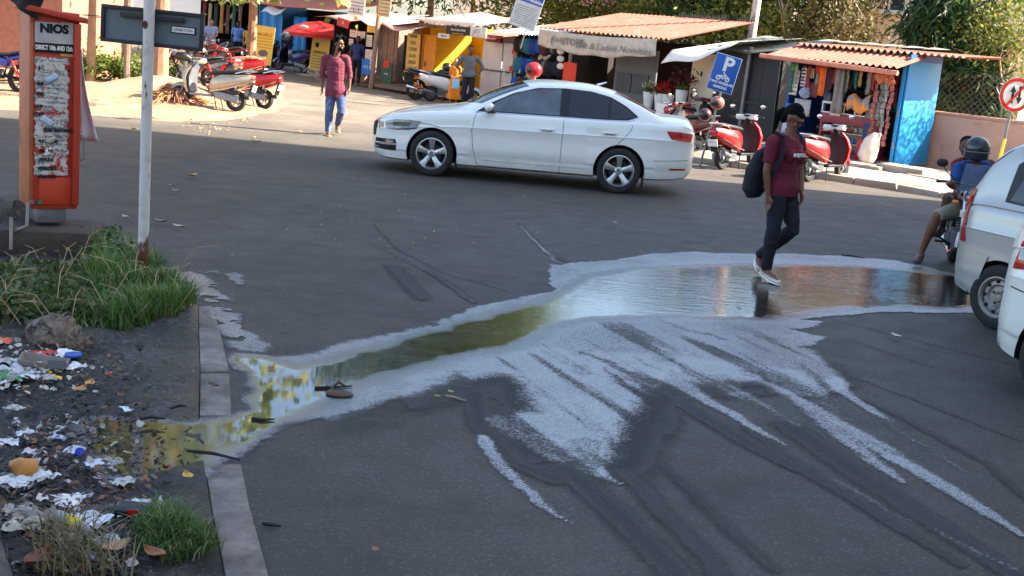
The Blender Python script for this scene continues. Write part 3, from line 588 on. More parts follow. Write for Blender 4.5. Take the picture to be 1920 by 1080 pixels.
def stall(label, x0, x1, h, depth, wallm, name='stall', floor=.12, dk=DARKIN, sides=(1, 1), fac=None):
    f = fac or ROW; u0, u1 = (f.hit(x0, 100)[0], f.hit(x1, 100)[0]); w = u1 - u0
    t = thing(name, label, 'stall', f.pt(u0), f.rz)
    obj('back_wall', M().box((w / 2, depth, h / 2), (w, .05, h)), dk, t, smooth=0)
    if sides[0]: obj('side_wall', M().box((.025, depth / 2, h / 2), (.05, depth - .06, h)), wallm, t, smooth=0)
    if sides[1]: obj('side_wall', M().box((w - .025, depth / 2, h / 2), (.05, depth - .06, h)), wallm, t, smooth=0)
    obj('floor', M().box((w / 2, depth / 2, floor / 2), (w - .11, depth - .06, floor)), OLDC, t, smooth=0)
    return t, w, (lambda x, y, off=0: (lambda q: (q[0] - u0, q[1]))(f.hit(x, y, off)))
def cloth(fn, nu, nv, mat, parent, name='tarpaulin', th=.006, label=None): return obj(name, M().sheet(fn, nu, nv), mat, parent, smooth=180, solid=th, label=label)
def board(name, label, cat, f, x0, y0, x1, y1, mat, off=-.1, lines=(), th=.03, grp=None, tilt=0):
    """flat sign given by two photo corners on the plane f; lines: (text, rel x, rel z, size, mat, stretch)"""
    a = f.hit(x0, y0, off); b = f.hit(x1, y1, off); w = b[0] - a[0]; h = a[1] - b[1]
    t = thing(name, label, cat, f.pt((a[0] + b[0]) / 2, off, (a[1] + b[1]) / 2), f.rz, grp)
    if tilt: t.rotation_euler = (0, tilt, f.rz)
    obj('panel', M().box((0, 0, 0), (w, th, h)), mat, t, smooth=0, bevel=.004)
    for (s, rx, rz_, sz, mt, sx) in lines: text('lettering', s, sz * h, mt, t, (rx * w, -th / 2 - .003, rz_ * h), sx=sx)
    return t
INK = BLACKM; BLUEI = P_('blue_ink', (30, 80, 160)); REDI = P_('red_ink', (196, 50, 40)); GREYI = P_('grey_ink', (120, 118, 116)); WHITEI = WHITE
def scribbles(parent, w, h, y, rows, mat, seed=0, x0=-.42, x1=.42, z0=.3, z1=-.42, name='fine_print'):
    r = random.Random(seed); m = M()
    for i in range(rows):
        z = (z0 + (z1 - z0) * i / max(1, rows - 1)) * h; x = x0 * w
        while x < x1 * w - .02:
            l = r.uniform(.02, .07) * w; l = min(l, x1 * w - x); m.box((x + l / 2, y, z), (l * .8, .002, h * .34 / rows * abs(z0 - z1))); x += l
    o = obj(name, m, mat, parent, smooth=0); o['kind'] = 'stuff'; return o
# --- far left stalls (X+Y about 38)
FL = Fac(-13.5, 50.6, RZ)
t, w, q = stall('dark stall with hanging garments behind the parked bikes at far left', 372, 470, 2.6, 2.5, DARKIN, fac=FL)
obj('roof', corr(w + .5, 2.8, 2.45, 2.75, x0=-.3, y0=-.4), STEEL, t, smooth=60)
r = random.Random(2)
for i in range(7):
    a = .5 + i * (w - .8) / 7; c = [(150, 60, 50), (190, 170, 120), (60, 80, 70), (210, 140, 60), (120, 90, 70), (70, 110, 80), (160, 120, 100)][i]
    g = obj('hanging_garment', M().at((a, -.05, 2.2)).sheet(lambda u, v: (-.16 + .32 * u * (.7 + .3 * v), .04 * math.sin(u * 9 + v * 3), -v * 1.15), 8, 8), P_('garment_%d' % i, c, rough=.9), None, smooth=180, solid=.02)
    g.matrix_world = t.matrix_world; g.location = t.location; g.rotation_euler = t.rotation_euler
    tag(g, ['dull red', 'beige', 'dark green', 'orange', 'brown', 'mid green', 'dusty pink'][i] + ' garment hanging in the dark stall at far left', 'garment', 'garments hanging in the far left stall')
t, w, q = stall('blue tarpaulin stall with a sloping red roof behind the red umbrella', 478, 625, 2.3, 2.4, BLUEP, fac=FL)
obj('roof', M().sheet(lambda u, v: (-.4 + (w + .9) * u, -.5 + 3.2 * v, 2.35 + .5 * v + .02 * math.sin(u * 9)), 12, 4), P_('red_sheet_roof', (206, 110, 84), rough=.7), t, smooth=60, solid=.03)
cloth(lambda u, v: (.35 + 1.7 * u, -.1 + .05 * math.sin(u * 17), 2.25 - v * 1.95), 30, 6, BLUEP, t, name='blue_sheet')
cloth(lambda u, v: (2.75 + .85 * u, -.1 + .05 * math.sin(u * 13), 2.0 - v * 1.7), 20, 6, BLUEP, t, name='blue_sheet')
cloth(lambda u, v: (1.2 + 1.4 * u, -.3 - .3 * v, 2.28 - .25 * v + .06 * math.sin(u * 7)), 16, 5, TARP, t)
obj('post', M().tube([(.4, -.2, 0), (.4, -.2, 2.5)], .05, 8), STEEL, t)
# --- stalls under the two boards
t, w, q = stall('dim stall with papers pinned along its front left of the wooden stall', 622, 700, 2.2, 2.0, DARKIN)
cloth(lambda u, v: (-.4 + (w + .6) * u, -.5 + 2.6 * v, 2.05 + .35 * v + .05 * math.sin(u * 8)), 16, 6, PINKT, t, name='roof')
obj('counter', M().box((w * .6, .0, .45), (w * .75, .5, .66)), WOOD, t, smooth=0)
for i, (a, b, c_, d) in enumerate(((657, 55, 670, 70), (672, 58, 684, 72), (655, 72, 662, 84), (688, 65, 697, 88), (686, 92, 698, 112), (690, 42, 706, 62))):
    s_ = board('notice', ['small white notice hung at the stall eave, leftmost', 'small white notice hung at the eave, second from the left', 'tiny notice on the stall post', 'narrow paper notice above the wooden counter', 'paper notice pinned low beside the counter', 'orange and white notice hung beside the pole'][i], 'notice', ROW, a, b, c_, d, PAPER if i < 5 else YELS, -.35 - .02 * i, grp='paper notices on the dim stall'); scribbles(s_, .3, .3, -.018, 4, GREYI, i)
s_ = board('red_sign', 'small red square sign at the eave left of the pole', 'sign', ROW, 633, 34, 654, 52, REDP, -.7, [('VI', 0, 0, .6, WHITEI, 1)], tilt=R_(8))
s_ = board('blue_sign', 'small bright blue advertising sign low on the dim stall', 'sign', ROW, 679, 110, 693, 141, P_('bright_blue', (20, 120, 220)), -.5, [('VIVO', 0, 0, .26, WHITEI, .9)])
s_ = board('striped_board', 'narrow board with coloured stripes beside the blue sign', 'board', ROW, 694, 108, 702, 132, PAPER, -.5); scribbles(s_, .2, .6, -.018, 5, REDI, 3)
# --- wooden stall
t, w, q = stall('grey wooden plank stall with a dark opening and sagging tarpaulins', 702, 782, 2.3, 2.0, WOOD)
n = 6
for i in range(n): obj('plank', M().box((.28 + .17 * i, -.02 + .008 * (i % 2), 1.2), (.155, .03, 1.9)), WOOD, t, smooth=0, bevel=.004)
obj('door_leaf', M().box((w * .78, .05, 1.2), (.5, .03, 1.1)), BLACKM, t, smooth=0)
cloth(lambda u, v: (-.3 + 2.3 * u, -.75 + 1.9 * v, 2.12 + .28 * v - .14 * math.sin(u * 3) + .05 * math.sin(u * 11)), 22, 8, TARP, t)
cloth(lambda u, v: (1.2 + 2.0 * u, -1.0 + 1.6 * v, 2.0 + .3 * v - .1 * u + .08 * math.sin(u * 7 + 1)), 22, 8, PINKT, t)
s_ = board('green_box_sign', 'green painted box board with a red and white notice beside the stool', 'board', ROW, 716, 116, 733, 158, GREENB, -.45, [('OPEN', 0, -.05, .12, WHITEI, 1)]); obj('notice', M().box((0, -.02, .28), (.3, .01, .24)), REDI, s_, smooth=0)
s_ = board('tall_yellow_sign', 'tall narrow yellow sign with rows of black lettering beside the orange doors', 'sign', ROW, 765, 62, 784, 138, P_('dull_yellow', (214, 184, 96)), -.2)
for i, tx in enumerate(('MOBILE', 'REPAIR', 'SALES', 'COVERS', 'GLASS', 'XEROX', 'LAMINATE', 'RECHARGE')): text('lettering', tx, .14, INK, s_, (0, -.02, .72 - .2 * i), sx=.8)
st = thing('stool', 'small grey wooden stool in front of the wooden stall', 'stool', G(752, 160), R_(-45)); obj('seat', M().box((0, 0, .5), (.36, .3, .04)), WOOD, st, bevel=.006)
for sx_ in (-1, 1):
    for sy_ in (-1, 1): obj('leg', M().box((sx_ * .14, sy_ * .11, .24), (.04, .04, .48)), WOOD, st)
# --- orange doors and yellow shop
t, w, q = stall('bright yellow walled phone shop with orange steel doors', 783, 905, 2.15, 2.2, YEL, dk=YEL)
obj('cheek_wall', M().box((.5, .9, 1.1), (.04, 1.7, 2.1), rz=R_(0)), YEL, t, smooth=0)
m = M().sheet(lambda u, v: (.95 * u, -.08 + .012 * math.sin(u * 38), .12 + 1.72 * v), 60, 1); dr = obj('orange_door', m, ORG, t, smooth=60, solid=.012); obj('door_handle', M().box((.5, -.11, .95), (.03, .03, .16)), STEEL, dr)
obj('lintel', M().box((w / 2, -.02, 2.12), (w, .08, .12)), OLDC, t, smooth=0)
cloth(lambda u, v: (-.2 + (w + .3) * u, -.55 + 2.8 * v, 2.2 + .42 * v + .05 * math.sin(u * 9)), 20, 6, PINKT, t, name='roof')
cloth(lambda u, v: (.9 + 2.3 * u, -.57, 2.3 - v * (.12 + .03 * math.cos(u * 60))), 60, 2, TARP, t, name='scalloped_fringe')
s_ = board('shop_sign', 'black shop sign with white lettering over the yellow shop', 'sign', ROW, 838, 48, 882, 68, P_('sign_black', (30, 26, 44)), -.6, [('Shree Krishna Mobile', 0, .1, .42, WHITEI, .74), ('Recharge  Repairing  Accessories', 0, -.33, .17, YELS, .9)])
s_ = board('white_banner', 'white printed banner beside the black shop sign', 'banner', ROW, 883, 50, 911, 72, PAPER, -.6, [('JIO', -.1, .05, .6, GREYI, 1.2)]); scribbles(s_, .9, .3, -.018, 2, GREYI, 1, z0=-.3, z1=-.42)
s_ = board('white_strip_sign', 'torn white strip sign left under the black shop sign', 'sign', ROW, 822, 62, 843, 73, PAPER, -.5, [('XEROX', 0, 0, .6, INK, 1)])
# --- cream corrugated shutters
t, w, q = stall('stall closed with pale corrugated steel doors, peeling papers on them', 905, 968, 2.0, 1.8, SHUT)
for i in range(3):
    ww = (w - .1) / 3; m = M().sheet(lambda u, v: (.05 + ww * (i + u * .97), -.05 + .014 * math.sin(u * 32) - .03 * (i % 2), .1 + 1.72 * v), 50, 1); obj('corrugated_door', m, SHUT, t, smooth=60, solid=.01)
obj('locking_bar', M().box((w / 2, -.12, 1.0), (w * .9, .02, .04)), RUSTY, t)
r = random.Random(9)
for i in range(8): obj('peeling_paper', M().at((.9 + r.uniform(0, .9), -.1, r.uniform(.7, 1.6)), ry=r.uniform(-.3, .3)).sheet(lambda u, v: (.16 * u, -.01 - .02 * u * v, .14 * v), 2, 2), PAPER if i % 3 else REDI, t, solid=.002)
cloth(lambda u, v: (-.3 + (w + .5) * u, -.5 + 2.2 * v, 1.95 + .25 * v + .06 * math.sin(u * 8)), 16, 6, P_('brick_red_tarpaulin', (170, 106, 92), rough=.7), t, name='roof')
s_ = board('red_box_sign', 'dark red box sign above the pale corrugated doors', 'sign', ROW, 917, 65, 940, 81, P_('dark_red', (112, 14, 22)), -.3, [('Airtel', 0, 0, .4, WHITEI, 1)], th=.12)
# --- bag stall
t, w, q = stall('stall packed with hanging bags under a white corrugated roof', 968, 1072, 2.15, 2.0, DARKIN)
obj('roof', corr(w + .35, 2.6, 2.12, 2.5, pitch=.12, amp=.022, x0=-.25, y0=-.7), WHITE, t, smooth=60)
obj('terracotta_patch', corr(1.2, 1.2, 2.52, 2.62, x0=w - 1.2, y0=.6), TERRA, t, smooth=60)
bagc = [((24, 26, 34), 'black'), ((34, 60, 150), 'bright blue'), ((40, 40, 46), 'charcoal'), ((20, 24, 60), 'navy'), ((28, 110, 130), 'teal'), ((90, 30, 50), 'wine red'), ((26, 28, 30), 'matt black'), ((60, 62, 70), 'grey'), ((16, 90, 170), 'azure'), ((110, 110, 116), 'pale grey')]
def bagmesh(r):
    m = M(); m.tube([(0, 0, -.36), (0, -.03, -.3), (0, -.06, -.16), (0, -.04, 0), (0, 0, .05)], [(.06, .12), (.10, .17), (.11, .18), (.08, .15), (.02, .06)], 10, up=(0, 1, 0)); m.ell((0, -.1, -.2), (.12, .06, .11), 8, 6); m.tube([(0, 0, .03), (-.02, 0, .12), (.02, 0, .03)], .012, 5); return m
r = random.Random(12); k = 0
for row_ in range(3):
    for i in range(9):
        c, cn = bagc[(k * 7 + row_) % 10]; u = .25 + i * (w - .45) / 8.6 + r.uniform(-.04, .04); z = 1.98 - row_ * .56
        b = obj('hanging_bag', bagmesh(r).at(), P_('bag_' + cn.replace(' ', '_'), c, rough=.8, var=.3, vs_=12), None, smooth=50)
        p = ROW.pt(ROW.hit(968, 100)[0] + u, -.12 + .12 * (row_ % 2), z); b.location = p; b.rotation_euler = (0, 0, RZ + r.uniform(-.4, .4)); s1 = r.uniform(.85, 1.15); b.scale = (s1, s1, s1)
        tag(b, '%s bag hanging in the %s row of the bag stall, %s from the left' % (cn, ('top', 'middle', 'bottom')[row_], ('first', 'second', 'third', 'fourth', 'fifth', 'sixth', 'seventh', 'eighth', 'ninth')[i]), 'bag', 'bags hanging in the bag stall'); k += 1
s_ = board('red_banner', 'red rounded vertical board standing at the right end of the bag stall', 'board', ROW, 1058, 116, 1078, 158, P_('orange_red', (222, 62, 34)), -.5, [('O2', 0, -.42, .1, WHITEI, 1)])
for i in range(3):
    s_ = obj('white_pouch', M().ell((0, 0, 0), (.14, .06, .09), 10, 6), PAPER); p = ROW.hit(1051, 96 + 14 * i, -.4); s_.location = ROW.pt(p[0], -.4, p[1]); s_.rotation_euler = (0, 0, RZ); tag(s_, ['upper', 'middle', 'lower'][i] + ' white pouch of three strung beside the red board', 'pouch', 'white pouches by the bag stall')
# --- store with banner and tiled roof
t, w, q = stall('long dark general store under a terracotta corrugated roof', 1072, 1303, 2.25, 2.6, DARKIN, name='store')
obj('roof', corr(w + .5, 3.4, 2.32, 2.95, pitch=.16, amp=.03, x0=-.55, y0=-.9), TERRA, t, smooth=60)
m = M()
for i in range(34): x = 1.6 + i * (w - 1.7) / 33; m.add([(x - .03, 2.5, 2.95), (x + .03, 2.5, 2.95), (x, 2.46, 3.0), (x, 2.5, 3.12)], [(0, 1, 2), (0, 1, 3), (1, 2, 3), (0, 2, 3)])
obj('ridge_spikes', m, BLACKM, t)
BAN = P_('dirty_white_banner', (196, 186, 172), rough=.7, col2=lin((150, 140, 126)), amt=.35, s2=2)
def bf(u, v): return (-.4 + (w - .1) * u, -.95 + .03 * math.sin(u * 40) * v, 2.30 - .06 * math.sin(math.pi * u) - v * (.42 + .10 * math.sin(math.pi * min(1, u * 1.05)) + .02 * math.sin(u * 22)))
cl = cloth(bf, 70, 6, BAN, t, name='banner')
text('lettering', 'STORE', .24, GREYI, cl, (w * .22, -1.0, 2.02), sx=1.1, bold=.006); text('lettering', '(', .34, GREYI, cl, (w * .04, -1.0, 2.04)); text('lettering', 'Gift & Ladies Novelties', .23, GREYI, cl, (w * .55, -1.0, 1.96), sx=1.2, shear=.3); text('lettering', 'MAA', .2, GREYI, cl, (w * .08, -1.0, 2.04))
obj('grey_partition', M().box((w * .50, .3, 1.05), (w * .34, .05, 1.9)), P_('grey_panel', (104, 108, 112), rough=.7), t, smooth=0)
for i in range(2): obj('partition_rail', M().box((w * (.42 + .14 * i), .24, 1.1), (w * .12, .03, .5)), P_('grey_panel_2', (84, 88, 92), rough=.7), t, bevel=.01)
obj('post', M().box((.06, -.1, 1.15), (.07, .07, 2.2)), STEEL, t); obj('brown_back', M().box((w * .18, 1.6, 1.2), (w * .28, .04, 2.0)), P_('brown_cloth', (92, 52, 38), rough=.9), t, smooth=0)
# buckets of flowers
for i, (a, b, c_, lab) in enumerate(((1215, 195, (222, 214, 160), 'white bucket of pale yellow flowers by the store'), (1236, 196, (200, 30, 30), 'white bucket of red roses by the store, left'), (1252, 196, (210, 40, 36), 'white bucket of red roses by the store, right'), (1277, 185, (120, 40, 60), 'tall white planter with a spray of dark pink flowers'))):
    hh = .42 if i < 3 else .62; u = ROW.hit(a, b, -.5)[0]; fb = thing('flower_bucket', lab, 'bucket', ROW.pt(u, -.5, .55 if i < 3 else .5), RZ, 'flower buckets at the store'); obj('bucket', M().lathe([(.0, 0), (.10, 0), (.16, hh), (.14, hh), (.09, .03)], 14), PAPER, fb)
    leaves('blooms', clumps((0, 0, hh + (.14 if i < 3 else .3)), (.16, .14, .12) if i < 3 else (.34, .2, .26), 160 if i < 3 else 260, 14, i, .2), .07, leafmat('bloom_%d' % i, tuple(x * .5 for x in lin(c_)), lin(c_), (.04, .08, .03)), fb, i, .8, -.2)['kind'] = 'stuff'
    leaves('foliage', clumps((0, 0, hh + .05), (.15, .12, .1), 90, 10, i + 9, .2), .09, LF_G, fb, i, .4, 0)['kind'] = 'stuff'
obj('low_table', M().box((w * .62, -.5, .5), (w * .5, .5, .08)).box((w * .62, -.5, .28), (w * .48, .46, .4)), GREY, t, bevel=.01)
s_ = board('white_cabinet_panel', 'white flat panel leaning in front of the store behind the car boot', 'board', ROW, 1232, 193, 1263, 226, WHITE, -1.4)
# --- cream pillar, white tarpaulin, dark sheet shed
t, w, q = stall('narrow cream panel booth under a big white tarpaulin', 1303, 1349, 2.05, 1.8, CREAM)
obj('cream_panel', M().box((w / 2, -.04, 1.05), (w - .02, .05, 2.0)), CREAM, t, bevel=.006); obj('small_latch', M().box((w * .45, -.08, 1.55), (.03, .03, .12)), RUSTY, t); obj('small_latch', M().box((.1, -.08, 1.0), (.03, .03, .1)), RUSTY, t)
a0 = ROW.hit(1303, 100)[0]
u1 = ROW.hit(1425, 70)[0] - a0
cloth(lambda u, v: (-.12 + (u1 + .1) * u, -1.15 + 3.0 * v, 2.02 + .42 * v + .34 * u * u * (1 - .5 * v) + .04 * math.sin(u * 9) - (.30 * max(0, .12 - v) / .12 * (1 - .6 * u))), 26, 16, TARP, t)
BLK = P_('dark_sheet_metal', (52, 54, 58), rough=.6, metal=.3, vs_=3, var=.25)
t, w, q = stall('dark closed metal sheet shed left of the blue kiosk', 1349, 1470, 2.25, 1.6, BLK)
for i in range(4): obj('metal_panel', M().box((w * (i + .5) / 4, -.06 - .012 * (i % 2), 1.12), (w / 4 - .015, .02, 2.1)), BLK, t, smooth=0)
obj('shed_post', M().tube([(w * .52, -.16, 0), (w * .55, -.16, 2.3)], .055, 8), STEEL, t)
obj('rail', M().box((w * .45, -.12, 1.0), (w * .8, .03, .03)), RUSTY, t)
cloth(lambda u, v: (-.1 + (w + .4) * u, -.4 + 2 * v, 2.2 + .38 * v + .05 * math.sin(u * 9)), 14, 6, P_('grey_tarpaulin', (110, 112, 104), rough=.8, col2=lin((60, 62, 58)), amt=.4, s2=4), t, name='roof')
# --- parking sign
ps = A(1358, 138, 22.5); t = thing('parking_sign', 'blue two wheeler parking sign with a big white P', 'sign', ps, R_(-4))
t.rotation_euler = (0, R_(11), R_(-14)); obj('panel', M().box((0, 0, 0), (.46, .015, .66)), BLUES, t, bevel=.004)
obj('backing_edge', M().box((0, .012, 0), (.475, .008, .675)), WHITE, t)
text('letter_p', 'P', .36, WHITE, t, (.03, -.012, .16), bold=.012, sx=1.05); text('lettering', 'TWO WHEELAR', .066, WHITE, t, (0, -.012, -.18), bold=.002, sx=.92); text('lettering', 'PARKING', .066, WHITE, t, (0, -.012, -.26), bold=.002, sx=.92)
m = M()
for cx in (-.085, .085):
    m.lathe([(.026, -.003), (.044, -.003), (.044, .003), (.026, .003), (.026, -.003)], 16, (cx, -.012, -.09), 'y')
m.tube([(-.085, -.013, -.09), (-.04, -.013, -.04), (.02, -.013, -.05), (.07, -.013, -.04), (.085, -.013, -.09)], .009, 5); m.tube([(-.05, -.013, -.05), (0, -.013, -.1), (.04, -.013, -.06)], .014, 5); m.tube([(.02, -.013, -.04), (0, -.013, .005), (.05, -.013, -.03)], .012, 5); m.ell((-.005, -.013, .012), (.014, .006, .014), 8, 6)
obj('motorbike_symbol', m, WHITE, t)
obj('pole', M().tube([(.1, .03, -2.0), (.02, .03, .3)], .02, 8), STEEL, t)
# --- boards high on poles
PB = Fac(-3.0, 36.9, RZ)
pl = A(709, 60, 38); t = thing('utility_pole', 'thin wooden pole with printed boards tied to its top', 'pole', (pl.x, 38, 0)); obj('shaft', M().tube([(-.12, 0, 0), (0, 0, 2.6), (.1, 0, 4.2)], .075, 10), WOOD, t)
def hboard(label, x0, y0, x1, y1, Y, mat, lines, rz=0, tilt=0, rows=0):
    a = A(x0, y0, Y); b = A(x1, y1, Y); w, h = b.x - a.x, a.z - b.z; t = thing('hanging_board', label, 'board', (a + b) / 2, rz); t.rotation_euler = (0, tilt, rz); obj('panel', M().box((0, 0, 0), (w, .02, h)), mat, t, smooth=0)
    for (s, rx, rz_, sz, mt, sx) in lines: text('lettering', s, sz, mt, t, (rx * w, -.014, rz_ * h), sx=sx, bold=.002)
    if rows: scribbles(t, w, h, -.012, rows, GREYI, int(x0), z0=.12, z1=-.4)
    return t, w, h
hboard('white and blue printed board at the top left of the pole', 655, -22, 684, 30, 37.6, PAPER, [('L I', 0, -.3, .2, GREYI, 1)], R_(-10), R_(4), 5)
hboard('faded orange and yellow printed board on the pole', 712, -20, 732, 33, 37.7, P_('faded_ad', (220, 190, 140)), [('4G', 0, .2, .2, REDI, 1)], R_(-10), R_(4), 5)
t, w, h = hboard('tilted blue and white mobile shop board on top of the bag stall', 964, -14, 1010, 56, 31.5, P_('pale_board', (200, 204, 206)), [], R_(-12), R_(14), 9)
obj('header', M().box((0, -.014, h * .37), (w * .98, .006, h * .25)), BLUES, t); text('lettering', 'HKGN Mobiles', .125, WHITE, t, (0, -.02, h * .34), sx=.88, bold=.003); text('lettering', '98 22 5', .05, WHITE, t, (.15, -.02, h * .46))
obj('support', M().tube([(.15, .05, -h / 2 - .5), (.1, .05, h * .4)], .02, 6), STEEL, t)
pw = A(1420, 30, 33); t = thing('concrete_pole', 'white concrete pole behind the parking sign', 'pole', (pw.x - .15, 33, 0)); obj('shaft', M().tube([(0, 0, 0), (.2, 0, 7.5)], [.13, .09], 10), P_('whitewashed_concrete', (200, 192, 178), rough=.9, col2=lin((140, 130, 116)), s2=4), t)
# cables
m = M()
for (a, b, Y1, c_, d, Y2) in ((845, -20, 40, 872, 32, 37), (500, -20, 40, 655, -4, 38), (170, 30, 30, 205, 27, 30)):
    m = M().tube([A(a, b, Y1).lerp(A(c_, d, Y2), k / 6) - Vector((0, 0, .05 * math.sin(math.pi * k / 6))) for k in range(7)], .012, 5); tag(obj('cable', m, BLACKM), 'thin overhead cable %s' % {845: 'slanting down to the yellow shop', 500: 'running towards the wooden pole', 170: 'tied between the fence posts at left'}[a], 'cable')
# ---------------------------------------------------------------- blue kiosk
KO = Fac(5.69, 27.1, math.atan2(-1.9, 1.98))
kz = KO.rz; KW, KD, KB = 2.76, 1.45, .16
t = thing('kiosk', 'sky blue wooden kiosk crammed with snacks under a corrugated awning', 'kiosk', KO.pt(0), kz)
obj('floor', M().box((KW / 2, KD / 2, KB / 2 + .02), (KW, KD, KB)), OLDC, t, smooth=0)
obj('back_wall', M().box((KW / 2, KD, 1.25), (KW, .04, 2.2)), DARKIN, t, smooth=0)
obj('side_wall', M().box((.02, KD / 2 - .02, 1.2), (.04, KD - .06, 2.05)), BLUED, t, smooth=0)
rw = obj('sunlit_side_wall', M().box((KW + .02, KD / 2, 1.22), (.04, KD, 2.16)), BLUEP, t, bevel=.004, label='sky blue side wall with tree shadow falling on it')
obj('door_edge', M().box((KW - .04, -.03, 1.18), (.07, .04, 2.05)), BLUEP, t, bevel=.006); obj('hasp', M().box((KW - .03, -.06, 1.2), (.03, .02, .14)), STEEL, t); obj('hasp', M().box((KW - .03, -.06, .55), (.03, .02, .14)), STEEL, t)
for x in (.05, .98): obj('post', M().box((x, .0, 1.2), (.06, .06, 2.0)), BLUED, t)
obj('awning', corr(KW + .35, 1.25, 2.14, 2.42, pitch=.15, amp=.028, x0=-.2, y0=-.75), TERRA, t, smooth=60)
obj('roof', corr(KW + 1.15, 1.9, 2.46, 2.52, pitch=.15, amp=.028, x0=-.1, y0=.3), TERRA, t, smooth=60)
obj('gutter', M().tube([(-.3, -.78, 2.13), (KW + .2, -.78, 2.03)], .05, 10), P_('pink_pipe', (196, 128, 104), rough=.6), t)
m = M()
for i in range(6): x = .2 + .5 * i; m.add([(x, .6, 2.56), (x + .45, .7, 2.58), (x + .4, 1.1, 2.6), (x + .05, 1.05, 2.62), (x + .2, .8, 2.61)], [(0, 1, 4), (1, 2, 4), (2, 3, 4), (3, 0, 4)])
obj('rubble_on_roof', m, OLDC, t)
obj('gable_panel', M().box((KW + .03, KD / 2, 2.36), (.03, KD, .14)), BLUED, t)
# counter with glass case
MAR = P_('maroon_laminate', (136, 52, 66), rough=.45)
c = thing('counter', 'maroon display counter with a glass front full of snack packets', 'counter', KO.pt(.98, -.12, .17), kz); cw = 1.35
obj('base_panel', M().box((cw / 2, .5, .04), (cw, 1.0, .08)), MAR, c); obj('top_rail', M().box((cw / 2, .5, .78), (cw, .55, .2)), MAR, c, bevel=.01)
for x in (.03, cw - .03): obj('side_panel', M().box((x, .5, .4), (.05, .5, .7)), MAR, c, bevel=.005)
obj('back_panel', M().box((cw / 2, .72, .4), (cw - .12, .03, .66)), WHITE, c)
for z in (.28, .5): obj('shelf', M().box((cw / 2, .47, z), (cw - .12, .44, .012)), CHROME, c)
for z in (.90, 1.1):
    obj('case_rail', M().box((cw / 2, .24, z), (cw, .02, .025)), WHITE, c)
for i in range(6): obj('case_bar', M().box((.02 + i * (cw - .04) / 5, .24, 1.0), (.02, .02, .2)), WHITE, c)
obj('case_top', M().box((cw / 2, .5, 1.12), (cw, .5, .02)), WHITE, c)
c.location = KO.pt(.98, -.35, .17)
PK = [((200, 30, 30), 'red'), ((226, 150, 30), 'orange'), ((230, 200, 50), 'yellow'), ((40, 120, 70), 'green'), ((30, 90, 170), 'blue'), ((210, 210, 200), 'silver'), ((120, 50, 90), 'purple'), ((30, 140, 140), 'teal')]
PKM = [P_('packet_' + n_, tuple(int(55 + .55 * (x - 55)) if x > 55 else x for x in c_), rough=.35, var=.25, vs_=40) for c_, n_ in PK]
pillow = M().sheet(lambda u, v: ((u - .5) * .085, -.022 * math.sin(math.pi * u) * math.sin(math.pi * v), (v - .5) * .12), 4, 5).sheet(lambda u, v: ((u - .5) * .085, .022 * math.sin(math.pi * u) * math.sin(math.pi * v), (v - .5) * .12), 4, 5)
r = random.Random(7); pmesh = {}
ordn = ('first', 'second', 'third', 'fourth', 'fifth', 'sixth', 'seventh', 'eighth', 'ninth', 'tenth', 'eleventh', 'twelfth', 'thirteenth', 'fourteenth')
for row_ in range(3):
    for i in range(12):
        k = r.choice([0, 0, 1, 0, 5] if row_ == 2 else ([2, 1, 4, 4, 2] if row_ == 1 else [7, 3, 5, 7, 5])); o = obj('snack_packet', pillow, None, None) if not pmesh.get(k) else bpy.data.objects.new('snack_packet', pmesh[k])
        if not pmesh.get(k): o.data.materials.append(PKM[k]); pmesh[k] = o.data
        else: COL.objects.link(o)
        z = (.08, .285, .51)[row_] + .065; o.location = c.location + KO.d * (.09 + i * .105) + KO.n * (.33 + r.uniform(0, .05)) + Vector((0, 0, z)); o.rotation_euler = (r.uniform(-.2, .2), r.uniform(-.2, .2), kz + r.uniform(-.3, .3))
        tag(o, '%s snack packet in the counter, %s shelf, %s from the left' % (PK[k][1], ('bottom', 'middle', 'top')[row_], ordn[i]), 'packet', 'snack packets inside the kiosk counter')
# strings of packets hanging along the front
cols2 = [(3, 'green'), (5, 'silver'), (1, 'orange'), (0, 'red'), (5, 'silver'), (2, 'yellow'), (6, 'purple'), (0, 'red'), (1, 'orange'), (5, 'silver'), (7, 'teal'), (2, 'yellow'), (5, 'silver'), (0, 'red'), (1, 'orange'), (4, 'blue')]
for i, (k, cn) in enumerate(cols2):
    x = .12 + i * .155; n = r.randint(4, 8); s = .62 if i % 3 else .8; m = M()
    for j in range(n): m.at((r.uniform(-.012, .012), .01 * (j % 2), -.06 - j * .088 * s), ry=r.uniform(-.2, .2), sc=s * 1.3); m.add(pillow.v, pillow.f)
    m.at(); m.tube([(0, 0, .05), (0, 0, -.09 * n * s)], .003, 4)
    o = obj('packet_string', m, PKM[k]); o.location = KO.pt(x, -.08 - .1 * (i % 2), 2.0); o.rotation_euler = (0, 0, kz)
    tag(o, '%s string of %s packets hanging from the kiosk eave, counted from the left' % (ordn[i] if i < 14 else ('fifteenth', 'sixteenth')[i - 14], cn), 'packets', 'packet strings hanging under the kiosk eave')
for i in range(22):
    k = r.choice([5, 6, 3, 5, 0, 4, 1, 7]); n = r.randint(5, 10); m = M()
    for j in range(n): m.at((r.uniform(-.02, .02), 0, -.05 - j * .062), r.uniform(-.4, .4), r.uniform(-.3, .3), sc=.75).add(pillow.v, pillow.f)
    m.at(); o = obj('packet_string', m, PKM[k]); o.location = KO.pt(.14 + i * .118, .35 + .25 * (i % 3), 1.98); o.rotation_euler = (0, 0, kz)
    tag(o, '%s packet string in the shaded %s row inside the kiosk, %s from the left' % (PK[k][1], ('front', 'middle', 'back')[i % 3], ordn[i // 3]), 'packets', 'packet strings deep inside the kiosk')
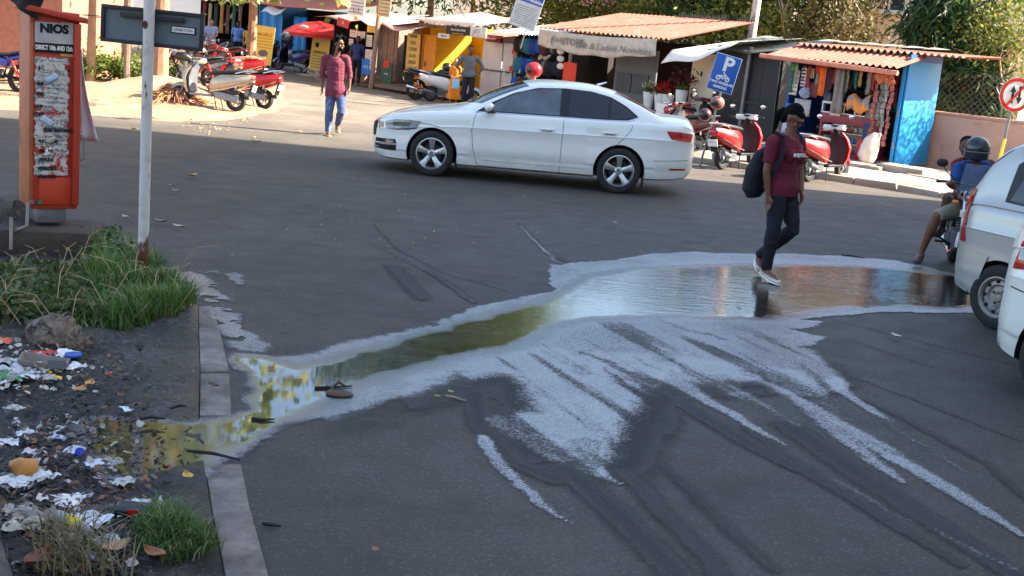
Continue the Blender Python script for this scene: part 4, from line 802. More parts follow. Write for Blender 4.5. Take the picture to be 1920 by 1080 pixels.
# sheets and cards pinned on the left of the opening
for i, (x, z, w_, h_, mt, lab) in enumerate(((.2, 1.62, .2, .55, PAPER, 'tall white card of bangles'), (.42, 1.75, .14, .4, PAPER, 'narrow white card of earrings'), (.5, 1.1, .42, .36, P_('patterned_sheet', (170, 168, 172), vs_=60, var=.5), 'grey patterned sheet of sachets'), (.16, .7, .26, .42, P_('notice_blue_white', (178, 190, 210)), 'pale notice pasted low'), (.16, 1.05, .18, .22, P_('blue_card', (50, 110, 200)), 'blue printed card'), (.2, 1.95, .16, .16, P_('lime', (70, 150, 40)), 'green square card'), (.7, 1.5, .2, .32, P_('brown_ad', (120, 70, 70), vs_=30, var=.5), 'brown printed poster'), (.6, 1.85, .16, .22, P_('tan_card', (200, 170, 120), vs_=40, var=.5), 'tan card of sweets'), (.78, 1.95, .15, .2, P_('red_card', (180, 50, 40), vs_=40, var=.4), 'red card of sachets'))):
    o = obj('hanging_card', M().sheet(lambda u, v: ((u - .5) * w_, .015 * math.sin(u * 4 + i), (v - .5) * h_), 6, 4), mt, None, smooth=180, solid=.006); o.location = KO.pt(x, -.06 - .03 * (i % 3), z); o.rotation_euler = (0, r.uniform(-.08, .08), kz); tag(o, lab + ' hanging on the left side of the kiosk front', 'card', 'cards and sheets on the kiosk front')
    if i < 2: 
        m = M(); [m.ell(((a - 1) * w_ * .28, -.012, (b - 2) * h_ * .18), (.018, .006, .02), 8, 5) for a in range(3) for b in range(5)]; obj('bangle', m, BLACK if i else RUSTY, o)['kind'] = 'stuff'
o = blob('plastic_bag', M().ell((0, 0, 0), (.14, .05, .12), 12, 9), P_('pale_blue_plastic', (150, 168, 196), rough=.35, bump=.8, bs=20), None, .012, 0, lambda v: v + Vector((.06, .03, .06)) * mnoise.noise(v * 13)); o.location = KO.pt(.58, -.22, 1.42); tag(o, 'crumpled pale blue plastic bag hanging on the kiosk front', 'plastic bag')
o = cloth(lambda u, v: (.16 * (u - .5), .03 * math.sin(u * 12), -.62 * v), 10, 6, P_('orange_cloth', (232, 110, 30)), None, name='orange_cloth'); o.location = KO.pt(1.02, -.3, 2.02); o.rotation_euler = (0, 0, kz); tag(o, 'bright orange cloth hanging from the kiosk eave', 'cloth')
o = cloth(lambda u, v: (.22 * (u - .5) * (1 + .3 * v), .05 * math.sin(u * 12 + 2 * v), -.95 * v), 12, 8, P_('grey_net', (140, 136, 132)), None, name='grey_cloth'); o.location = KO.pt(1.42, -.3, 2.02); o.rotation_euler = (0, 0, kz); tag(o, 'grey net cloth hanging down the middle of the kiosk front', 'cloth')
for i, x in enumerate((.12, .3, .62)):
    o = thing('jar', ['cloudy plastic jar at the left end of the counter top', 'steel tumbler of spoons on the counter top', 'glass jar in the middle of the counter top'][i], 'jar', KO.pt(1.0 + x, -.1, 1.31), kz, 'jars on the kiosk counter'); obj('body', M().lathe([(0, 0), (.05, 0), (.055, .12), (.04, .14), (0, .14)], 12), [GREY, CHROME, PAPER][i], o); obj('lid', M().lathe([(0, .14), (.045, .14), (.045, .17), (0, .17)], 12), [BLUED, WHITE, REDP][i], o)
o = thing('bucket', 'clear bucket of sweets with a bright blue lid on the counter end', 'bucket', KO.pt(2.24, -.2, 1.05), kz); obj('body', M().lathe([(0, 0), (.14, 0), (.17, .24), (0, .24)], 18), P_('sweets', (110, 110, 120), vs_=30, var=.4), o); obj('lid', M().lathe([(0, .24), (.18, .24), (.18, .28), (0, .285)], 18), P_('lid_blue', (20, 110, 210), rough=.3), o)
o = cloth(lambda u, v: (-.26 + .5 * u, -.1 - .12 * math.sin(v * 2.6) + .03 * math.sin(u * 14), .18 - .32 * v * v + .06 * math.sin(u * 8)), 16, 12, P_('printed_wrapper', (232, 140, 40), vs_=12, var=.3, col2=lin((110, 130, 140)), amt=.5, s2=6), None, name='wrapper_bundle'); o.location = KO.pt(2.02, -.26, 1.3); o.rotation_euler = (0, 0, kz); tag(o, 'bundle of orange and yellow printed wrappers draped over the counter edge', 'wrappers')
o = obj('paper_sheet', M().sheet(lambda u, v: ((u - .5) * .25, -.01 * math.sin(3 * v), (v - .5) * .3), 4, 4), PAPER, None, smooth=180, solid=.002); o.location = KO.pt(1.34, -.14, 1.16); o.rotation_euler = (0, 0, kz); tag(o, 'blank white paper sheet taped on the counter glass', 'paper')
# snack strips at the right: hanging oval packets
x0 = 2.36
for i in range(4):
    m = M(); n = (9, 7, 8, 10)[i]
    for j in range(n): m.at((.02 * math.sin(j * 1.3), 0, -.12 - j * .125), r.uniform(-.5, .5), r.uniform(-.3, .3)).add(pillow.v, pillow.f).at()
    m.tube([(0, 0, .08), (0, 0, -.12 * n)], .004, 4)
    o = obj('packet_string', m, P_('snack_strip_%d' % i, [(150, 80, 60), (96, 104, 92), (130, 128, 124), (150, 84, 78)][i], rough=.3, var=.6, vs_=14, col2=lin((200, 196, 190)), amt=.35, s2=12)); o.location = KO.pt(x0 + i * .11, -.42 + .03 * (i % 2), 1.86 - .02 * abs(i - 1.5)); o.rotation_euler = (0, 0, kz)
    tag(o, ['orange', 'green grey', 'silver', 'red'][i] + ' strip of round snack packets hanging at the right of the kiosk front', 'packets', 'snack strips at the right of the kiosk')
SCL = M()
for i in range(26): SCL.at((-.2 + .4 * r.random(), .02 * r.random(), .06 - .25 * r.random() * r.random()), r.uniform(-.6, .6), r.uniform(-.9, .9)).add(pillow.v, pillow.f)
o = obj('sachet_cluster', SCL, P_('orange_foil', (176, 96, 60), rough=.3, vs_=30, var=.6)); o.location = KO.pt(2.52, -.44, 1.88); o.rotation_euler = (0, 0, kz); tag(o, 'arched bunch of orange sachets above the snack strips', 'sachets')
# white woven sack, red crate, blue poster
m = M(); prof = [(.02, .17), (.0, .22), (.02, .25), (.06, .24), (.10, .21), (.13, .17), (.17, .10)]
m.tube([(0, 0, 0), (0, 0, .12), (.02, 0, .28), (.06, 0, .44), (.12, 0, .56), (.17, 0, .62)], [(.17, .15), (.24, .18), (.25, .18), (.22, .15), (.17, .09), (.15, .03)], 14)
o = blob('woven_sack', m, P_('woven_sack', (216, 206, 196), rough=.7, col2=lin((190, 130, 100)), amt=.22, s2=5, bump=.5, bs=18), None, .02, 3, lambda v: v + Vector((.014, .016, .01)) * mnoise.noise(v * 9)); o.location = KO.pt(2.42, -.5, .17); o.rotation_euler = (0, 0, kz); tag(o, 'white woven sack leaning at the right corner of the kiosk', 'sack')
o = thing('red_crate', 'small upright red plastic crate beside the sack', 'crate', KO.pt(2.2, -.35, .17), kz); obj('body', M().box((0, 0, .22), (.14, .25, .42)), P_('crate_red', (176, 32, 30), rough=.4), o, bevel=.008); obj('rim', M().box((0, 0, .44), (.16, .27, .03)), P_('crate_red', (176, 32, 30)), o, bevel=.005)
o = obj('poster', M().sheet(lambda u, v: ((u - .5) * .2, 0, (v - .5) * .5), 3, 3), P_('dark_blue_poster', (40, 50, 90), vs_=30, var=.7), None, solid=.003); o.location = KO.pt(2.3, -.42, .72); o.rotation_euler = (0, 0, kz); tag(o, 'dark blue printed poster on the end of the counter', 'poster')
# goods in the dark back of the kiosk
for i in range(9):
    k = (i * 5) % 8; o = obj('shelf_box', M().box((0, 0, .09), (.17, .14, .18 + .02 * (i % 3))), PKM[k], None, bevel=.006); o.location = KO.pt(.3 + .25 * i, 1.25, 1.2 if i % 2 else 1.55); o.rotation_euler = (0, 0, kz); tag(o, '%s carton on the back shelf of the kiosk, %s from the left' % (PK[k][1], ordn[i]), 'box', 'cartons on the kiosk back shelf')
obj('back_shelf', M().box((KW / 2, 1.25, 1.19), (KW - .2, .25, .02)).box((KW / 2, 1.25, 1.54), (KW - .2, .25, .02)), BLUED, t)
# ---------------------------------------------------------------- right hand side: kerb, stones, wall, fence, sign
nb = NB('pale_dust'); nb.set(Base_Color=nb.mix(nb.ramp(nb.noise(1.5, 8), .3, .7), (.3, .24, .18), (.46, .38, .3)), Roughness=.95, Normal=nb.bump(nb.noise(20, 8, .7), .8, .03)); DUST = nb.m
def apron(u, v):
    k = np.array([tuple(G(x, y)[:2]) for x, y in ((1250, 268), (1290, 300), (1440, 322), (1560, 340), (1660, 352), (1760, 372), (1920, 396), (2100, 430))]); s = u * 7; i = min(6, int(s)); p = k[i] + (k[i + 1] - k[i]) * (s - i)
    x, y = p[0] + v * 3.4, p[1] + v * 3.2; return (x, y, -.01 + .14 * min(1, v * 9) + .02 * hnoise(x, y, 2, 3) * min(1, v * 6))
tag(obj('roadside_strip', M().sheet(apron, 90, 34), DUST, smooth=60), kind='structure')
r = random.Random(3); kb = thing('roadside_kerb', None, None, kind='structure')
pts = [G(x, y) for x, y in ((1290, 304), (1370, 314), (1450, 325), (1530, 335), (1600, 345), (1680, 356), (1760, 371), (1850, 386), (1960, 402))]
for i in range(len(pts) - 1):
    a, b = pts[i].lerp(pts[i + 1], .01), pts[i].lerp(pts[i + 1], .985); d = (b - a); m = M(); h = .10 + r.uniform(0, .03)
    m.at(a, math.atan2(d.y, d.x)).box((d.length / 2, .07, h / 2 - .02), (d.length, .14, h + .04)); obj('kerb_stone', m, DUST, kb, bevel=.02)
pz = [G(x, y, .15) for x, y in ((1470, 300), (1600, 318), (1664, 334), (1745, 330), (1790, 318))]
sb = thing('stone_step', 'broken concrete step in front of the blue kiosk wall', 'step', (0, 0, 0))
for i, (x, y, w_, d_, h_) in enumerate(((1690, 336, 1.0, .55, .26), (1615, 326, .9, .5, .2), (1735, 345, .7, .6, .16), (1560, 312, .9, .5, .18), (1500, 300, .8, .5, .18))):
    p = G(x, y); m = M().at(p, kz).box((0, .1, h_ / 2), (w_, d_, h_)); o = obj('slab', m, DUST, sb, bevel=.03)
WL = Fac(8.75, 26.75, R_(-43))
PW = thing('compound_wall', 'peeling pink plaster compound wall behind the motorcyclist', 'wall', WL.pt(0), WL.rz)
obj('wall_body', M().sheet(lambda u, v: (7 * u, .02 * hnoise(u * 7, v * 2, 1.2), 1.2 * v), 60, 10), PINKW, PW, smooth=60, solid=.2); obj('coping', M().box((3.5, .1, 1.24), (7, .3, .09)), PINKW, PW, bevel=.02)
sp_ = thing('stone_pillar', 'dark rough stone block pillar between the kiosk and the pink wall', 'pillar', WL.pt(-.28, -.05), WL.rz)
r = random.Random(8)
for i in range(6): obj('stone', M().box((r.uniform(-.02, .02), r.uniform(-.02, .02), .1 + i * .2), (.36, .36, .19), rz=r.uniform(-.05, .05)), P_('rough_dark_stone', (92, 82, 74), rough=.95, var=.35, bump=.9, bs=24), sp_, bevel=.025)
f_ = thing('wire_fence', 'diamond wire mesh fence standing on the pink wall', 'fence', WL.pt(0, .1, 1.26), WL.rz); m = M()
for i in range(60):
    x = -1 + i * .14
    for s_ in (-1, 1): m.tube([(x, 0, 0), (x + s_ * .9, 0, .9)], .0045, 3, cap=False)
obj('wire_mesh', m, STEEL, f_)
for x in (.0, 2.3, 4.6): obj('fence_post', M().tube([(x, 0, 0), (x, 0, 1.0)], .025, 6), STEEL, f_)
for i, (pts_, lab) in enumerate((([(1775, 225), (1792, 245), (1785, 262), (1766, 280)], 'short dark creeper stem at the left end of the pink wall'), ([(1765, 252), (1780, 262), (1786, 285), (1776, 305), (1762, 312)], 'looping dark creeper stem low on the pink wall'), ([(1770, 222), (1830, 238), (1905, 250)], 'long dark cable sagging along the pink wall'))):
    q = [WL.hit(a, b, -.02) for a, b in pts_]; tag(obj('creeper_stem', M().tube([WL.pt(a, -.03, z) for a, z in q], .008, 5), BLACKM), lab, 'stem')
# priority sign
c = A(1905, 178, 24.0); t = thing('road_sign', 'round red bordered sign with two opposed arrows, one struck through', 'sign', (c.x, 24.0, 0), R_(6)); z = c.z
obj('pole', M().tube([(-.05, .05, .95), (0, .05, z + .3)], .03, 8), STEEL, t); obj('yellow_pole_band', M().tube([(-.085, .05, .5), (-.045, .05, .95)], .033, 8), YELS, t); obj('black_pole_band', M().tube([(-.12, .05, 0), (-.086, .05, .5)], .034, 8), BLACKM, t)
obj('sign_plate', M().lathe([(0, 0), (.335, 0), (.335, .012), (0, .012)], 40, (0, 0, z), 'y'), WHITE, t); obj('red_ring', M().lathe([(.262, -.006), (.33, -.006), (.33, -.001), (.262, -.001), (.262, -.006)], 40, (0, 0, z), 'y'), REDP, t)
def arrow(x, s): return M().prism([(x - .022, z - s * .17), (x + .022, z - s * .17), (x + .022, z + s * .05), (x + .06, z + s * .05), (x, z + s * .18), (x - .06, z + s * .05), (x - .022, z + s * .05)], -.008, -.002)
obj('black_arrow', arrow(.07, -1), BLACKM, t); obj('grey_arrow', arrow(-.07, 1), BLACKM, t); obj('red_bar', M().box((0, -.012, z), (.045, .004, .58), ry=R_(38)), REDP, t)
# ---------------------------------------------------------------- cars
from mathutils.bvhtree import BVHTree
def pchip(xs, ys):
    xs = np.array(xs, float); ys = np.array(ys, float); h = np.diff(xs); d = np.diff(ys) / h; m = np.zeros(len(xs)); m[0], m[-1] = d[0], d[-1]
    for i in range(1, len(xs) - 1):
        if d[i - 1] * d[i] > 0: w1, w2 = 2 * h[i] + h[i - 1], h[i] + 2 * h[i - 1]; m[i] = (w1 + w2) / (w1 / d[i - 1] + w2 / d[i])
    def f(x):
        x = min(max(x, xs[0]), xs[-1]); i = min(int(np.searchsorted(xs, x, side='right')) - 1, len(xs) - 2); i = max(i, 0); t = (x - xs[i]) / h[i]
        return float((1 + 2 * t) * (1 - t) ** 2 * ys[i] + t * (1 - t) ** 2 * h[i] * m[i] + t * t * (3 - 2 * t) * ys[i + 1] + t * t * (t - 1) * h[i] * m[i + 1])
    return f
GLASS = pm('car_glass', (.012, .016, .018), rough=.03, var=.05, rvar=.0, spec=.7)
GLASF = pm('front_glass_painted_sky', (.07, .085, .095), rough=.04, var=.5, vs_=3, rvar=0, spec=.9, coat=.3)  # paler than the rear glass: a sky reflection painted into the base colour
TYRE = pm('tyre_rubber', (.022, .021, .021), rough=.85, var=.25, vs_=20, bump=.3, bs=90)
ALLOY = pm('alloy_wheel', (.52, .53, .54), rough=.32, metal=.85, var=.06)
LINER = pm('dark_liner', (.01, .01, .01), rough=.9)
SEAM = pm('panel_gap', (.03, .03, .03), rough=.8)
LAMPG = pm('lamp_glass', (.07, .085, .10), rough=.05, var=.35, vs_=26, spec=1, coat=1, rvar=0)
LAMPR = pm('red_lamp', (.42, .012, .012), rough=.1, var=.25, vs_=14, coat=1, rvar=0)
LAMPO = pm('orange_lamp', (.7, .2, .02), rough=.15, var=.2)
def car_paint(name, rgb, metal=0.0, rough=.3):
    nb = NB(name); c0 = lin(rgb); c = nb.mix(nb.ramp(nb.noise(1.6, 5), .3, .7), tuple(x * .96 for x in c0), c0)
    sx = nb.N.new('ShaderNodeSeparateXYZ'); nb.L.new(nb.tc.outputs['Object'], sx.inputs[0])
    d = nb.math('MULTIPLY', nb.ramp(sx.outputs['Z'], .2, .55, 1, 0), nb.ramp(nb.noise(4, 7, .7), .35, .7))
    c = nb.mix(nb.math('MULTIPLY', d, .45), c, (.3, .27, .23)); nb.set(Base_Color=c, Roughness=nb.ramp(d, 0, 1, rough, .7), Metallic=metal, Coat_Weight=.8, Coat_Roughness=.06); return nb.m
def wheel(parent, c, r, rr, width, style, side=-1):
    t = thing('wheel', None, None, c); t.parent = parent; h = width / 2; s = side
    m = M().lathe([(rr, -h * .85), (rr + .02, -h), (r - .035, -h), (r - .008, -h * .8), (r, -h * .4), (r, h * .4), (r - .008, h * .8), (r - .035, h), (rr + .02, h), (rr, h * .85), (rr, -h * .85)], 48, (0, 0, 0), 'y')
    obj('tyre', m, TYRE, t)
    m = M(); m.lathe([(rr, s * h * .98), (rr - .012, s * h * 1.0), (rr - .028, s * h * .75), (rr - .035, s * h * .2), (rr - .035, -s * h * .8), (rr, -s * h * .8), (rr, s * h * .98)], 44, (0, 0, 0), 'y')
    if style == 'alloy':
        for k in range(5):
            a = 2 * math.pi * k / 5 + math.pi / 2
            def P(rad, off, y): return (rad * math.cos(a) - off * math.sin(a), y, rad * math.sin(a) + off * math.cos(a))
            y0, y1 = s * h * .55, s * h * .92
            m.add([P(.04, -.030, y0), P(.04, .030, y0), P(rr * .6, .036, y1 * .88), P(rr - .02, .052, y1 * .92), P(rr - .02, -.052, y1 * .92), P(rr * .6, -.036, y1 * .88), P(.04, 0, y0 * 1.15), P(rr * .6, 0, y1), P(rr - .02, 0, y1)],
                  [(0, 6, 7, 5), (6, 1, 2, 7), (5, 7, 8, 4), (7, 2, 3, 8)])
            m.add([P(.04, -.030, y0), P(.04, .030, y0), P(rr * .6, .036, y1 * .88), P(rr - .02, .052, y1 * .92), P(rr - .02, -.052, y1 * .92), P(rr * .6, -.036, y1 * .88)], [(0, 5, 4, 3, 2, 1)])
        m.lathe([(0, s * h * .78), (.04, s * h * .76), (.062, s * h * .6), (.065, s * h * .3), (0, s * h * .3)], 20, (0, 0, 0), 'y')
        obj('rim', m, ALLOY, t, smooth=25); b = M()
        for k in range(5): a = 2 * math.pi * k / 5 + math.pi / 2 + math.pi / 5; b.ell((.055 * math.cos(a), s * h * .62, .055 * math.sin(a)), (.009, .006, .009), 6, 4)
        obj('hub_cap', M().lathe([(0, s * h * .80), (.026, s * h * .8), (.028, s * h * .7), (0, s * h * .7)], 16, (0, 0, 0), 'y'), GREY, t); obj('wheel_bolt', b, LINER, t)['kind'] = 'stuff'
        obj('brake_disc', M().lathe([(0, s * h * .02), (rr * .62, s * h * .02), (rr * .62, -s * h * .06), (0, -s * h * .06)], 30, (0, 0, 0), 'y'), P_('dark_disc', (60, 58, 56), metal=.5, rough=.5), t)
    else:
        m.lathe([(rr - .03, s * h * .3), (rr * .8, s * h * .55), (rr * .62, s * h * .62), (rr * .5, s * h * .38), (rr * .28, s * h * .42), (rr * .2, s * h * .75), (0, s * h * .78)], 40, (0, 0, 0), 'y')
        obj('rim', m, P_('dusty_steel_rim', (150, 146, 140), rough=.5, metal=.5, col2=lin((70, 60, 52)), amt=.4, s2=14), t, smooth=30); b = M()
        for k in range(9): a = 2 * math.pi * k / 9; b.ell((rr * .74 * math.cos(a), s * h * .58, rr * .74 * math.sin(a)), (.022, .014, .016), 8, 5)
        for k in range(4): a = 2 * math.pi * k / 4 + .5; b.ell((rr * .36 * math.cos(a), s * h * .45, rr * .36 * math.sin(a)), (.011, .012, .011), 6, 4)
        obj('rim_slot', b, LINER, t)['kind'] = 'stuff'
    obj('back_plate', M().lathe([(0, -s * h * .1), (rr - .03, -s * h * .1), (rr - .03, -s * h * .2), (0, -s * h * .2)], 30, (0, 0, 0), 'y'), LINER, t)
    return t
class Car:
    def __init__(s, name, label, loc, rz, prof, paint_, sc=1.0, nst=84):
        s.t = thing(name, label, 'car', loc, rz); s.t.scale = (sc, sc, sc * 1.02); p = {k: pchip(*zip(*v)) for k, v in prof.items() if k not in ('L', 'wheels', 'r')}; s.p = p; Lx = prof['L']
        xs = [Lx * (.5 - .5 * math.cos(math.pi * (i + .0) / nst)) for i in range(nst + 1)]; rs = []
        for x in xs:
            W, zb, zs, zr, zc = p['W'](x), p['zb'](x), p['zs'](x), p['zr'](x), p['zc'](x); k = p['tum'](x); wb = W - p['ins'](x)
            zr = max(zr, zs + .014); wr = wb - (zr - zs) * k; mid = zb + (zs - zb) * .38; hi = zb + (zs - zb) * .74
            q = [(0, zb), (.6 * W, zb), (.86 * W, zb + .004), (.955 * W, zb + .03), (.975 * W, zb + .10), (.980 * W, zb + (zs - zb) * .21), (.997 * W, zb + (zs - zb) * .245), (.999 * W, mid), (.990 * W, (mid + hi) / 2), (.994 * W, hi - .01), (.998 * W, hi), (.984 * W, hi + .018), (.979 * W, zs - (zs - zb) * .11), (.965 * W, zs - .03), (.945 * W, zs - .004), (wb + .008, zs + .006), (wb, zs + .014)]
            for f in (.25, .5, .75): q.append((wb + (wr - wb) * f + .012 * math.sin(math.pi * f) * (zr - zs > .05), zs + .014 + (zr - zs - .014) * f))
            q.append((wr, zr))
            for f in (.965, .9, .8, .65, .45, .22, 0): q.append((wr * f, zr + (zc - zr) * (1 - f * f) ** .62))
            rs.append([Vector((x, -y, z)) for y, z in q] + [Vector((x, y, z)) for y, z in reversed(q[1:-1])])
        m = M().rings(rs); s.bodym = m
        s.body = obj('body', m, paint_, s.t, smooth=0)
        bm = bmesh.new(); bm.from_mesh(s.body.data)
        for (wx, r) in prof['wheels']:
            Wm = p['W'](wx)
            for _ in range(2):
                es = [e for e in bm.edges if all(abs(v.co.x - wx) < r + .16 and abs(v.co.y) > Wm - .34 and v.co.z < r * .86 + r + .22 for v in e.verts)]; bmesh.ops.subdivide_edges(bm, edges=es, cuts=1 if _ else 2, use_grid_fill=True)
            inn = lambda c: math.hypot(c.x - wx, c.z - r * .86) < r * 1.01 and abs(c.y) > Wm - .30
            bmesh.ops.delete(bm, geom=[f for f in bm.faces if inn(f.calc_center_median())], context='FACES')
            for v in bm.verts:
                if v.is_boundary and abs(v.co.y) > Wm - .12:
                    d = Vector((v.co.x - wx, v.co.z - r * .86)); l = d.length
                    if .80 * r < l < 1.12 * r and v.co.z > p['zb'](wx) + .02: d *= r / l; v.co.x = wx + d.x; v.co.z = r * .86 + d.y
        bm.to_mesh(s.body.data); bm.free()
        bm = bmesh.new(); bm.from_mesh(s.body.data)
        for f in bm.faces: f.smooth = True
        for e in bm.edges:
            if len(e.link_faces) == 2 and e.calc_face_angle(0) > R_(50): e.smooth = False
        bm.to_mesh(s.body.data); bm.free()
        s.bvh = BVHTree.FromPolygons([Vector(v) for v in m.v], m.f)
        for (wx, r) in prof['wheels']:
            for sg in (-1, 1):
                yo, yi = sg * (p['W'](wx) - .03), sg * (p['W'](wx) - .285); m = M(); q = [[Vector((wx + (r - .003) * math.cos(a), y, r * .86 + (r - .003) * math.sin(a))) for y in (yo, yi)] for a in [R_(-8 + 196 * i / 28) for i in range(29)]]; m.rings(q, cap=False, close=False); m.add([q_[1] for q_ in q], [tuple(range(29))]); obj('arch_liner', m, LINER, s.t)
    def side(s, x, z, off=.004, sg=-1):
        h, n, _, _ = s.bvh.ray_cast(Vector((x, sg * 2, z)), Vector((0, -sg, 0)))
        if h is None: return Vector((x, sg * .8, z))
        return h + Vector((n.x * .3, sg, n.z * .3)).normalized() * off
    def top(s, x, y, off=.004):
        h, n, _, _ = s.bvh.ray_cast(Vector((x, y, 3)), Vector((0, 0, -1)))
        if h is None: return Vector((x, y, 1))
        return h + Vector((0, 0, off))
    def face(s, y, z, off=.004, end=0):
        d = 1 if end == 0 else -1; h, n, _, _ = s.bvh.ray_cast(Vector((-2 if end == 0 else 8, y, z)), Vector((d, 0, 0)))
        if h is None: return Vector((0 if end == 0 else 4.6, y, z))
        return h - Vector((d, 0, 0)) * off
    def patch(s, name, fn, mat, nu=14, nv=6, off=.004, proj='side', sg=-1, parent=None, solid=.002, label=None, **k):
        pr = {'side': lambda a, b: s.side(a, b, off, sg), 'top': lambda a, b: s.top(a, b, off), 'front': lambda a, b: s.face(a, b, off, 0), 'rear': lambda a, b: s.face(a, b, off, 1)}[proj]
        return obj(name, M().sheet(lambda u, v: pr(*fn(u, v)), nu, nv), mat, parent or s.t, smooth=60, solid=solid, label=label)
    def line(s, name, pts, w, mat, off=.0015, proj='side', sg=-1, n=40, parent=None):
        P = [Vector(p) for p in pts]; L = [0]
        for i in range(1, len(P)): L.append(L[-1] + (P[i] - P[i - 1]).length)
        def at(d):
            i = max(0, min(len(P) - 2, int(np.searchsorted(L, d, side='right')) - 1)); return P[i].lerp(P[i + 1], (d - L[i]) / max(1e-6, L[i + 1] - L[i]))
        def fn(u, v):
            d = u * L[-1]; p = at(d); t = (at(min(L[-1], d + .01)) - at(max(0, d - .01))).normalized(); q = p + Vector((-t.y, t.x)) * (v - .5) * w; return (q.x, q.y)
        return s.patch(name, fn, mat, n, 1, off, proj, sg, parent, solid=.0015)
def quadfn(b, t, x0=None):
    """between polylines b and t (lists of points), u along, v up"""
    B = [Vector(p) for p in b]; T = [Vector(p) for p in t]
    def al(P, u): k = u * (len(P) - 1); i = min(len(P) - 2, int(k)); return P[i].lerp(P[i + 1], k - i)
    return lambda u, v: tuple(al(B, u).lerp(al(T, u), v))
# --- the white saloon
sed = dict(L=4.67, wheels=[(.92, .366), (3.60, .366)],
 W=[(0, .34), (.03, .44), (.08, .55), (.16, .67), (.28, .765), (.5, .845), (.85, .893), (1.3, .905), (3.3, .905), (3.9, .89), (4.3, .845), (4.5, .79), (4.6, .72), (4.65, .62), (4.67, .52)],
 zb=[(0, .30), (.05, .22), (.3, .17), (1.2, .175), (3.4, .19), (4.2, .22), (4.55, .27), (4.67, .38)],
 zs=[(0, .62), (.05, .68), (.15, .735), (.4, .80), (.9, .872), (1.5, .925), (2.4, .955), (3.4, .985), (4.0, 1.0), (4.45, .995), (4.6, .95), (4.67, .84)],
 zr=[(0, .63), (.05, .69), (.15, .75), (.4, .815), (.9, .886), (1.42, .935), (1.60, 1.02), (1.85, 1.16), (2.1, 1.275), (2.35, 1.345), (2.7, 1.378), (3.1, 1.372), (3.4, 1.33), (3.7, 1.25), (3.95, 1.15), (4.15, 1.06), (4.3, 1.02), (4.45, 1.005), (4.6, .965), (4.67, .86)],
 zc=[(0, .64), (.05, .70), (.15, .765), (.4, .85), (.8, .935), (1.15, .985), (1.28, 1.02), (1.6, 1.19), (1.95, 1.345), (2.2, 1.42), (2.55, 1.455), (3.0, 1.45), (3.4, 1.395), (3.75, 1.28), (4.05, 1.155), (4.2, 1.115), (4.4, 1.105), (4.56, 1.085), (4.63, 1.0), (4.67, .88)],
 tum=[(0, .3), (1.4, .5), (2, .66), (3.2, .66), (4.2, .8), (4.67, .5)], ins=[(0, .02), (.3, .05), (1.2, .07), (4.2, .075), (4.5, .05), (4.67, .03)])
WP_ = car_paint('white_car_paint', (230, 228, 220))
scl = 1.015; cg = G(824, 331); SD = Car('sedan', 'white four door saloon crossing the junction with one man at the wheel', (cg.x - .92 * scl - .12, cg.y + .86, 0), R_(-1.2), sed, WP_, scl, 110)
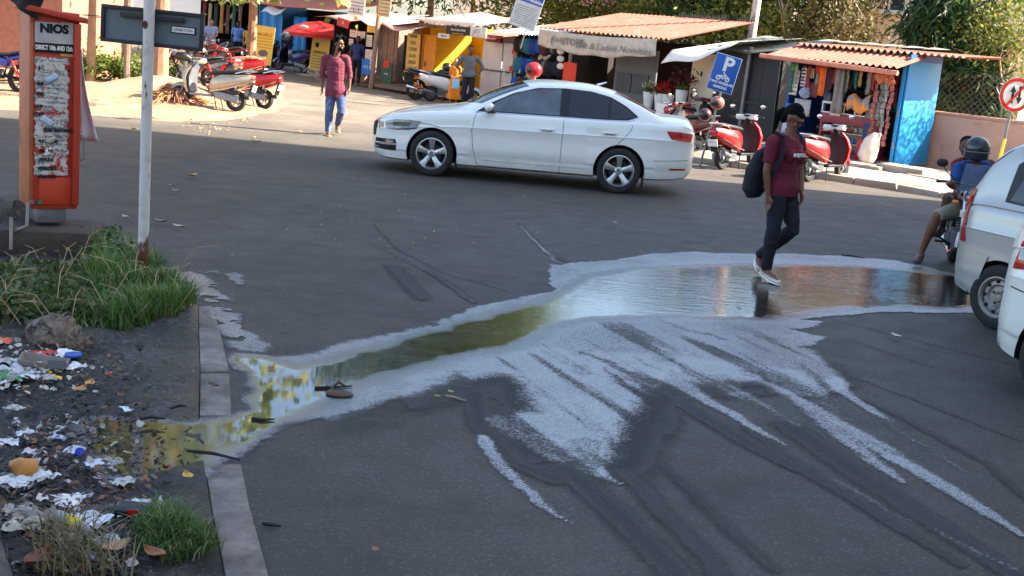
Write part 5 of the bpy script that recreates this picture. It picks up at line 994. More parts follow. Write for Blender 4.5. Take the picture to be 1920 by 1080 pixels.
for sg in (-1, 1):
    for wx in (.92, 3.60): wheel(SD.t, (wx, sg * .80, .318), .318, .222, .205, 'alloy', sg)
    zb_ = lambda x: .965 + (x - 1.6) * .022
    trim = SD.patch('window_surround', quadfn([(1.50, .953), (2.0, .972), (2.8, .992), (3.3, 1.003), (3.66, 1.02), (3.80, 1.075)], [(1.52, .965), (1.72, 1.10), (2.02, 1.25), (2.35, 1.345), (2.75, 1.372), (3.12, 1.362), (3.4, 1.31), (3.62, 1.21), (3.80, 1.085)]), BLACK, 50, 10, .0035, 'side', sg)
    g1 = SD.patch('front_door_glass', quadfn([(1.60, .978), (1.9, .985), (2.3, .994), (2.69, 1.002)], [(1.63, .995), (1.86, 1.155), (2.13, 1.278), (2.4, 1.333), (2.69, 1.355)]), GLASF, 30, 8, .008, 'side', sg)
    g2 = SD.patch('rear_door_glass', quadfn([(2.82, 1.004), (3.1, 1.010), (3.37, 1.018)], [(2.82, 1.356), (3.1, 1.348), (3.25, 1.325), (3.37, 1.292)]), GLASS, 20, 8, .008, 'side', sg)
    g3 = SD.patch('quarter_glass', quadfn([(3.41, 1.02), (3.6, 1.03), (3.74, 1.07)], [(3.41, 1.278), (3.58, 1.19), (3.745, 1.085)]), GLASS, 12, 6, .008, 'side', sg)
    SD.line('chrome_strip', [(1.50, .950), (2.0, .966), (2.8, .985), (3.3, .995), (3.68, 1.012), (3.82, 1.078)], .012, CHROME, .006, 'side', sg, 60)
    for pts in ([(1.585, .20), (1.50, .45), (1.47, .70), (1.50, .90), (1.53, .945)], [(2.755, .20), (2.755, .6), (2.76, .97)], [(3.26, .22), (3.33, .42), (3.45, .60), (3.62, .76), (3.72, .90), (3.74, 1.0)], [(1.585, .215), (2.4, .215), (3.26, .225)], [(.46, .66), (.75, .73), (1.0, .70)], [(4.08, .50), (4.35, .52), (4.58, .54)]):
        SD.line('panel_seam', pts, .007, SEAM, .0012, 'side', sg)
    SD.patch('sill_moulding', quadfn([(1.62, .30), (2.4, .30), (3.2, .31)], [(1.62, .345), (2.4, .345), (3.2, .352)]), WP_, 20, 3, .010, 'side', sg)
    for hx, hz in ((2.53, .80), (3.42, .83)):
        hd = obj('door_handle', M().tube([SD.side(hx - .10, hz, .004, sg), SD.side(hx - .08, hz, .035, sg), SD.side(hx + .08, hz + .004, .037, sg), SD.side(hx + .10, hz + .004, .004, sg)], [.012, .015, .015, .012], 8), WP_, SD.t); SD.patch('handle_recess', quadfn([(hx - .07, hz - .03), (hx + .07, hz - .03)], [(hx - .07, hz + .012), (hx + .07, hz + .012)]), SEAM if 0 else pm('recess_shade', (.3, .3, .3)), 6, 3, .0015, 'side', sg)
    p = SD.side(1.72, 1.0, .02, sg); mo = obj('wing_mirror', M().ell(p + Vector((-.02, sg * .13, .04)), (.075, .12, .062), 16, 10), WP_, SD.t); obj('mirror_base', M().ell(p + Vector((0, sg * .09, -.005)), (.065, .11, .03), 12, 8), BLACK, mo); obj('mirror_glass', M().box(p + Vector((.055, sg * .13, .04)), (.006, .17, .08)), CHROME, mo)
    hl = SD.patch('headlight', quadfn([(.22, .60), (.4, .60), (.56, .615), (.68, .64)], [(.20, .70), (.38, .745), (.56, .755), (.74, .75)]), LAMPG, 18, 6, .005, 'side', sg)
    SD.patch('lamp_cluster', quadfn([(.33, .655), (.45, .655), (.57, .665)], [(.33, .705), (.45, .715), (.60, .718)]), pm('lamp_dark', (.05, .06, .07), rough=.1), 12, 4, .0085, 'side', sg, hl)
    SD.patch('inner_headlight', quadfn([(.105, .58), (.19, .59)], [(.10, .68), (.175, .70)]), LAMPG, 8, 5, .005, 'side', sg)
    tl = SD.patch('tail_light', quadfn([(4.30, .815), (4.45, .80), (4.6, .79)], [(4.22, .925), (4.42, .925), (4.61, .905)]), LAMPR, 14, 6, .005, 'side', sg)
    SD.patch('reflector', quadfn([(4.32, .385), (4.55, .395)], [(4.31, .41), (4.55, .42)]), LAMPR, 8, 2, .004, 'side', sg)
    for k in range(5): SD.patch('bumper_intake', quadfn([(.035, .30), (.2, .30), (.40, .305)], [(.04, .37), (.2, .375), (.40, .385)]) if k == 0 else quadfn([(.05, .39), (.2, .40), (.40, .41)], [(.06, .445), (.2, .455), (.38, .465)]), LINER, 14, 4, .004, 'side', sg) if k < 2 else None
    SD.line('intake_chrome', [(.04, .38), (.2, .388), (.40, .398)], .012, CHROME, .008, 'side', sg)
    fl = SD.patch('fog_light', quadfn([(.22, .40), (.36, .405)], [(.22, .445), (.35, .45)]), LAMPG, 6, 3, .008, 'side', sg)
    obj('mud_flap', M().box((1.275, sg * .80, .19), (.02, .15, .14)), LINER, SD.t); obj('mud_flap', M().box((3.955, sg * .80, .18), (.02, .15, .14)), LINER, SD.t)
SD.patch('grille', lambda u, v: ((u - .5) * (1.10 - .12 * (1 - v)), .47 + .21 * v), LINER, 24, 6, .008, 'front')
gf = SD.patch('grille_frame', lambda u, v: ((u - .5) * 1.14, .684 + .02 * v), CHROME, 24, 2, .012, 'front'); 
for i in range(19): SD.patch('grille_slat', lambda u, v: ((i - 9) * .054 + .008 * (u - .5), .51 + .15 * v), GREY, 1, 4, .014, 'front')
obj('grille_badge', M().lathe([(0, -.012), (.032, -.012), (.034, .004), (0, .004)], 20, (.0, 0, .60), 'x'), CHROME, SD.t)
npl = obj('number_plate', M().box((-.012, 0, .42), (.012, .5, .11)), P_('plate_yellow', (220, 190, 120)), SD.t, bevel=.003)
SD.patch('windscreen', lambda u, v: (1.30 + .0 + v * .80 + (.26 - .0 * v) * (2 * u - 1) ** 2 * (1 - .55 * v), (u - .5) * (1.42 - .36 * v)), GLASS, 24, 12, .004, 'top')
SD.patch('rear_windscreen', lambda u, v: (3.50 + v * .60 - .06 * (2 * u - 1) ** 2, (u - .5) * (1.0 + .2 * v)), GLASS, 20, 10, .004, 'top')
SD.line('bonnet_seam', [(.40, -.60), (.62, -.69), (1.0, -.76), (1.38, -.74)], .007, SEAM, .0012, 'top'); SD.line('bonnet_seam', [(.40, .60), (.62, .69), (1.0, .76), (1.38, .74)], .007, SEAM, .0012, 'top'); SD.line('bonnet_crease', [(.22, -.34), (.7, -.44), (1.2, -.52)], .012, WP_, .005, 'top'); SD.line('bonnet_crease', [(.22, .34), (.7, .44), (1.2, .52)], .012, WP_, .005, 'top')
obj('aerial', M().tube([SD.top(3.2, 0), SD.top(3.3, 0) + Vector((.04, 0, .07))], [.02, .008], 6), WHITE, SD.t)
for sy in (-.35, .35): obj('wiper', M().tube([SD.top(1.34, sy, .03), SD.top(1.42, sy + .45, .02)], .009, 5), BLACK, SD.t)
# driver seen through the side window: a pale arm and shirt are all the reflections leave
# --- silver hatchback
hat = dict(L=3.5, wheels=[(.60, .318), (2.92, .318)],
 W=[(0, .40), (.05, .55), (.15, .66), (.4, .705), (1, .735), (2.6, .738), (3.2, .725), (3.38, .69), (3.46, .62), (3.5, .52)],
 zb=[(0, .32), (.1, .24), (.5, .19), (3, .2), (3.4, .26), (3.5, .36)],
 zs=[(0, .70), (.1, .82), (.5, .93), (1, .98), (2, 1.0), (3.1, 1.02), (3.4, 1.0), (3.5, .9)],
 zr=[(0, .71), (.1, .84), (.5, .95), (.75, 1.0), (.95, 1.16), (1.25, 1.42), (1.5, 1.55), (2, 1.585), (2.7, 1.58), (3.0, 1.55), (3.2, 1.44), (3.35, 1.2), (3.44, 1.04), (3.5, .92)],
 zc=[(0, .72), (.1, .87), (.5, 1.0), (.7, 1.05), (.95, 1.28), (1.2, 1.5), (1.45, 1.62), (2, 1.655), (2.8, 1.645), (3.1, 1.61), (3.28, 1.46), (3.4, 1.2), (3.47, 1.05), (3.5, .94)],
 tum=[(0, .3), (1, .25), (3.2, .25), (3.5, .3)], ins=[(0, .02), (.5, .04), (3.2, .035), (3.5, .02)])
SILV = car_paint('silver_car_paint', (176, 174, 166), .35, .32)
def place_rear(p, head, wx, half):   # rear wheel contact at p, heading = direction of travel
    h = Vector((math.cos(head), math.sin(head), 0)); side_ = Vector((-math.sin(head), math.cos(head), 0))   # left of travel
    rz = head + math.pi; return p + h * wx + side_ * half, rz
p0 = G(1866, 616); hd = R_(-56); loc, rz = place_rear(p0, hd, 2.92, .66)
HB = Car('hatchback', 'silver tall hatchback with a long red tail light at the right edge', loc, rz, hat, SILV, 1.0, 90)
for sg in (-1, 1):
    for wx in (.60, 2.92): wheel(HB.t, (wx, sg * .655, .278), .278, .178, .155, 'steel', sg)
    HB.patch('window_surround', quadfn([(1.0, 1.02), (2.0, 1.04), (3.02, 1.08)], [(1.30, 1.44), (1.6, 1.535), (2.2, 1.55), (2.85, 1.53), (3.0, 1.40)]), BLACK, 40, 8, .003, 'side', sg)
    HB.patch('rear_quarter_glass', quadfn([(2.42, 1.075), (2.97, 1.10)], [(2.42, 1.50), (2.82, 1.50)]), GLASS, 14, 8, .009, 'side', sg); HB.patch('rear_door_glass', quadfn([(1.75, 1.06), (2.36, 1.07)], [(1.75, 1.51), (2.36, 1.50)]), GLASS, 12, 8, .009, 'side', sg); HB.patch('front_door_glass', quadfn([(1.1, 1.05), (1.68, 1.06)], [(1.36, 1.44), (1.68, 1.51)]), GLASS, 12, 8, .009, 'side', sg)
    for pts in ([(2.36, 1.03), (2.37, .8), (2.42, .62), (2.48, .50), (2.52, .22)], [(1.72, 1.04), (1.72, .22)], [(3.30, .58), (3.14, .60), (3.10, .56)], [(3.40, 1.02), (3.37, 1.2), (3.27, 1.36), (3.1, 1.52)]): HB.line('panel_seam', pts, .009, SEAM, .0015, 'side', sg)
    HB.patch('tail_light', quadfn([(3.34, .68), (3.37, .80), (3.37, .95), (3.345, 1.08), (3.34, 1.14)], [(3.44, .68), (3.45, .82), (3.44, .95), (3.40, 1.08), (3.37, 1.15)]), LAMPR, 16, 5, .010, 'side', sg)
    HB.patch('bumper_corner', quadfn([(3.16, .24), (3.3, .25), (3.40, .28)], [(3.06, .60), (3.25, .62), (3.43, .61)]), SILV, 12, 8, .014, 'side', sg)
HB.patch('rear_glass', lambda u, v: ((u - .5) * (1.14 - .12 * v), 1.08 + .36 * v), GLASS, 16, 8, .005, 'rear'); HB.patch('rear_plate', lambda u, v: ((u - .5) * .48, .74 + .12 * v), PAPER, 6, 3, .01, 'rear')
# --- white car at the corner
p0 = G(1984, 762); hd2 = R_(-50)
h2 = dict(hat); h2.update(wheels=[(.62, .345), (2.86, .345)], zs=[(0, .70), (.1, .80), (.5, .90), (1, .94), (2, .97), (3.1, 1.0), (3.4, .97), (3.5, .85)], W=[(0, .42), (.05, .6), (.15, .72), (.4, .79), (1, .815), (2.6, .82), (3.1, .81), (3.3, .76), (3.42, .66), (3.5, .52)])
loc, rz = place_rear(p0, hd2, 2.86, .73); WH2 = car_paint('pearl_white_paint', (226, 224, 214))
HC = Car('small_car', 'white small car cut off by the lower right edge, only its rear bumper corner showing', loc, rz, h2, WH2, 1.0, 90)
for sg in (-1, 1):
    for wx in (.62, 2.86): wheel(HC.t, (wx, sg * .73, .305), .305, .195, .175, 'alloy', sg)
    tl = HC.patch('tail_light', quadfn([(3.08, .88), (3.2, .86), (3.36, .84)], [(3.05, 1.04), (3.2, 1.05), (3.32, 1.04)]), LAMPR, 12, 6, .006, 'side', sg); HC.patch('clear_lens', quadfn([(3.10, .93), (3.32, .91)], [(3.09, 1.0), (3.32, .985)]), LAMPG, 8, 3, .010, 'side', sg, tl)
    HC.patch('window_glass', quadfn([(1.1, 1.02), (2.2, 1.04), (2.95, 1.08)], [(1.34, 1.42), (2.2, 1.52), (2.85, 1.48)]), GLASS, 30, 8, .006, 'side', sg)
    for pts in ([(3.34, .72), (3.15, .70), (3.08, .60)], [(2.36, 1.03), (2.37, .8), (2.45, .55), (2.48, .22)]): HC.line('panel_seam', pts, .009, SEAM, .0015, 'side', sg)
# ---------------------------------------------------------------- scooters and motorcycles
SEATM = P_('seat_vinyl', (34, 34, 36), rough=.55, var=.2, vs_=20)
def twheel(parent, x, r, w_, rim=.62, spokes=6, name='wheel', mat=None):
    t = thing(name, None, None, (x, 0, r)); t.parent = parent; h = w_ / 2; rr = r * rim
    obj('tyre', M().lathe([(rr, -h * .8), (r - .02, -h), (r - .004, -h * .5), (r, 0), (r - .004, h * .5), (r - .02, h), (rr, h * .8), (rr, -h * .8)], 36, (0, 0, 0), 'y'), TYRE, t)
    m = M().lathe([(rr, -h * .7), (rr - .012, -h * .7), (rr - .012, h * .7), (rr, h * .7), (rr, -h * .7)], 32, (0, 0, 0), 'y').lathe([(0, -h * .9), (rr * .3, -h * .8), (rr * .3, h * .8), (0, h * .9)], 16, (0, 0, 0), 'y')
    for k in range(spokes): a = 2 * math.pi * k / spokes; m.tube([(rr * .25 * math.cos(a), 0, rr * .25 * math.sin(a)), (rr * math.cos(a), 0, rr * math.sin(a))], [.016, .011], 5)
    obj('rim', m, mat or STEEL, t); return t
def mirrors(t, x, z, w_=.30, s=1.0, parent=None):
    for sg in (-1, 1):
        m = obj('mirror_stalk', M().tube([(x, sg * .16, z), (x + .02, sg * w_ * .9, z + .10), (x + .0, sg * w_, z + .16)], .006, 5), BLACK, t); obj('mirror', M().ell((x, sg * (w_ + .02), z + .19), (.016, .062, .045), 14, 8), BLACK, m); obj('mirror_glass', M().ell((x - .012, sg * (w_ + .02), z + .19), (.008, .054, .038), 14, 8), CHROME, m)
def scooter(label, loc, rz, pa, pb=None, pc=None, group='parked scooters', helmet=None, seat=SEATM, plate='GA 03', lean=0, steer=0):
    pb = pb or BLACK; pc = pc or pa; t = thing('scooter', label, 'scooter', loc, rz, group); t.rotation_euler = (lean, 0, rz)
    twheel(t, .62, .22, .09, mat=STEEL); twheel(t, -.62, .22, .10, mat=STEEL)
    # front shield, wide at the knees and narrow at the top
    m = M(); rs = []
    for (x, z, w_, d) in ((.36, .30, .17, .03), (.40, .42, .22, .035), (.43, .60, .235, .045), (.40, .76, .19, .05), (.36, .88, .10, .045)):
        rs.append([Vector((x + (d if c < 8 else -d * .3) + (.07 * math.cos(math.pi * (c % 8 - 3.5) / 9) if c < 8 else .02), (w_ * (c - 3.5) / 3.5) if c < 8 else (w_ * (11.5 - c) / 3.5), z)) for c in range(16)])
    obj('leg_shield', m.rings(rs), pa, t, smooth=50)
    obj('inner_panel', M().rings([[Vector((x, y * w_, z)) for x, y in ((a - .02, -1), (a + .03, -.8), (a + .03, .8), (a - .02, 1), (a - .05, .7), (a - .05, -.7))] for (a, z, w_) in ((.34, .32, .17), (.37, .45, .2), (.385, .62, .2), (.35, .78, .15), (.31, .86, .09))]), pb, t, smooth=50)
    obj('front_fender', M().rings([[Vector((.62 + (.25 + q) * math.cos(a), y, .22 + (.25 + q) * math.sin(a))) for y, q in ((-.065, -.05), (-.05, .01), (0, .03), (.05, .01), (.065, -.05), (.05, -.06), (0, .01), (-.05, -.06))] for a in [R_(20 + 12 * i) for i in range(11)]]), pa, t, smooth=60)
    obj('front_fork', M().tube([(.40, 0, .85), (.58, .07, .3), (.62, .07, .22)], .018, 6).tube([(.58, -.07, .3), (.62, -.07, .22)], .018, 6), STEEL, t)
    obj('floorboard', M().rings([[Vector((x, y, z)) for y, z in ((-w_, .25), (-w_, .30), (w_, .30), (w_, .25))] for x, w_ in ((.36, .16), (.1, .15), (-.12, .13))]), pb, t, bevel=.01)
    # rear body: swelling side panels rising to the tail
    def sec(x, w_, z0, z1): return [Vector((x, w_ * c, z0 + (z1 - z0) * s_)) for c, s_ in ((-.55, 0), (-.85, .2), (-1, .5), (-.92, .8), (-.7, 1), (.7, 1), (.92, .8), (1, .5), (.85, .2), (.55, 0))]
    obj('body_panel', M().rings([sec(-.05, .10, .34, .58), sec(-.14, .155, .33, .68), sec(-.30, .19, .36, .72), sec(-.5, .195, .42, .735), sec(-.70, .17, .48, .755), sec(-.88, .12, .56, .77), sec(-.98, .07, .62, .77)]), pa, t, smooth=50)
    obj('trim_strip', M().tube([(-.1, -.17, .36), (-.4, -.2, .42), (-.7, -.18, .52), (-.93, -.1, .62)], .012, 5).tube([(-.1, .17, .36), (-.4, .2, .42), (-.7, .18, .52), (-.93, .1, .62)], .012, 5), CHROME, t)
    obj('seat', M().tube([(.02, 0, .70), (-.08, 0, .745), (-.28, 0, .765), (-.45, 0, .785), (-.65, 0, .81), (-.82, 0, .80), (-.88, 0, .78)], [(.03, .06), (.05, .12), (.055, .15), (.05, .155), (.055, .15), (.04, .11), (.02, .05)], 14, up=(0, 0, 1)), seat, t, smooth=60)
    obj('grab_rail', M().tube([(-.62, -.15, .77), (-.85, -.14, .84), (-1.0, -.08, .86), (-1.0, .08, .86), (-.85, .14, .84), (-.62, .15, .77)], .012, 6), CHROME, t)
    obj('tail_light', M().ell((-.965, 0, .70), (.04, .10, .045), 14, 8), LAMPR, t)
    pl_ = obj('number_plate', M().box((-1.0, 0, .50), (.008, .2, .13), ry=R_(-14)), WHITE, t); obj('rear_mudguard', M().box((-.94, 0, .47), (.02, .15, .28), ry=R_(-14)), BLACK, t)
    text('lettering', plate, .05, BLACKM, pl_, (-1.008, 0, .52), (math.pi / 2, 0, -math.pi / 2))
    obj('engine_case', M().rings([[Vector((x, .10 + y, z + zz_)) for y, zz_ in ((-.03, -.07), (.05, -.06), (.06, .0), (.05, .07), (-.03, .08))] for x, z in ((-.2, .30), (-.4, .28), (-.6, .25), (-.72, .24))]), STEEL, t, smooth=40); obj('engine', M().box((-.32, 0, .30), (.22, .18, .16)), GREY, t, bevel=.02)
    obj('air_filter', M().box((-.62, .15, .38), (.24, .08, .1)), BLACK, t, bevel=.03); obj('exhaust', M().tube([(-.3, -.12, .2), (-.55, -.15, .24), (-.6, -.15, .26), (-.85, -.15, .32)], [.015, .02, .045, .05], 10), GREY, t)
    obj('shock_absorber', M().tube([(-.62, .1, .24), (-.66, .12, .55)], .025, 8), CHROME, t); obj('centre_stand', M().tube([(-.2, -.14, .26), (-.28, -.18, .01)], .012, 5).tube([(-.2, .14, .26), (-.28, .18, .01)], .012, 5), BLACK, t)
    h = obj('handlebar_cowl', M().rings([[Vector((.30 + dx + fx, y * 1.0, .97 + dz)) for dx, dz in ((-.05, -.04), (.04, -.05), (.07, .0), (.05, .05), (-.04, .05), (-.07, 0))] for y, fx in ((-.20, -.05), (-.12, .0), (0, .03), (.12, .0), (.20, -.05))]), pc, t, smooth=50)
    obj('headlight', M().ell((.40, 0, .965), (.035, .085, .05), 14, 8), LAMPG, h); obj('console', M().ell((.26, 0, 1.015), (.05, .08, .018), 12, 6), GREY, h)
    obj('handlebar', M().tube([(.24, -.36, .97), (.27, -.2, .99), (.27, .2, .99), (.24, .36, .97)], [.018, .014, .014, .018], 8), BLACK, t); obj('neck_cover', M().tube([(.36, 0, .80), (.31, 0, .96)], [.06, .06], 10), pb, t)
    for sg in (-1, 1): obj('indicator', M().ell((.44, sg * .13, .74), (.03, .045, .028), 10, 6), LAMPO, t); obj('brake_lever', M().tube([(.29, sg * .16, .985), (.31, sg * .33, .96)], .006, 5), CHROME, t)
    mirrors(t, .27, .98)
    return t
def helmet(label, loc, mat, r=.13, rz=0, visor=True, group=None, full=False):
    t = thing('helmet', label, 'helmet', loc, rz, group); obj('shell', M().ell((0, 0, 0), (r * 1.12, r, r * 1.02), 20, 14), mat, t)
    if full:
        obj('chin_guard', M().sheet(lambda u, v: (r * 1.2 * math.cos(R_(-85 + 170 * u)) * (1 - .12 * v), r * 1.0 * math.sin(R_(-85 + 170 * u)), -r * .25 - r * .55 * v), 16, 4), mat, t, solid=.012, smooth=60); obj('visor_frame', M().tube([(r * 1.17 * math.cos(R_(a)), r * 1.05 * math.sin(R_(a)), -r * .22) for a in range(-75, 76, 15)], .008, 6), GREY, t)
    if visor: obj('visor', M().sheet(lambda u, v: (r * 1.15 * math.cos(R_(-70 + 140 * u)) * math.cos(R_(-28 + 45 * v)), r * 1.03 * math.sin(R_(-70 + 140 * u)) * math.cos(R_(-28 + 45 * v)), r * 1.06 * math.sin(R_(-28 + 45 * v))), 14, 6), GLASS, t, solid=.004)
    return t
def motorbike(label, loc, rz, pa, name='motorcycle', group='parked motorcycles', screen=False, plate='GA 08 S', lean=0, fairing=False):
    t = thing(name, label, 'motorcycle', loc, rz, group); t.rotation_euler = (lean, 0, rz)
    twheel(t, .66, .30, .085, .74, 6, mat=BLACK); twheel(t, -.64, .30, .11, .72, 6, mat=BLACK)
    obj('front_fork', M().tube([(.38, -.08, .92), (.64, -.08, .32)], [.024, .02], 8).tube([(.38, .08, .92), (.64, .08, .32)], [.024, .02], 8), CHROME, t)
    obj('front_mudguard', M().rings([[Vector((.66 + (.33 + q) * math.cos(a), y, .30 + (.33 + q) * math.sin(a))) for y, q in ((-.06, -.03), (-.04, .01), (0, .02), (.04, .01), (.06, -.03), (0, .0))] for a in [R_(30 + 12 * i) for i in range(10)]]), pa, t, smooth=60)
    obj('fuel_tank', M().tube([(.30, 0, .78), (.22, 0, .82), (.05, 0, .82), (-.08, 0, .77), (-.14, 0, .73)], [(.05, .07), (.10, .13), (.11, .14), (.08, .10), (.04, .06)], 14, up=(0, 0, 1)), pa, t, smooth=60)
    obj('seat', M().tube([(-.10, 0, .74), (-.2, 0, .76), (-.42, 0, .78), (-.6, 0, .83), (-.82, 0, .86), (-.88, 0, .85)], [(.03, .07), (.045, .13), (.045, .14), (.045, .12), (.04, .09), (.02, .05)], 12, up=(0, 0, 1)), SEATM, t, smooth=60)
    obj('tail_cowl', M().tube([(-.4, 0, .68), (-.6, 0, .74), (-.85, 0, .80), (-1.0, 0, .82)], [(.06, .13), (.06, .12), (.045, .09), (.02, .05)], 10, up=(0, 0, 1)), pa, t, smooth=60)
    obj('side_panel', M().box((-.28, 0, .62), (.26, .27, .17), ry=R_(-10)), pa, t, bevel=.04)
    obj('frame', M().tube([(.38, 0, .88), (.2, 0, .45), (.0, 0, .28), (-.25, 0, .3), (-.35, 0, .65), (.35, 0, .8)], .02, 6).tube([(-.2, -.1, .34), (-.64, -.1, .3)], .02, 6).tube([(-.2, .1, .34), (-.64, .1, .3)], .02, 6), BLACKM, t)
    e = obj('engine', M().box((-.04, 0, .36), (.34, .26, .2)).lathe([(0, -.17), (.09, -.16), (.09, .16), (0, .17)], 18, (-.1, 0, .34), 'y'), GREY, t, bevel=.02); m = M()
    for i in range(6): m.box((.08, 0, .46 + .028 * i), (.15, .2, .014), ry=R_(-12))
    obj('cooling_fins', m, STEEL, e)['kind'] = 'stuff'
    obj('exhaust', M().tube([(.16, -.06, .45), (.24, -.08, .3), (.05, -.12, .2), (-.3, -.14, .24), (-.4, -.15, .26), (-.95, -.17, .38)], [.018, .018, .02, .025, .045, .05], 10), CHROME, t)
    obj('shock_absorber', M().tube([(-.5, .12, .68), (-.64, .12, .34)], .028, 8).tube([(-.5, -.12, .68), (-.64, -.12, .34)], .028, 8), REDP if not screen else CHROME, t)
    obj('tail_light', M().ell((-1.0, 0, .78), (.03, .07, .035), 10, 6), LAMPR, t); obj('rear_mudguard', M().box((-.98, 0, .60), (.02, .14, .34), ry=R_(-20)), BLACK, t); obj('rear_plate', M().box((-1.03, 0, .58), (.008, .2, .1), ry=R_(-20)), WHITE, t)
    hl = obj('headlight', M().ell((.50, 0, .86), (.07, .092, .10), 16, 10), LAMPG, t); obj('headlight_shell', M().ell((.44, 0, .87), (.10, .10, .11), 16, 10), BLACK if screen else pa, hl)
    obj('handlebar', M().tube([(.20, -.38, .98), (.30, -.24, 1.0), (.34, 0, .98), (.30, .24, 1.0), (.20, .38, .98)], [.018, .012, .012, .012, .018], 8), BLACK, t)
    for sg in (-1, 1): obj('indicator', M().ell((.44, sg * .18, .80), (.03, .04, .026), 10, 6), LAMPO, t); obj('footpeg', M().tube([(-.05, sg * .12, .3), (-.05, sg * .28, .3)], .014, 6), BLACK, t)
    mirrors(t, .28, 1.0, .34); obj('crash_guard', M().tube([(.2, -.05, .62), (.2, -.26, .56), (.18, -.27, .38), (.1, -.1, .28)], .014, 6).tube([(.2, .05, .62), (.2, .26, .56), (.18, .27, .38), (.1, .1, .28)], .014, 6), BLACKM, t)
    obj('side_stand', M().tube([(-.1, .12, .28), (-.16, .26, .01)], .012, 5), BLACK, t)
    if screen:
        ws = pm('clear_screen', (.35, .38, .42), rough=.08, alpha=.10, var=.03); obj('windscreen', M().sheet(lambda u, v: (.60 - .16 * v - .10 * (2 * u - 1) ** 2, (u - .5) * (.34 - .10 * v * v), .92 + .30 * v), 12, 8), ws, t, solid=.004)
        p = obj('front_plate', M().box((.66, 0, .71), (.008, .28, .075)), WHITE, t, bevel=.004); text('lettering', 'GA 08 S 1', .052, BLACKM, p, (.668, 0, .71), (math.pi / 2, 0, math.pi / 2))
        obj('fender_badge', M().ell((.83, 0, .585), (.02, .04, .032), 12, 8), REDP, t)
    return t
def plc(p, rz): return (p.x, p.y, p.z)
SILP = paint('champagne_silver', (176, 162, 138), metal=.5, rough=.3); REDS = paint('scooter_red', (196, 24, 30)); WHP = paint('scooter_white', (224, 222, 216)); BLKP = paint('gloss_black', (20, 20, 24)); GRYP = paint('scooter_grey', (120, 124, 130), metal=.4); BLUP = paint('deep_blue', (30, 36, 110)); MARP = paint('dark_maroon', (90, 14, 24))
REDB = paint('bike_red', (214, 40, 30))
# left verge pair: rear wheels at photo points, fronts pointing left
def rear_at(x, y, az, fn, *a, z=0, **k):
    """rear wheel bottom at photo point, heading azimuth az (degrees from +X)"""
    p = G(x, y, z); h = Vector((math.cos(R_(az)), math.sin(R_(az)), 0)); off = .62 if fn is scooter else .64; p = p + h * off; return fn(a[0], (p.x, p.y, z), R_(az), *a[1:], **k)
GL = 'two wheelers parked on the sandy verge'; GR_ = 'two wheelers parked in a row before the blue stall'; GK = 'scooters parked before the kiosk'
rear_at(441, 209, 170, scooter, 'champagne silver scooter with a long dark seat nearest the root heap', SILP, GRYP, group=GL, z=.03, lean=R_(6))
rear_at(494, 205, 160, scooter, 'red scooter with its tail towards the road beside the silver one', REDS, BLACK, group=GL, z=.02, lean=R_(6))
rear_at(470, 165, 172, scooter, 'red scooter with an orange zigzag patterned seat cover behind the silver one', REDS, BLACK, group=GL, z=.02, seat=P_('zigzag_cover', (226, 130, 90), vs_=30, var=.4), lean=R_(6))
rear_at(425, 172, 165, scooter, 'pale silver scooter tucked behind the front silver scooter', SILP, BLACK, group=GL, z=.03, lean=R_(5))
rear_at(405, 150, 168, motorbike, 'black motorcycle deep in the heap of parked bikes on the verge', BLKP, group=GL, z=.03)
rear_at(440, 140, 172, motorbike, 'dark motorcycle with pink tinged tank at the back of the verge row', MARP, group=GL, z=.03)
rear_at(398, 172, 200, motorbike, 'black motorcycle half hidden behind the silver scooter front', BLKP, group=GL, z=.03)
# row across the street at upper left
rear_at(437, 112, 200, scooter, 'grey scooter at the left end of the row across the street', GRYP, BLACK, group=GR_)
rear_at(474, 116, 150, motorbike, 'black motorcycle with a red tail lamp left of the yellow mobile sign', BLKP, group=GR_)
rear_at(510, 126, 150, motorbike, 'silver and black motorcycle just right of the yellow mobile sign', GRYP, group=GR_)
rear_at(528, 128, 150, motorbike, 'black motorcycle with a helmet on its mirror before the blue tarpaulin', BLKP, group=GR_)
rear_at(551, 131, 150, scooter, 'grey scooter beside the deep blue one', GRYP, BLACK, group=GR_)
rear_at(572, 138, 152, scooter, 'deep blue scooter at the right end of the row by the tall yellow sign', BLUP, BLACK, group=GR_)
rear_at(410, 104, 200, scooter, 'pale scooter beside the man in the blue shirt', WHP, BLACK, group=GR_)
hp = A(536, 68, 41.5); helmet('grey helmet on the mirror of a bike before the blue tarpaulin', hp, GRYP, .15, R_(200))
# before the yellow shop
rear_at(779, 187, 10, motorbike, 'black motorcycle with red tail parked before the orange doors', BLKP, group='two wheelers before the yellow shop')
rear_at(806, 190, 12, scooter, 'white scooter parked behind the woman in orange', WHP, BLACK, group='two wheelers before the yellow shop')
helmet('black helmet hung on the white scooter seat', A(838, 126, 34.3), BLKP, .13, 0)
# far left motorcycle
rear_at(40, 176, 172, motorbike, 'blue and red motorcycle cut by the left edge, parked before the brown wall', paint('bike_blue', (40, 60, 150)), group='lone motorcycle', z=.02)
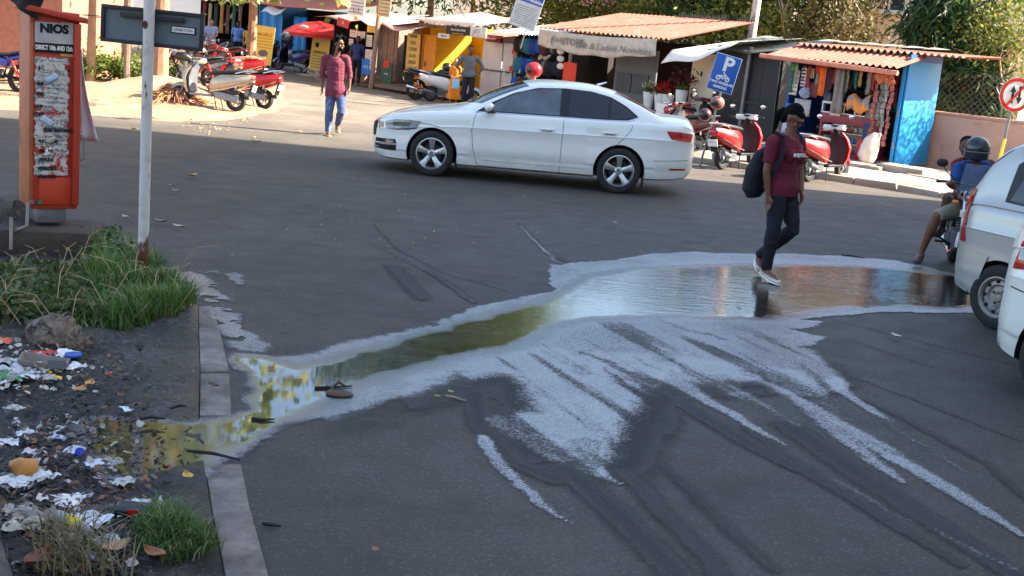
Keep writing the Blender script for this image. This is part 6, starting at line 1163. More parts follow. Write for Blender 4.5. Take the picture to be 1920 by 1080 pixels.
# before the kiosk
rear_at(1352, 318, 52, scooter, 'red scooter with a white cowl and rear number plate beside the parking sign', REDS, BLACK, WHP, group=GK, lean=R_(-4), plate='GA 07')
rear_at(1318, 292, 118, scooter, 'maroon scooter with a helmet on its mirror, just behind the car boot', MARP, GRYP, group=GK, lean=R_(-4))
rear_at(1262, 262, 40, scooter, 'dark scooter whose mirror shows above the car boot', MARP, BLACK, group=GK)
rear_at(1514, 341, 48, scooter, 'red and white scooter parked right behind the walking woman', REDS, BLACK, WHP, group=GK, lean=R_(-5))
helmet('pinkish brown helmet on the scooter beside the parking sign', A(1345, 193, 22.6), paint('helmet_pink_brown', (150, 96, 84)), .125, R_(200))
helmet('dark helmet lying on the left scooter by the parking sign', A(1322, 215, 23.0), paint('helmet_wine', (60, 20, 26)), .12, R_(220))
# ---------------------------------------------------------------- people
SKIN1 = P_('skin_brown', (112, 76, 56), rough=.55, var=.08); SKIN2 = P_('skin_tan', (176, 122, 88), rough=.55, var=.08); SKIN3 = P_('skin_deep', (88, 58, 44), rough=.55, var=.08)
HAIRB = P_('black_hair', (9, 8, 8), rough=.85, spec=.15, var=.3, vs_=60)
def hand_(m, w, d, side, k=1.0, curl=.6, palm=None):
    """palm and five fingers; w wrist, d direction of the hand, side = vector towards the thumb"""
    d = Vector(d).normalized(); s = Vector(side); s = (s - d * s.dot(d)).normalized(); n = d.cross(s); n = n if palm is None else (Vector(palm) - d * Vector(palm).dot(d)).normalized()
    w = Vector(w); e = w + d * .085 * k
    m.tube([w - d * .02, w + d * .02 * k, w + d * .05 * k, e], [.024 * k, (.030 * k, .020 * k), (.038 * k, .018 * k), (.036 * k, .014 * k)], 10, up=s)
    for i, (off, L_) in enumerate(((.028, .070), (.010, .078), (-.010, .072), (-.028, .056))):
        b = w + d * .078 * k + s * off * k; c = curl * (1 + .12 * i); p1 = b + (d * math.cos(c * .5) + n * math.sin(c * .5)) * L_ * .45 * k; p2 = p1 + (d * math.cos(c * 1.2) + n * math.sin(c * 1.2)) * L_ * .32 * k; p3 = p2 + (d * math.cos(c * 2) + n * math.sin(c * 2)) * L_ * .25 * k
        m.tube([b - d * .02, b, p1, p2, p3], [.0095 * k, .0095 * k, .0088 * k, .0082 * k, .006 * k], 7)
    b = w + d * .025 * k + s * .024 * k; m.tube([b, b + (d * .6 + s * .7 + n * .2) * .032 * k, b + (d * .85 + s * .7 + n * .45) * .056 * k], [.013 * k, .011 * k, .008 * k], 7)
def person(label, loc, J, top, bottom, shoe, skin=SKIN1, hair=HAIRB, k=1.0, voxel=.011, sleeve='short', shorts=False, face=(0, -1, 0), style='short', build=1.0, dress=None, shirt_hem=.0, name='person', group=None, hands=True, headless=False, wrinkle=.006, curl=.6, belly=0, bust=0, hk=1.0):
    """J: world joints (pelvis, chest, neck, head, arms [(shoulder, elbow, wrist)], legs [(hip, knee, ankle)], toes)"""
    t = thing(name, label, 'person', loc, 0, group); o = Vector(loc); L = lambda p: Vector(p) - o
    pel, ch, nk, hd = [L(J[x]) for x in ('pelvis', 'chest', 'neck', 'head')]; arms = [[L(p) for p in a] for a in J['arms']]; legs = [[L(p) for p in a] for a in J['legs']]
    f = Vector(face).normalized(); ax = (arms[0][0] - arms[1][0]); ax.z *= .3; ax.normalize(); body_f = ax.cross(Vector((0, 0, 1))); 
    if body_f.dot(f) < 0: body_f = -body_f
    bw = build * k; up = Vector((0, 0, 1)); f2 = Vector((body_f.x, body_f.y, 0)).normalized()
    def torso(m, g, hem=0.0, up_to=1.0):
        w0 = pel.lerp(ch, .42); pts = [pel - up * (.07 + hem) * k, pel, pel.lerp(ch, .25), w0, ch - (ch - pel) * .15, ch.lerp(nk, .45), ch.lerp(nk, .80)]
        wd = [.178, .184, .152, .140 + belly, .158, .165, .105]; dp = [.112, .122, .105, .098 + belly, .112, .10, .07]
        if bust: [m.ell(ch + (f2 * .085 + ax * sg * .062 - up * .0) * k, (.058 * k + g,) * 3, 12, 8) for sg in (-1, 1)]
        m.tube(pts, [((a + g) * bw, (b + g) * bw) for a, b in zip(wd, dp)], 18, up=ax)
        for a in arms: m.tube([ch.lerp(nk, .55), a[0].lerp(nk, .3) - up * .015, a[0] - up * .01], [.055 * bw + g, .050 * bw + g, .046 * bw + g], 10)
    def arm(m, a, g, t0=0.0, t1=1.0):
        s_, e_, w_ = a; P = [s_, s_.lerp(e_, .35), s_.lerp(e_, .75), e_, e_.lerp(w_, .3), e_.lerp(w_, .7), w_]; Rd = [.050, .046, .039, .036, .037, .029, .023]
        n0 = int(t1 * 6 + .5); P = P[:n0 + 1]; m.tube(P, [(r_ + g) * bw for r_ in Rd[:n0 + 1]], 12)
    def leg(m, l, g, t1=1.0, flare=0):
        h_, kn, an = l; P = [h_ + up * .05 * k, h_, h_.lerp(kn, .35), h_.lerp(kn, .8), kn, kn.lerp(an, .28), kn.lerp(an, .65), an]; Rd = [.055, .074, .080, .062, .056, .058, .043, .036]
        n0 = int(t1 * 7 + .5); m.tube(P[:n0 + 1], [(r_ + g + flare * i / 7) * bw for i, r_ in enumerate(Rd[:n0 + 1])], 14)
    sd = Vector((f.x, f.y, 0)).cross(up).normalized(); uh = sd.cross(f).normalized()
    rot = Matrix((tuple(sd), tuple(f), tuple(uh))).transposed()
    def W(x, y, z): return hd + rot @ Vector((x * k * hk, y * k * hk, z * k * hk))
    m = M(); torso(m, 0)
    m.tube([ch.lerp(nk, .5), nk, hd - up * .04 * k], [.06 * k, .052 * k, .05 * k], 12)
    if not headless:
        m.ell(W(0, -.012, .022), (.076 * k, .094 * k, .098 * k), 16, 12, rot); m.ell(W(0, .022, -.045), (.054 * k, .062 * k, .064 * k), 12, 10, rot); m.ell(W(0, .052, -.088), (.032 * k, .034 * k, .026 * k), 10, 8, rot)
        m.tube([W(0, .078, .018), W(0, .090, -.008), W(0, .094, -.022), W(0, .080, -.030)], [.008 * k, .010 * k, .013 * k, .008 * k], 8)
        for sg in (-1, 1): m.ell(W(sg * .074, -.012, -.005), (.010 * k, .018 * k, .03 * k), 8, 6, rot); m.ell(W(sg * .035, .068, -.025), (.022 * k, .018 * k, .022 * k), 8, 6, rot)
        m.ell(W(0, .078, .032), (.052 * k, .014 * k, .012 * k), 10, 6, rot); m.ell(W(0, .082, -.058), (.022 * k, .012 * k, .011 * k), 10, 6, rot)
    for a, th in zip(arms, J.get('thumbs', [f, f])):
        arm(m, a, 0); 
        if hands: hand_(m, a[2], J['hand_dirs'][arms.index(a)] if 'hand_dirs' in J else (a[2] - a[1]), th, k, curl)
        else: m.ell(a[2] + (a[2] - a[1]).normalized() * .05 * k, (.03 * k, .03 * k, .05 * k), 8, 6)
    for l, toe in zip(legs, J['toes']):
        leg(m, l, 0); tv = L(toe) - l[2]; m.tube([l[2] + up * .02, l[2] - up * .03 * k + tv * .2, l[2].lerp(L(toe), .7), L(toe)], [.036 * k, .042 * k, .036 * k, .026 * k], 10)
    b = blob('body', m, skin, t, voxel, 3)
    fold = lambda s_: (lambda v: v + Vector((mnoise.noise(Vector((v.x * s_, v.y * s_, v.z * s_ * 1.8))), mnoise.noise(Vector((v.x * s_ + 9, v.y * s_, v.z * s_ * 1.8))), 0)) * wrinkle)
    m = M(); torso(m, .017, shirt_hem); [m.ell(a[0] - up * .012, .060 * bw, 10, 8) for a in arms]; [arm(m, a, .017, 0, .36 if sleeve == 'short' else (.72 if sleeve == 'rolled' else .95)) for a in arms] if sleeve else None
    if dress:
        q = pel; low = legs[0][1].lerp(legs[0][2], .6); low2 = Vector(((legs[0][2].x + legs[1][2].x) / 2, (legs[0][2].y + legs[1][2].y) / 2, low.z)); m.tube([pel.lerp(ch, .35), pel, pel.lerp(low2, .5), low2], [(.16 * bw, .12 * bw), (.19 * bw, .15 * bw), (.24 * bw, .20 * bw), (.28 * bw, .24 * bw)], 20, up=ax)
    sh = blob('shirt' if not dress else 'dress', m, top, t, voxel * 1.05, 3, fold(13))
    if not dress:
        m = M(); m.tube([pel + up * .05 * k, pel - up * .01, pel - up * .09 * k], [(.150 * bw, .112 * bw), (.158 * bw, .118 * bw), (.160 * bw, .118 * bw)], 16, up=ax); [leg(m, l, .013, .58 if shorts else .98, .006) for l in legs]
        blob('shorts' if shorts else 'trousers', m, bottom, t, voxel * 1.05, 3, fold(15))
    for l, toe in zip(legs, J['toes']):
        T = L(toe); a = l[2]; d = (T - a); heel = a - up * .045 * k - d * .28; base = lambda p: p
        m = M(); m.tube([heel, a - up * .04 * k, a.lerp(T, .55) - up * .022 * k, T - up * .004 * k, T + d.normalized() * .03 * k], [(.030 * k, .034 * k), (.042 * k, .040 * k), (.030 * k, .046 * k), (.024 * k, .044 * k), (.012 * k, .026 * k)], 12, up=up); m.tube([a - up * .05 * k, a + up * .015 * k], [.044 * k, .040 * k], 12)
        s_ = blob('shoe', m, shoe[0], t, voxel * .9, 2); m = M(); dn = (up - d.normalized() * d.normalized().z).normalized() * .030 * k
        m.tube([heel - dn * .8, a.lerp(T, .1) - dn * 1.9, a.lerp(T, .6) - dn * 1.6, T - dn * .75, T + d.normalized() * .035 * k - dn * .5], [(.012 * k, .038 * k), (.014 * k, .044 * k), (.013 * k, .05 * k), (.012 * k, .046 * k), (.008 * k, .026 * k)], 12, up=up); obj('sole', m, shoe[1], s_)
    if not headless and style:
        m = M(); m.ell(W(0, -.034, .052), (.081 * k * hk, .090 * k * hk, .086 * k * hk), 16, 12, rot); m.ell(W(0, -.06, -.01), (.074 * k, .06 * k, .07 * k), 12, 8, rot)
        if style == 'tousled':
            r = random.Random(3)
            for i in range(36): a = r.uniform(-1.4, 1.4); m.ell(W(.07 * math.sin(a), r.uniform(-.06, .07), .085 + .035 * math.cos(a) + r.uniform(-.01, .02)), (.022 * k, .022 * k, .022 * k), 6, 5)
        if style == 'ponytail': m.ell(W(0, -.10, .03), (.035 * k,) * 3, 10, 8); m.tube([W(0, -.09, .0), W(.0, -.13, -.01), W(.01, -.15, -.06), W(.0, -.125, -.13), W(0, -.09, -.19), W(0, -.07, -.24)], [.030 * k, .036 * k, .038 * k, .032 * k, .022 * k, .008 * k], 10); m.ell(W(0, .004, .066), (.070 * k, .076 * k, .040 * k), 14, 10, rot); m.ell(W(0, -.075, -.045), (.056 * k, .045 * k, .065 * k), 12, 9, rot)
        if style == 'bun': m.ell(W(0, -.12, .04), (.04 * k,) * 3, 10, 8)
        blob('hair', m, hair, t, voxel * .7, 2 if style == 'ponytail' else 1, lambda v: v + Vector((1, 1, 1)) * (.0015 if style == 'ponytail' else .006) * mnoise.noise(v * 60))
    e = M(); [e.ell(W(sg * .031, .076, .008), (.011 * k, .006 * k, .006 * k), 8, 6, rot) for sg in (-1, 1)]; 
    if not headless: obj('eye', e, HAIRB, t)['kind'] = 'stuff'
    t['W'] = 0; return t, W, L
def drape(o, t, on, d, off=.004):
    """lay the thin mesh o on the part of t whose name starts with on, along direction d"""
    tgt = [c for c in t.children if c.name.startswith(on)][0]; bv = BVHTree.FromPolygons([v.co for v in tgt.data.vertices], [tuple(p.vertices) for p in tgt.data.polygons]); d = Vector(d).normalized()
    mw_ = Matrix.LocRotScale(o.location, o.rotation_euler, o.scale); o.data.transform(mw_); o.location = (0, 0, 0); o.rotation_euler = (0, 0, 0)
    for v in o.data.vertices:
        h, n, _, _ = bv.ray_cast(v.co - d * .6, d)
        if h: v.co = h - d * off
    return o
def PT(x, y, Y): return A(x, y, Y)
# --- woman with the backpack
Y = 11.55; by = (G(1443, 529))
J = dict(pelvis=PT(1468, 350, Y), chest=PT(1475, 290, Y), neck=PT(1481, 252, Y), head=PT(1489, 222, Y - .02),
 arms=[(PT(1449, 262, Y - .14), PT(1437, 320, Y - .16), PT(1440, 366, Y - .14)), (PT(1499, 262, Y + .10), PT(1501, 322, Y + .10), PT(1503, 360, Y + .02))],
 legs=[(PT(1458, 362, Y - .07), PT(1450, 432, Y - .10), PT(1436, 505, Y - .02)), (PT(1478, 362, Y + .07), PT(1487, 430, Y - .02), PT(1424, 479, Y + .34))],
 toes=[PT(1458, 528, Y - .22), PT(1424, 502, Y + .26)], thumbs=[(.7, -.7, 0), (.2, -1, 0)])
MAROON = P_('maroon_tshirt', (96, 22, 42), rough=.85, var=.12, bump=.2, bs=90); NAVYT = P_('black_trousers', (20, 22, 34), rough=.85, var=.15, bump=.2, bs=90); OFFW = P_('offwhite_shoe', (196, 186, 172), rough=.7)
fc = (.80, -.60, -.30)
t, W, L = person('woman in a maroon t-shirt and black trousers stepping through the puddle with a navy backpack', by, J, MAROON, NAVYT, (OFFW, WHITE), SKIN1, voxel=.0085, face=(.74, -.55, -.62), style='ponytail', bust=1, build=.97, shirt_hem=.02, wrinkle=.005)
gl = M(); 
for sg in (-1, 1): gl.lathe([(.017, -.002), (.020, -.002), (.020, .002), (.017, .002), (.017, -.002)], 16, tuple(W(sg * .032, .092, .004)), 'y'); gl.tube([W(sg * .054, .088, .008), W(sg * .078, .0, .008)], .0025, 4)
gl.tube([W(-.01, .096, .006), W(.01, .096, .006)], .0025, 4); obj('spectacles', gl, BLACK, t); ob = M().ell(W(0, .035, -.112), (.042, .04, .022), 10, 8); blob('lowered_mask', ob, BLACKM, t, .008, 1)
NV = P_('navy_backpack', (15, 17, 30), rough=.8, var=.2, vs_=14, bump=.3, bs=70); m = M(); bc = L(PT(1424, 318, Y + .10)); 
m.tube([bc + Vector((-.02, 0, -.27)), bc + Vector((-.03, 0, -.20)), bc + Vector((-.01, 0, -.02)), bc + Vector((.035, -.0, .15)), bc + Vector((.075, -.02, .22))], [(.06, .10), (.105, .15), (.11, .165), (.085, .15), (.03, .08)], 14, up=(.8, -.6, 0))
bp = blob('backpack', m, NV, None, .012, 2, lambda v: v + Vector((1, 1, 0)) * .008 * mnoise.noise(v * 14)); bp.location = by; tag(bp, 'large navy backpack hanging from the shoulders of the woman in maroon', 'backpack')
sp2 = M(); a = L(J['arms'][0][0]); sp2.tube([bc + Vector((.06, -.09, .20)), a + Vector((.03, .02, .075)), a + Vector((.09, -.05, .03)), a + Vector((.10, -.07, -.10)), a + Vector((.05, -.05, -.26)), bc + Vector((.03, -.14, -.16))], [(.008, .026)] * 6, 8, up=(0, -1, .4)); obj('shoulder_strap', sp2, NV, bp)
a = L(J['arms'][1][0]); sp2 = M().tube([bc + Vector((.10, .10, .20)), a + Vector((-.03, -.02, .075)), a + Vector((-.01, -.09, .02)), a + Vector((-.03, -.10, -.12))], [(.008, .024)] * 4, 8, up=(0, -1, .4)); obj('shoulder_strap', sp2, NV, bp)
dv = Vector((-.55, .83, 0)); az_ = math.atan2(.55, .83)
for (tx_, sz_, yy, mt_, bd_) in (('BONJOUR', .042, 288, WHITE, .002), ('mon ami', .026, 279, REDI, .0005)):
    tx = text('lettering', tx_, sz_, mt_, t, L(PT(1481, yy, Y)) - dv * .3, (math.pi / 2, 0, az_), sx=1.0, bold=bd_, ext=.0); drape(tx, t, 'shirt', dv, .005)
sck = obj('sock', M().tube([L(J['legs'][0][2]) + Vector((0, 0, .03)), L(J['legs'][0][2]) - Vector((0, 0, .03))], .042, 12), P_('red_sock', (150, 30, 30)), t)
ky = obj('keys', M().tube([(0, 0, 0), (0, 0, -.06)], .006, 5), STEEL); ky.location = PT(1441, 386, Y - .16); tag(ky, 'small key dangling from the right hand of the woman in maroon', 'key')
# --- man walking towards the camera
Y = 22.1; b0 = G(619, 257)
J = dict(pelvis=PT(630, 168, Y), chest=PT(630, 128, Y), neck=PT(632, 103, Y), head=PT(636, 83, Y - .02),
 arms=[(PT(609, 108, Y), PT(604, 139, Y + .02), PT(604, 165, Y - .04)), (PT(650, 108, Y), PT(656, 139, Y + .02), PT(655, 165, Y - .03))],
 legs=[(PT(621, 174, Y), PT(617, 212, Y - .05), PT(615, 247, Y - .05)), (PT(639, 174, Y), PT(640, 209, Y - .08), PT(633, 233, Y + .28))],
 toes=[PT(617, 255, Y - .28), PT(634, 246, Y + .12)], thumbs=[(0, -1, 0), (0, -1, 0)])
nb = NB('plaid_shirt'); wv = nb.N.new('ShaderNodeTexChecker'); wv.inputs['Scale'].default_value = 34; nb.L.new(nb.tc.outputs['Object'], wv.inputs[0]); ck = wv.outputs['Fac']
nb.set(Base_Color=nb.mix(nb.math('MULTIPLY', ck, .4), lin((98, 30, 50)), lin((150, 74, 88))), Roughness=.85); PLAID = nb.m
JEAN = P_('washed_jeans', (70, 88, 124), rough=.9, col2=lin((128, 140, 160)), amt=.4, s2=4, bump=.2, bs=80)
t, W, L = person('young bearded man in a maroon checked shirt and washed jeans walking across the street', b0, J, PLAID, JEAN, (P_('tan_shoe', (150, 124, 86)), P_('tan_sole', (190, 170, 130))), SKIN1, voxel=.010, face=(.75, -.66, 0), style='tousled', sleeve='rolled', shirt_hem=.07, wrinkle=.005, build=1.0, hk=1.13)
blob('beard', M().ell(W(0, .045, -.075), (.058, .056, .036), 12, 8), HAIRB, t, .008, 1); drape(obj('shirt_placket', M().sheet(lambda u, v: L(PT(630 + 2.4 * u, 110 + 66 * v, Y - .4)), 2, 20), P_('placket', (150, 70, 88)), t), t, 'shirt', (0, 1, 0))
# --- woman (girl) in orange and man in grey
Y = 34.4
def stand(px_, ytop, ybot, Y, w_=.19, face=(0, -1, 0), arms_='down', dz=0):
    top = PT(px_, ytop, Y); x = top.x; H_ = top.z; s = H_ / 1.72; bz = 0
    V = lambda a, b, c: Vector((x + a * s, Y + b * s, c * s)); lx = w_
    A1 = [(V(-w_, 0, 1.40), V(-w_ - .06, .03, 1.12), V(-w_ - .04, -.05, .88)), (V(w_, 0, 1.40), V(w_ + .06, .03, 1.12), V(w_ + .04, -.05, .88))]
    if arms_ == 'front': A1 = [(V(-w_, 0, 1.40), V(-w_ - .05, -.02, 1.12), V(-.06, -.22, 1.02)), (V(w_, 0, 1.40), V(w_ + .05, -.02, 1.12), V(.06, -.22, 1.02))]
    if arms_ == 'hips': A1 = [(V(-w_, 0, 1.40), V(-w_ - .17, .06, 1.16), V(-w_ - .03, -.08, .98)), (V(w_, 0, 1.40), V(w_ + .17, .06, 1.16), V(w_ + .03, -.08, .98))]
    return V(0, 0, 0), s, dict(pelvis=V(0, 0, .95), chest=V(0, 0, 1.25), neck=V(0, .01, 1.47), head=V(0, -.01, 1.60), arms=A1, legs=[(V(-.09, 0, .90), V(-.10, -.02, .48), V(-.10, 0, .08)), (V(.09, 0, .90), V(.10, -.02, .48), V(.10, 0, .08))], toes=[V(-.12, -.18, .03), V(.12, -.18, .03)])
loc, s, J = stand(856, 109, 187, 33.6, .15, arms_='front')
person('woman in a long orange dress standing before the white scooter', loc, J, P_('orange_dress', (224, 130, 20), rough=.8), None, (BLACK, BLACK), SKIN2, k=s, voxel=.014, style='bun', build=.88, dress=1, hands=False)
bgm = thing('paper_bag', 'small light blue bag held in front by the woman in orange', 'bag', loc + Vector((.05, -.24, .62)), 0); obj('body', M().box((0, 0, 0), (.2, .05, .26)), P_('light_blue_bag', (150, 206, 230)), bgm, bevel=.01); obj('bag_handle', M().tube([(-.05, 0, .13), (-.03, 0, .2), (.03, 0, .2), (.05, 0, .13)], .006, 5), WHITE, bgm)
loc, s, J = stand(884, 86, 190, 32.8, .2, arms_='hips')
GREYSH = P_('grey_shirt', (92, 94, 100), rough=.85); DKT = P_('dark_trousers', (24, 26, 34), rough=.85)
person('man in a grey shirt and dark trousers standing hands on hips beside the yellow shop', loc, J, GREYSH, DKT, (BLACK, BLACK), SKIN3, k=s, voxel=.014, hands=False, sleeve='rolled')
# people far left
for (px_, yt, Y, lab, tp, bt, sk, ar) in ((397, 36, 44.5, 'man in a pale blue shirt standing among bikes at the upper left', P_('pale_blue_shirt', (150, 170, 222)), P_('pale_trousers', (180, 180, 176)), SKIN2, 'front'), (447, 40, 47.5, 'man in a blue shirt seen from the side in the far shop', P_('mid_blue_shirt', (110, 150, 210)), DKT, SKIN3, 'down'), (468, 46, 46.5, 'woman in a yellow patterned top by the far shop', P_('yellow_top', (216, 160, 50), vs_=20, var=.4), DKT, SKIN2, 'down'), (672, 68, 39.6, 'person in dark blue standing inside the dim stall', P_('dark_blue_shirt', (30, 50, 110)), DKT, SKIN3, 'down'), (372, 40, 45.5, 'man in a lilac shirt half hidden behind the name board', P_('lilac_shirt', (170, 176, 220)), DKT, SKIN2, 'down')):
    loc, s, J = stand(px_, yt, 120, Y, .19, arms_=ar); person(lab, loc, J, tp, bt, (BLACK, BLACK), sk, k=s, voxel=.02, hands=False)
# seated figure in the wooden stall
o_ = G(735, 160) + Vector((.2, .5, 0)); V = lambda a, b, c: o_ + Vector((a, b, c))
J = dict(pelvis=V(0, 0, .52), chest=V(0, -.03, .80), neck=V(0, -.03, 1.02), head=V(0, -.06, 1.14), arms=[(V(-.18, 0, .96), V(-.2, -.1, .74), V(-.08, -.28, .68)), (V(.18, 0, .96), V(.2, -.1, .74), V(.08, -.28, .68))], legs=[(V(-.09, 0, .5), V(-.1, -.4, .5), V(-.1, -.42, .08)), (V(.09, 0, .5), V(.1, -.4, .5), V(.1, -.42, .08))], toes=[V(-.1, -.6, .03), V(.1, -.6, .03)])
person('seated person with dark hair in the shade of the wooden stall', o_, J, P_('dark_navy_shirt', (26, 30, 50)), DKT, (BLACK, BLACK), SKIN3, voxel=.02, hands=False)
# rider behind the car: white shirt and red and white helmet
hp = A(1001, 131, 22.0); o_ = Vector((hp.x, 22.0, 0)); V = lambda a, b, c: o_ + Vector((a, b, c)); hz = hp.z
J = dict(pelvis=V(0, .25, hz - .78), chest=V(0, .15, hz - .46), neck=V(0, .05, hz - .2), head=V(0, 0, hz - .03), arms=[(V(.1, -.08, hz - .27), V(-.1, -.2, hz - .5), V(-.4, -.2, hz - .5)), (V(.1, .28, hz - .27), V(-.1, .4, hz - .5), V(-.4, .4, hz - .5))], legs=[(V(.1, .15, hz - .8), V(-.3, .05, hz - .75), V(-.2, .05, .25)), (V(.1, .35, hz - .8), V(-.3, .4, hz - .75), V(-.2, .4, .25))], toes=[V(-.4, .05, .2), V(-.4, .4, .2)])
person('scooter rider in a white shirt passing behind the white saloon', o_, J, WHITE, DKT, (BLACK, BLACK), SKIN2, voxel=.016, hands=False, sleeve='long', face=(-1, 0, 0), style=None)
helmet('red and white helmet worn by the rider behind the white saloon', V(0, 0, hz), P_('helmet_red_white', (190, 40, 44), rough=.25, col2=lin((230, 230, 230)), amt=.35, s2=4), .135, math.pi)
scooter('dark scooter ridden behind the white saloon', (o_.x - .1, 22.25, 0), math.pi, BLKP, BLACK, group='moving scooter')
# --- motorcyclist and pillion at right
bf = A(1797, 522, 12.55); mp = Vector((bf.x, 12.55, 0)); hd = R_(-104); h = Vector((math.cos(hd), math.sin(hd), 0)); lc = mp - h * .66 + Vector((.05, 0, 0))
RD = paint('black_gold_bike', (16, 16, 18))
motorbike('black motorcycle with a clear windscreen and round headlamp facing the camera', (lc.x, lc.y, 0), hd, RD, screen=True, group='ridden motorcycle')
Yr = 13.3; BLT = P_('blue_tshirt', (22, 66, 128), rough=.85, bump=.2, bs=80); KH = P_('khaki_shorts', (150, 138, 116), rough=.9)
J = dict(pelvis=PT(1822, 383, Yr + .25), chest=PT(1826, 328, Yr + .12), neck=PT(1830, 300, Yr), head=PT(1832, 280, Yr - .06),
 arms=[(PT(1797, 313, Yr + .02), PT(1788, 350, Yr - .12), PT(1777, 344, Yr - .52)), (PT(1860, 316, Yr + .02), PT(1870, 352, Yr - .12), PT(1852, 352, Yr - .52))],
 legs=[(PT(1810, 388, Yr + .12), PT(1757, 405, Yr - .12), PT(1727, 473, Yr + .02)), (PT(1838, 390, Yr + .12), PT(1862, 412, Yr - .3), PT(1850, 470, Yr - .1))],
 toes=[PT(1718, 491, Yr - .22), PT(1850, 486, Yr - .3)], thumbs=[(1, 0, .2), (-1, 0, .2)], hand_dirs=[(0, -1, -.1), (0, -1, -.1)])
person('motorcycle rider in a blue t-shirt and khaki shorts with one foot on the road', G(1722, 497), J, BLT, KH, (P_('grey_shoe', (52, 52, 50)), GREY), SKIN1, voxel=.010, style=None, shorts=True, face=(-.25, -1, 0), curl=1.0)
helmet('dark full face helmet on the rider in blue', PT(1832, 279, Yr - .06), P_('helmet_black', (44, 46, 54), rough=.2), .135, R_(-104), full=True)
Yp = 13.8
J = dict(pelvis=PT(1826, 375, Yp + .2), chest=PT(1824, 325, Yp + .1), neck=PT(1816, 296, Yp), head=PT(1812, 277, Yp),
 arms=[(PT(1794, 306, Yp), PT(1790, 345, Yp - .2), PT(1806, 360, Yp - .4)), (PT(1858, 308, Yp), PT(1864, 345, Yp - .1), PT(1850, 365, Yp - .4))],
 legs=[(PT(1808, 378, Yp), PT(1777, 372, Yp - .45), PT(1766, 425, Yp - .2)), (PT(1840, 380, Yp), PT(1870, 385, Yp - .4), PT(1868, 430, Yp - .2))], toes=[PT(1752, 440, Yp - .38), PT(1868, 445, Yp - .4)])
person('bare headed pillion passenger in a maroon shirt behind the rider', (J['pelvis'].x, Yp, 0), J, P_('maroon_shirt', (104, 22, 30), rough=.85), P_('brown_shorts', (110, 92, 80)), (P_('dark_shoe', (30, 30, 32)), GREY), SKIN3, voxel=.012, style='short', shorts=True, face=(-.3, -1, 0), hands=False)
# driver of the saloon, faint behind the tinted glass, and red umbrella with its stand, yellow boards
um = A(598, 46, 43.5); t = thing('umbrella', 'red market umbrella with a white emblem beside the tall yellow sign', 'umbrella', (um.x, 43.5, 0)); uz = um.z
nU = 8; rs = []
for (r_, z) in ((.02, .12), (.5, .04), (.95, -.12), (1.25, -.32), (1.27, -.45)): rs.append([Vector((r_ * (1 - .05 * (j % 2)) * math.cos(2 * math.pi * j / 16), r_ * (1 - .05 * (j % 2)) * math.sin(2 * math.pi * j / 16), uz + z)) for j in range(16)])
obj('canopy', M().rings(rs, cap=False), P_('umbrella_red', (222, 50, 44), rough=.6), t, smooth=30, solid=.01); obj('pole', M().tube([(0, 0, 0), (0, 0, uz + .1)], .025, 8), STEEL, t)
obj('emblem', M().ell((-.35, -.93, uz - .12), (.16, .02, .07), 12, 6), WHITE, t); obj('base', M().lathe([(0, 0), (.28, 0), (.24, .1), (0, .1)], 16), OLDC, t)
for (x0, y0, x1, y1, Y, title, lab) in ((475, 40, 508, 116, 41.2, 'MOBILE', 'yellow standing board reading MOBILE behind the parked bikes'), (583, 38, 612, 128, 43.0, 'XEROX', 'tall yellow standing board reading XEROX on a white tripod')):
    a = A(x0, y0, Y); b = A(x1, y1, Y); w_, h_ = b.x - a.x, a.z - b.z; t = thing('standing_board', lab, 'sign', ((a.x + b.x) / 2, Y, b.z - .12), 0); t.rotation_euler = (R_(-6), R_(3), R_(-6))
    obj('panel', M().box((0, 0, h_ / 2), (w_, .02, h_)), P_('pale_sign_yellow', (250, 222, 104), rough=.5, var=.05), t, smooth=0); obj('frame', M().tube([(-w_ / 2, .02, -.1), (-w_ / 2, .02, h_), (w_ / 2, .02, h_), (w_ / 2, .02, -.1)], .014, 5), STEEL, t)
    for i in range(3): aa = 2 * math.pi * i / 3; obj('stand_leg', M().tube([(-w_ / 2 + .05, .0, .15), (-w_ / 2 + .05 + .32 * math.cos(aa), .32 * math.sin(aa), -.12)], .016, 5), WHITE, t)
    if title == 'MOBILE': text('lettering', title, .15, ORG, t, (0, -.014, h_ * .78), sx=1.0, bold=.003); scribbles(t, w_, h_, -.012, 4, ORG, 2, z0=1.18 / 1.0 * .58, z1=.45); obj('device_picture', M().ell((.02, -.012, h_ * .3), (w_ * .26, .004, h_ * .09), 16, 6), GREYI, t)
    else: obj('white_field', M().ell((.04, -.012, h_ * .78), (w_ * .36, .004, h_ * .14), 18, 8), PAPER, t); obj('crest_mark', M().box((-.12, -.014, h_ * .56), (.12, .004, .16)), INK, t); text('lettering', title, .13, INK, t, (0, -.014, h_ * .40), sx=1.1, bold=.003); scribbles(t, w_, h_, -.012, 5, GREYI, 4, z0=.32, z1=.08)
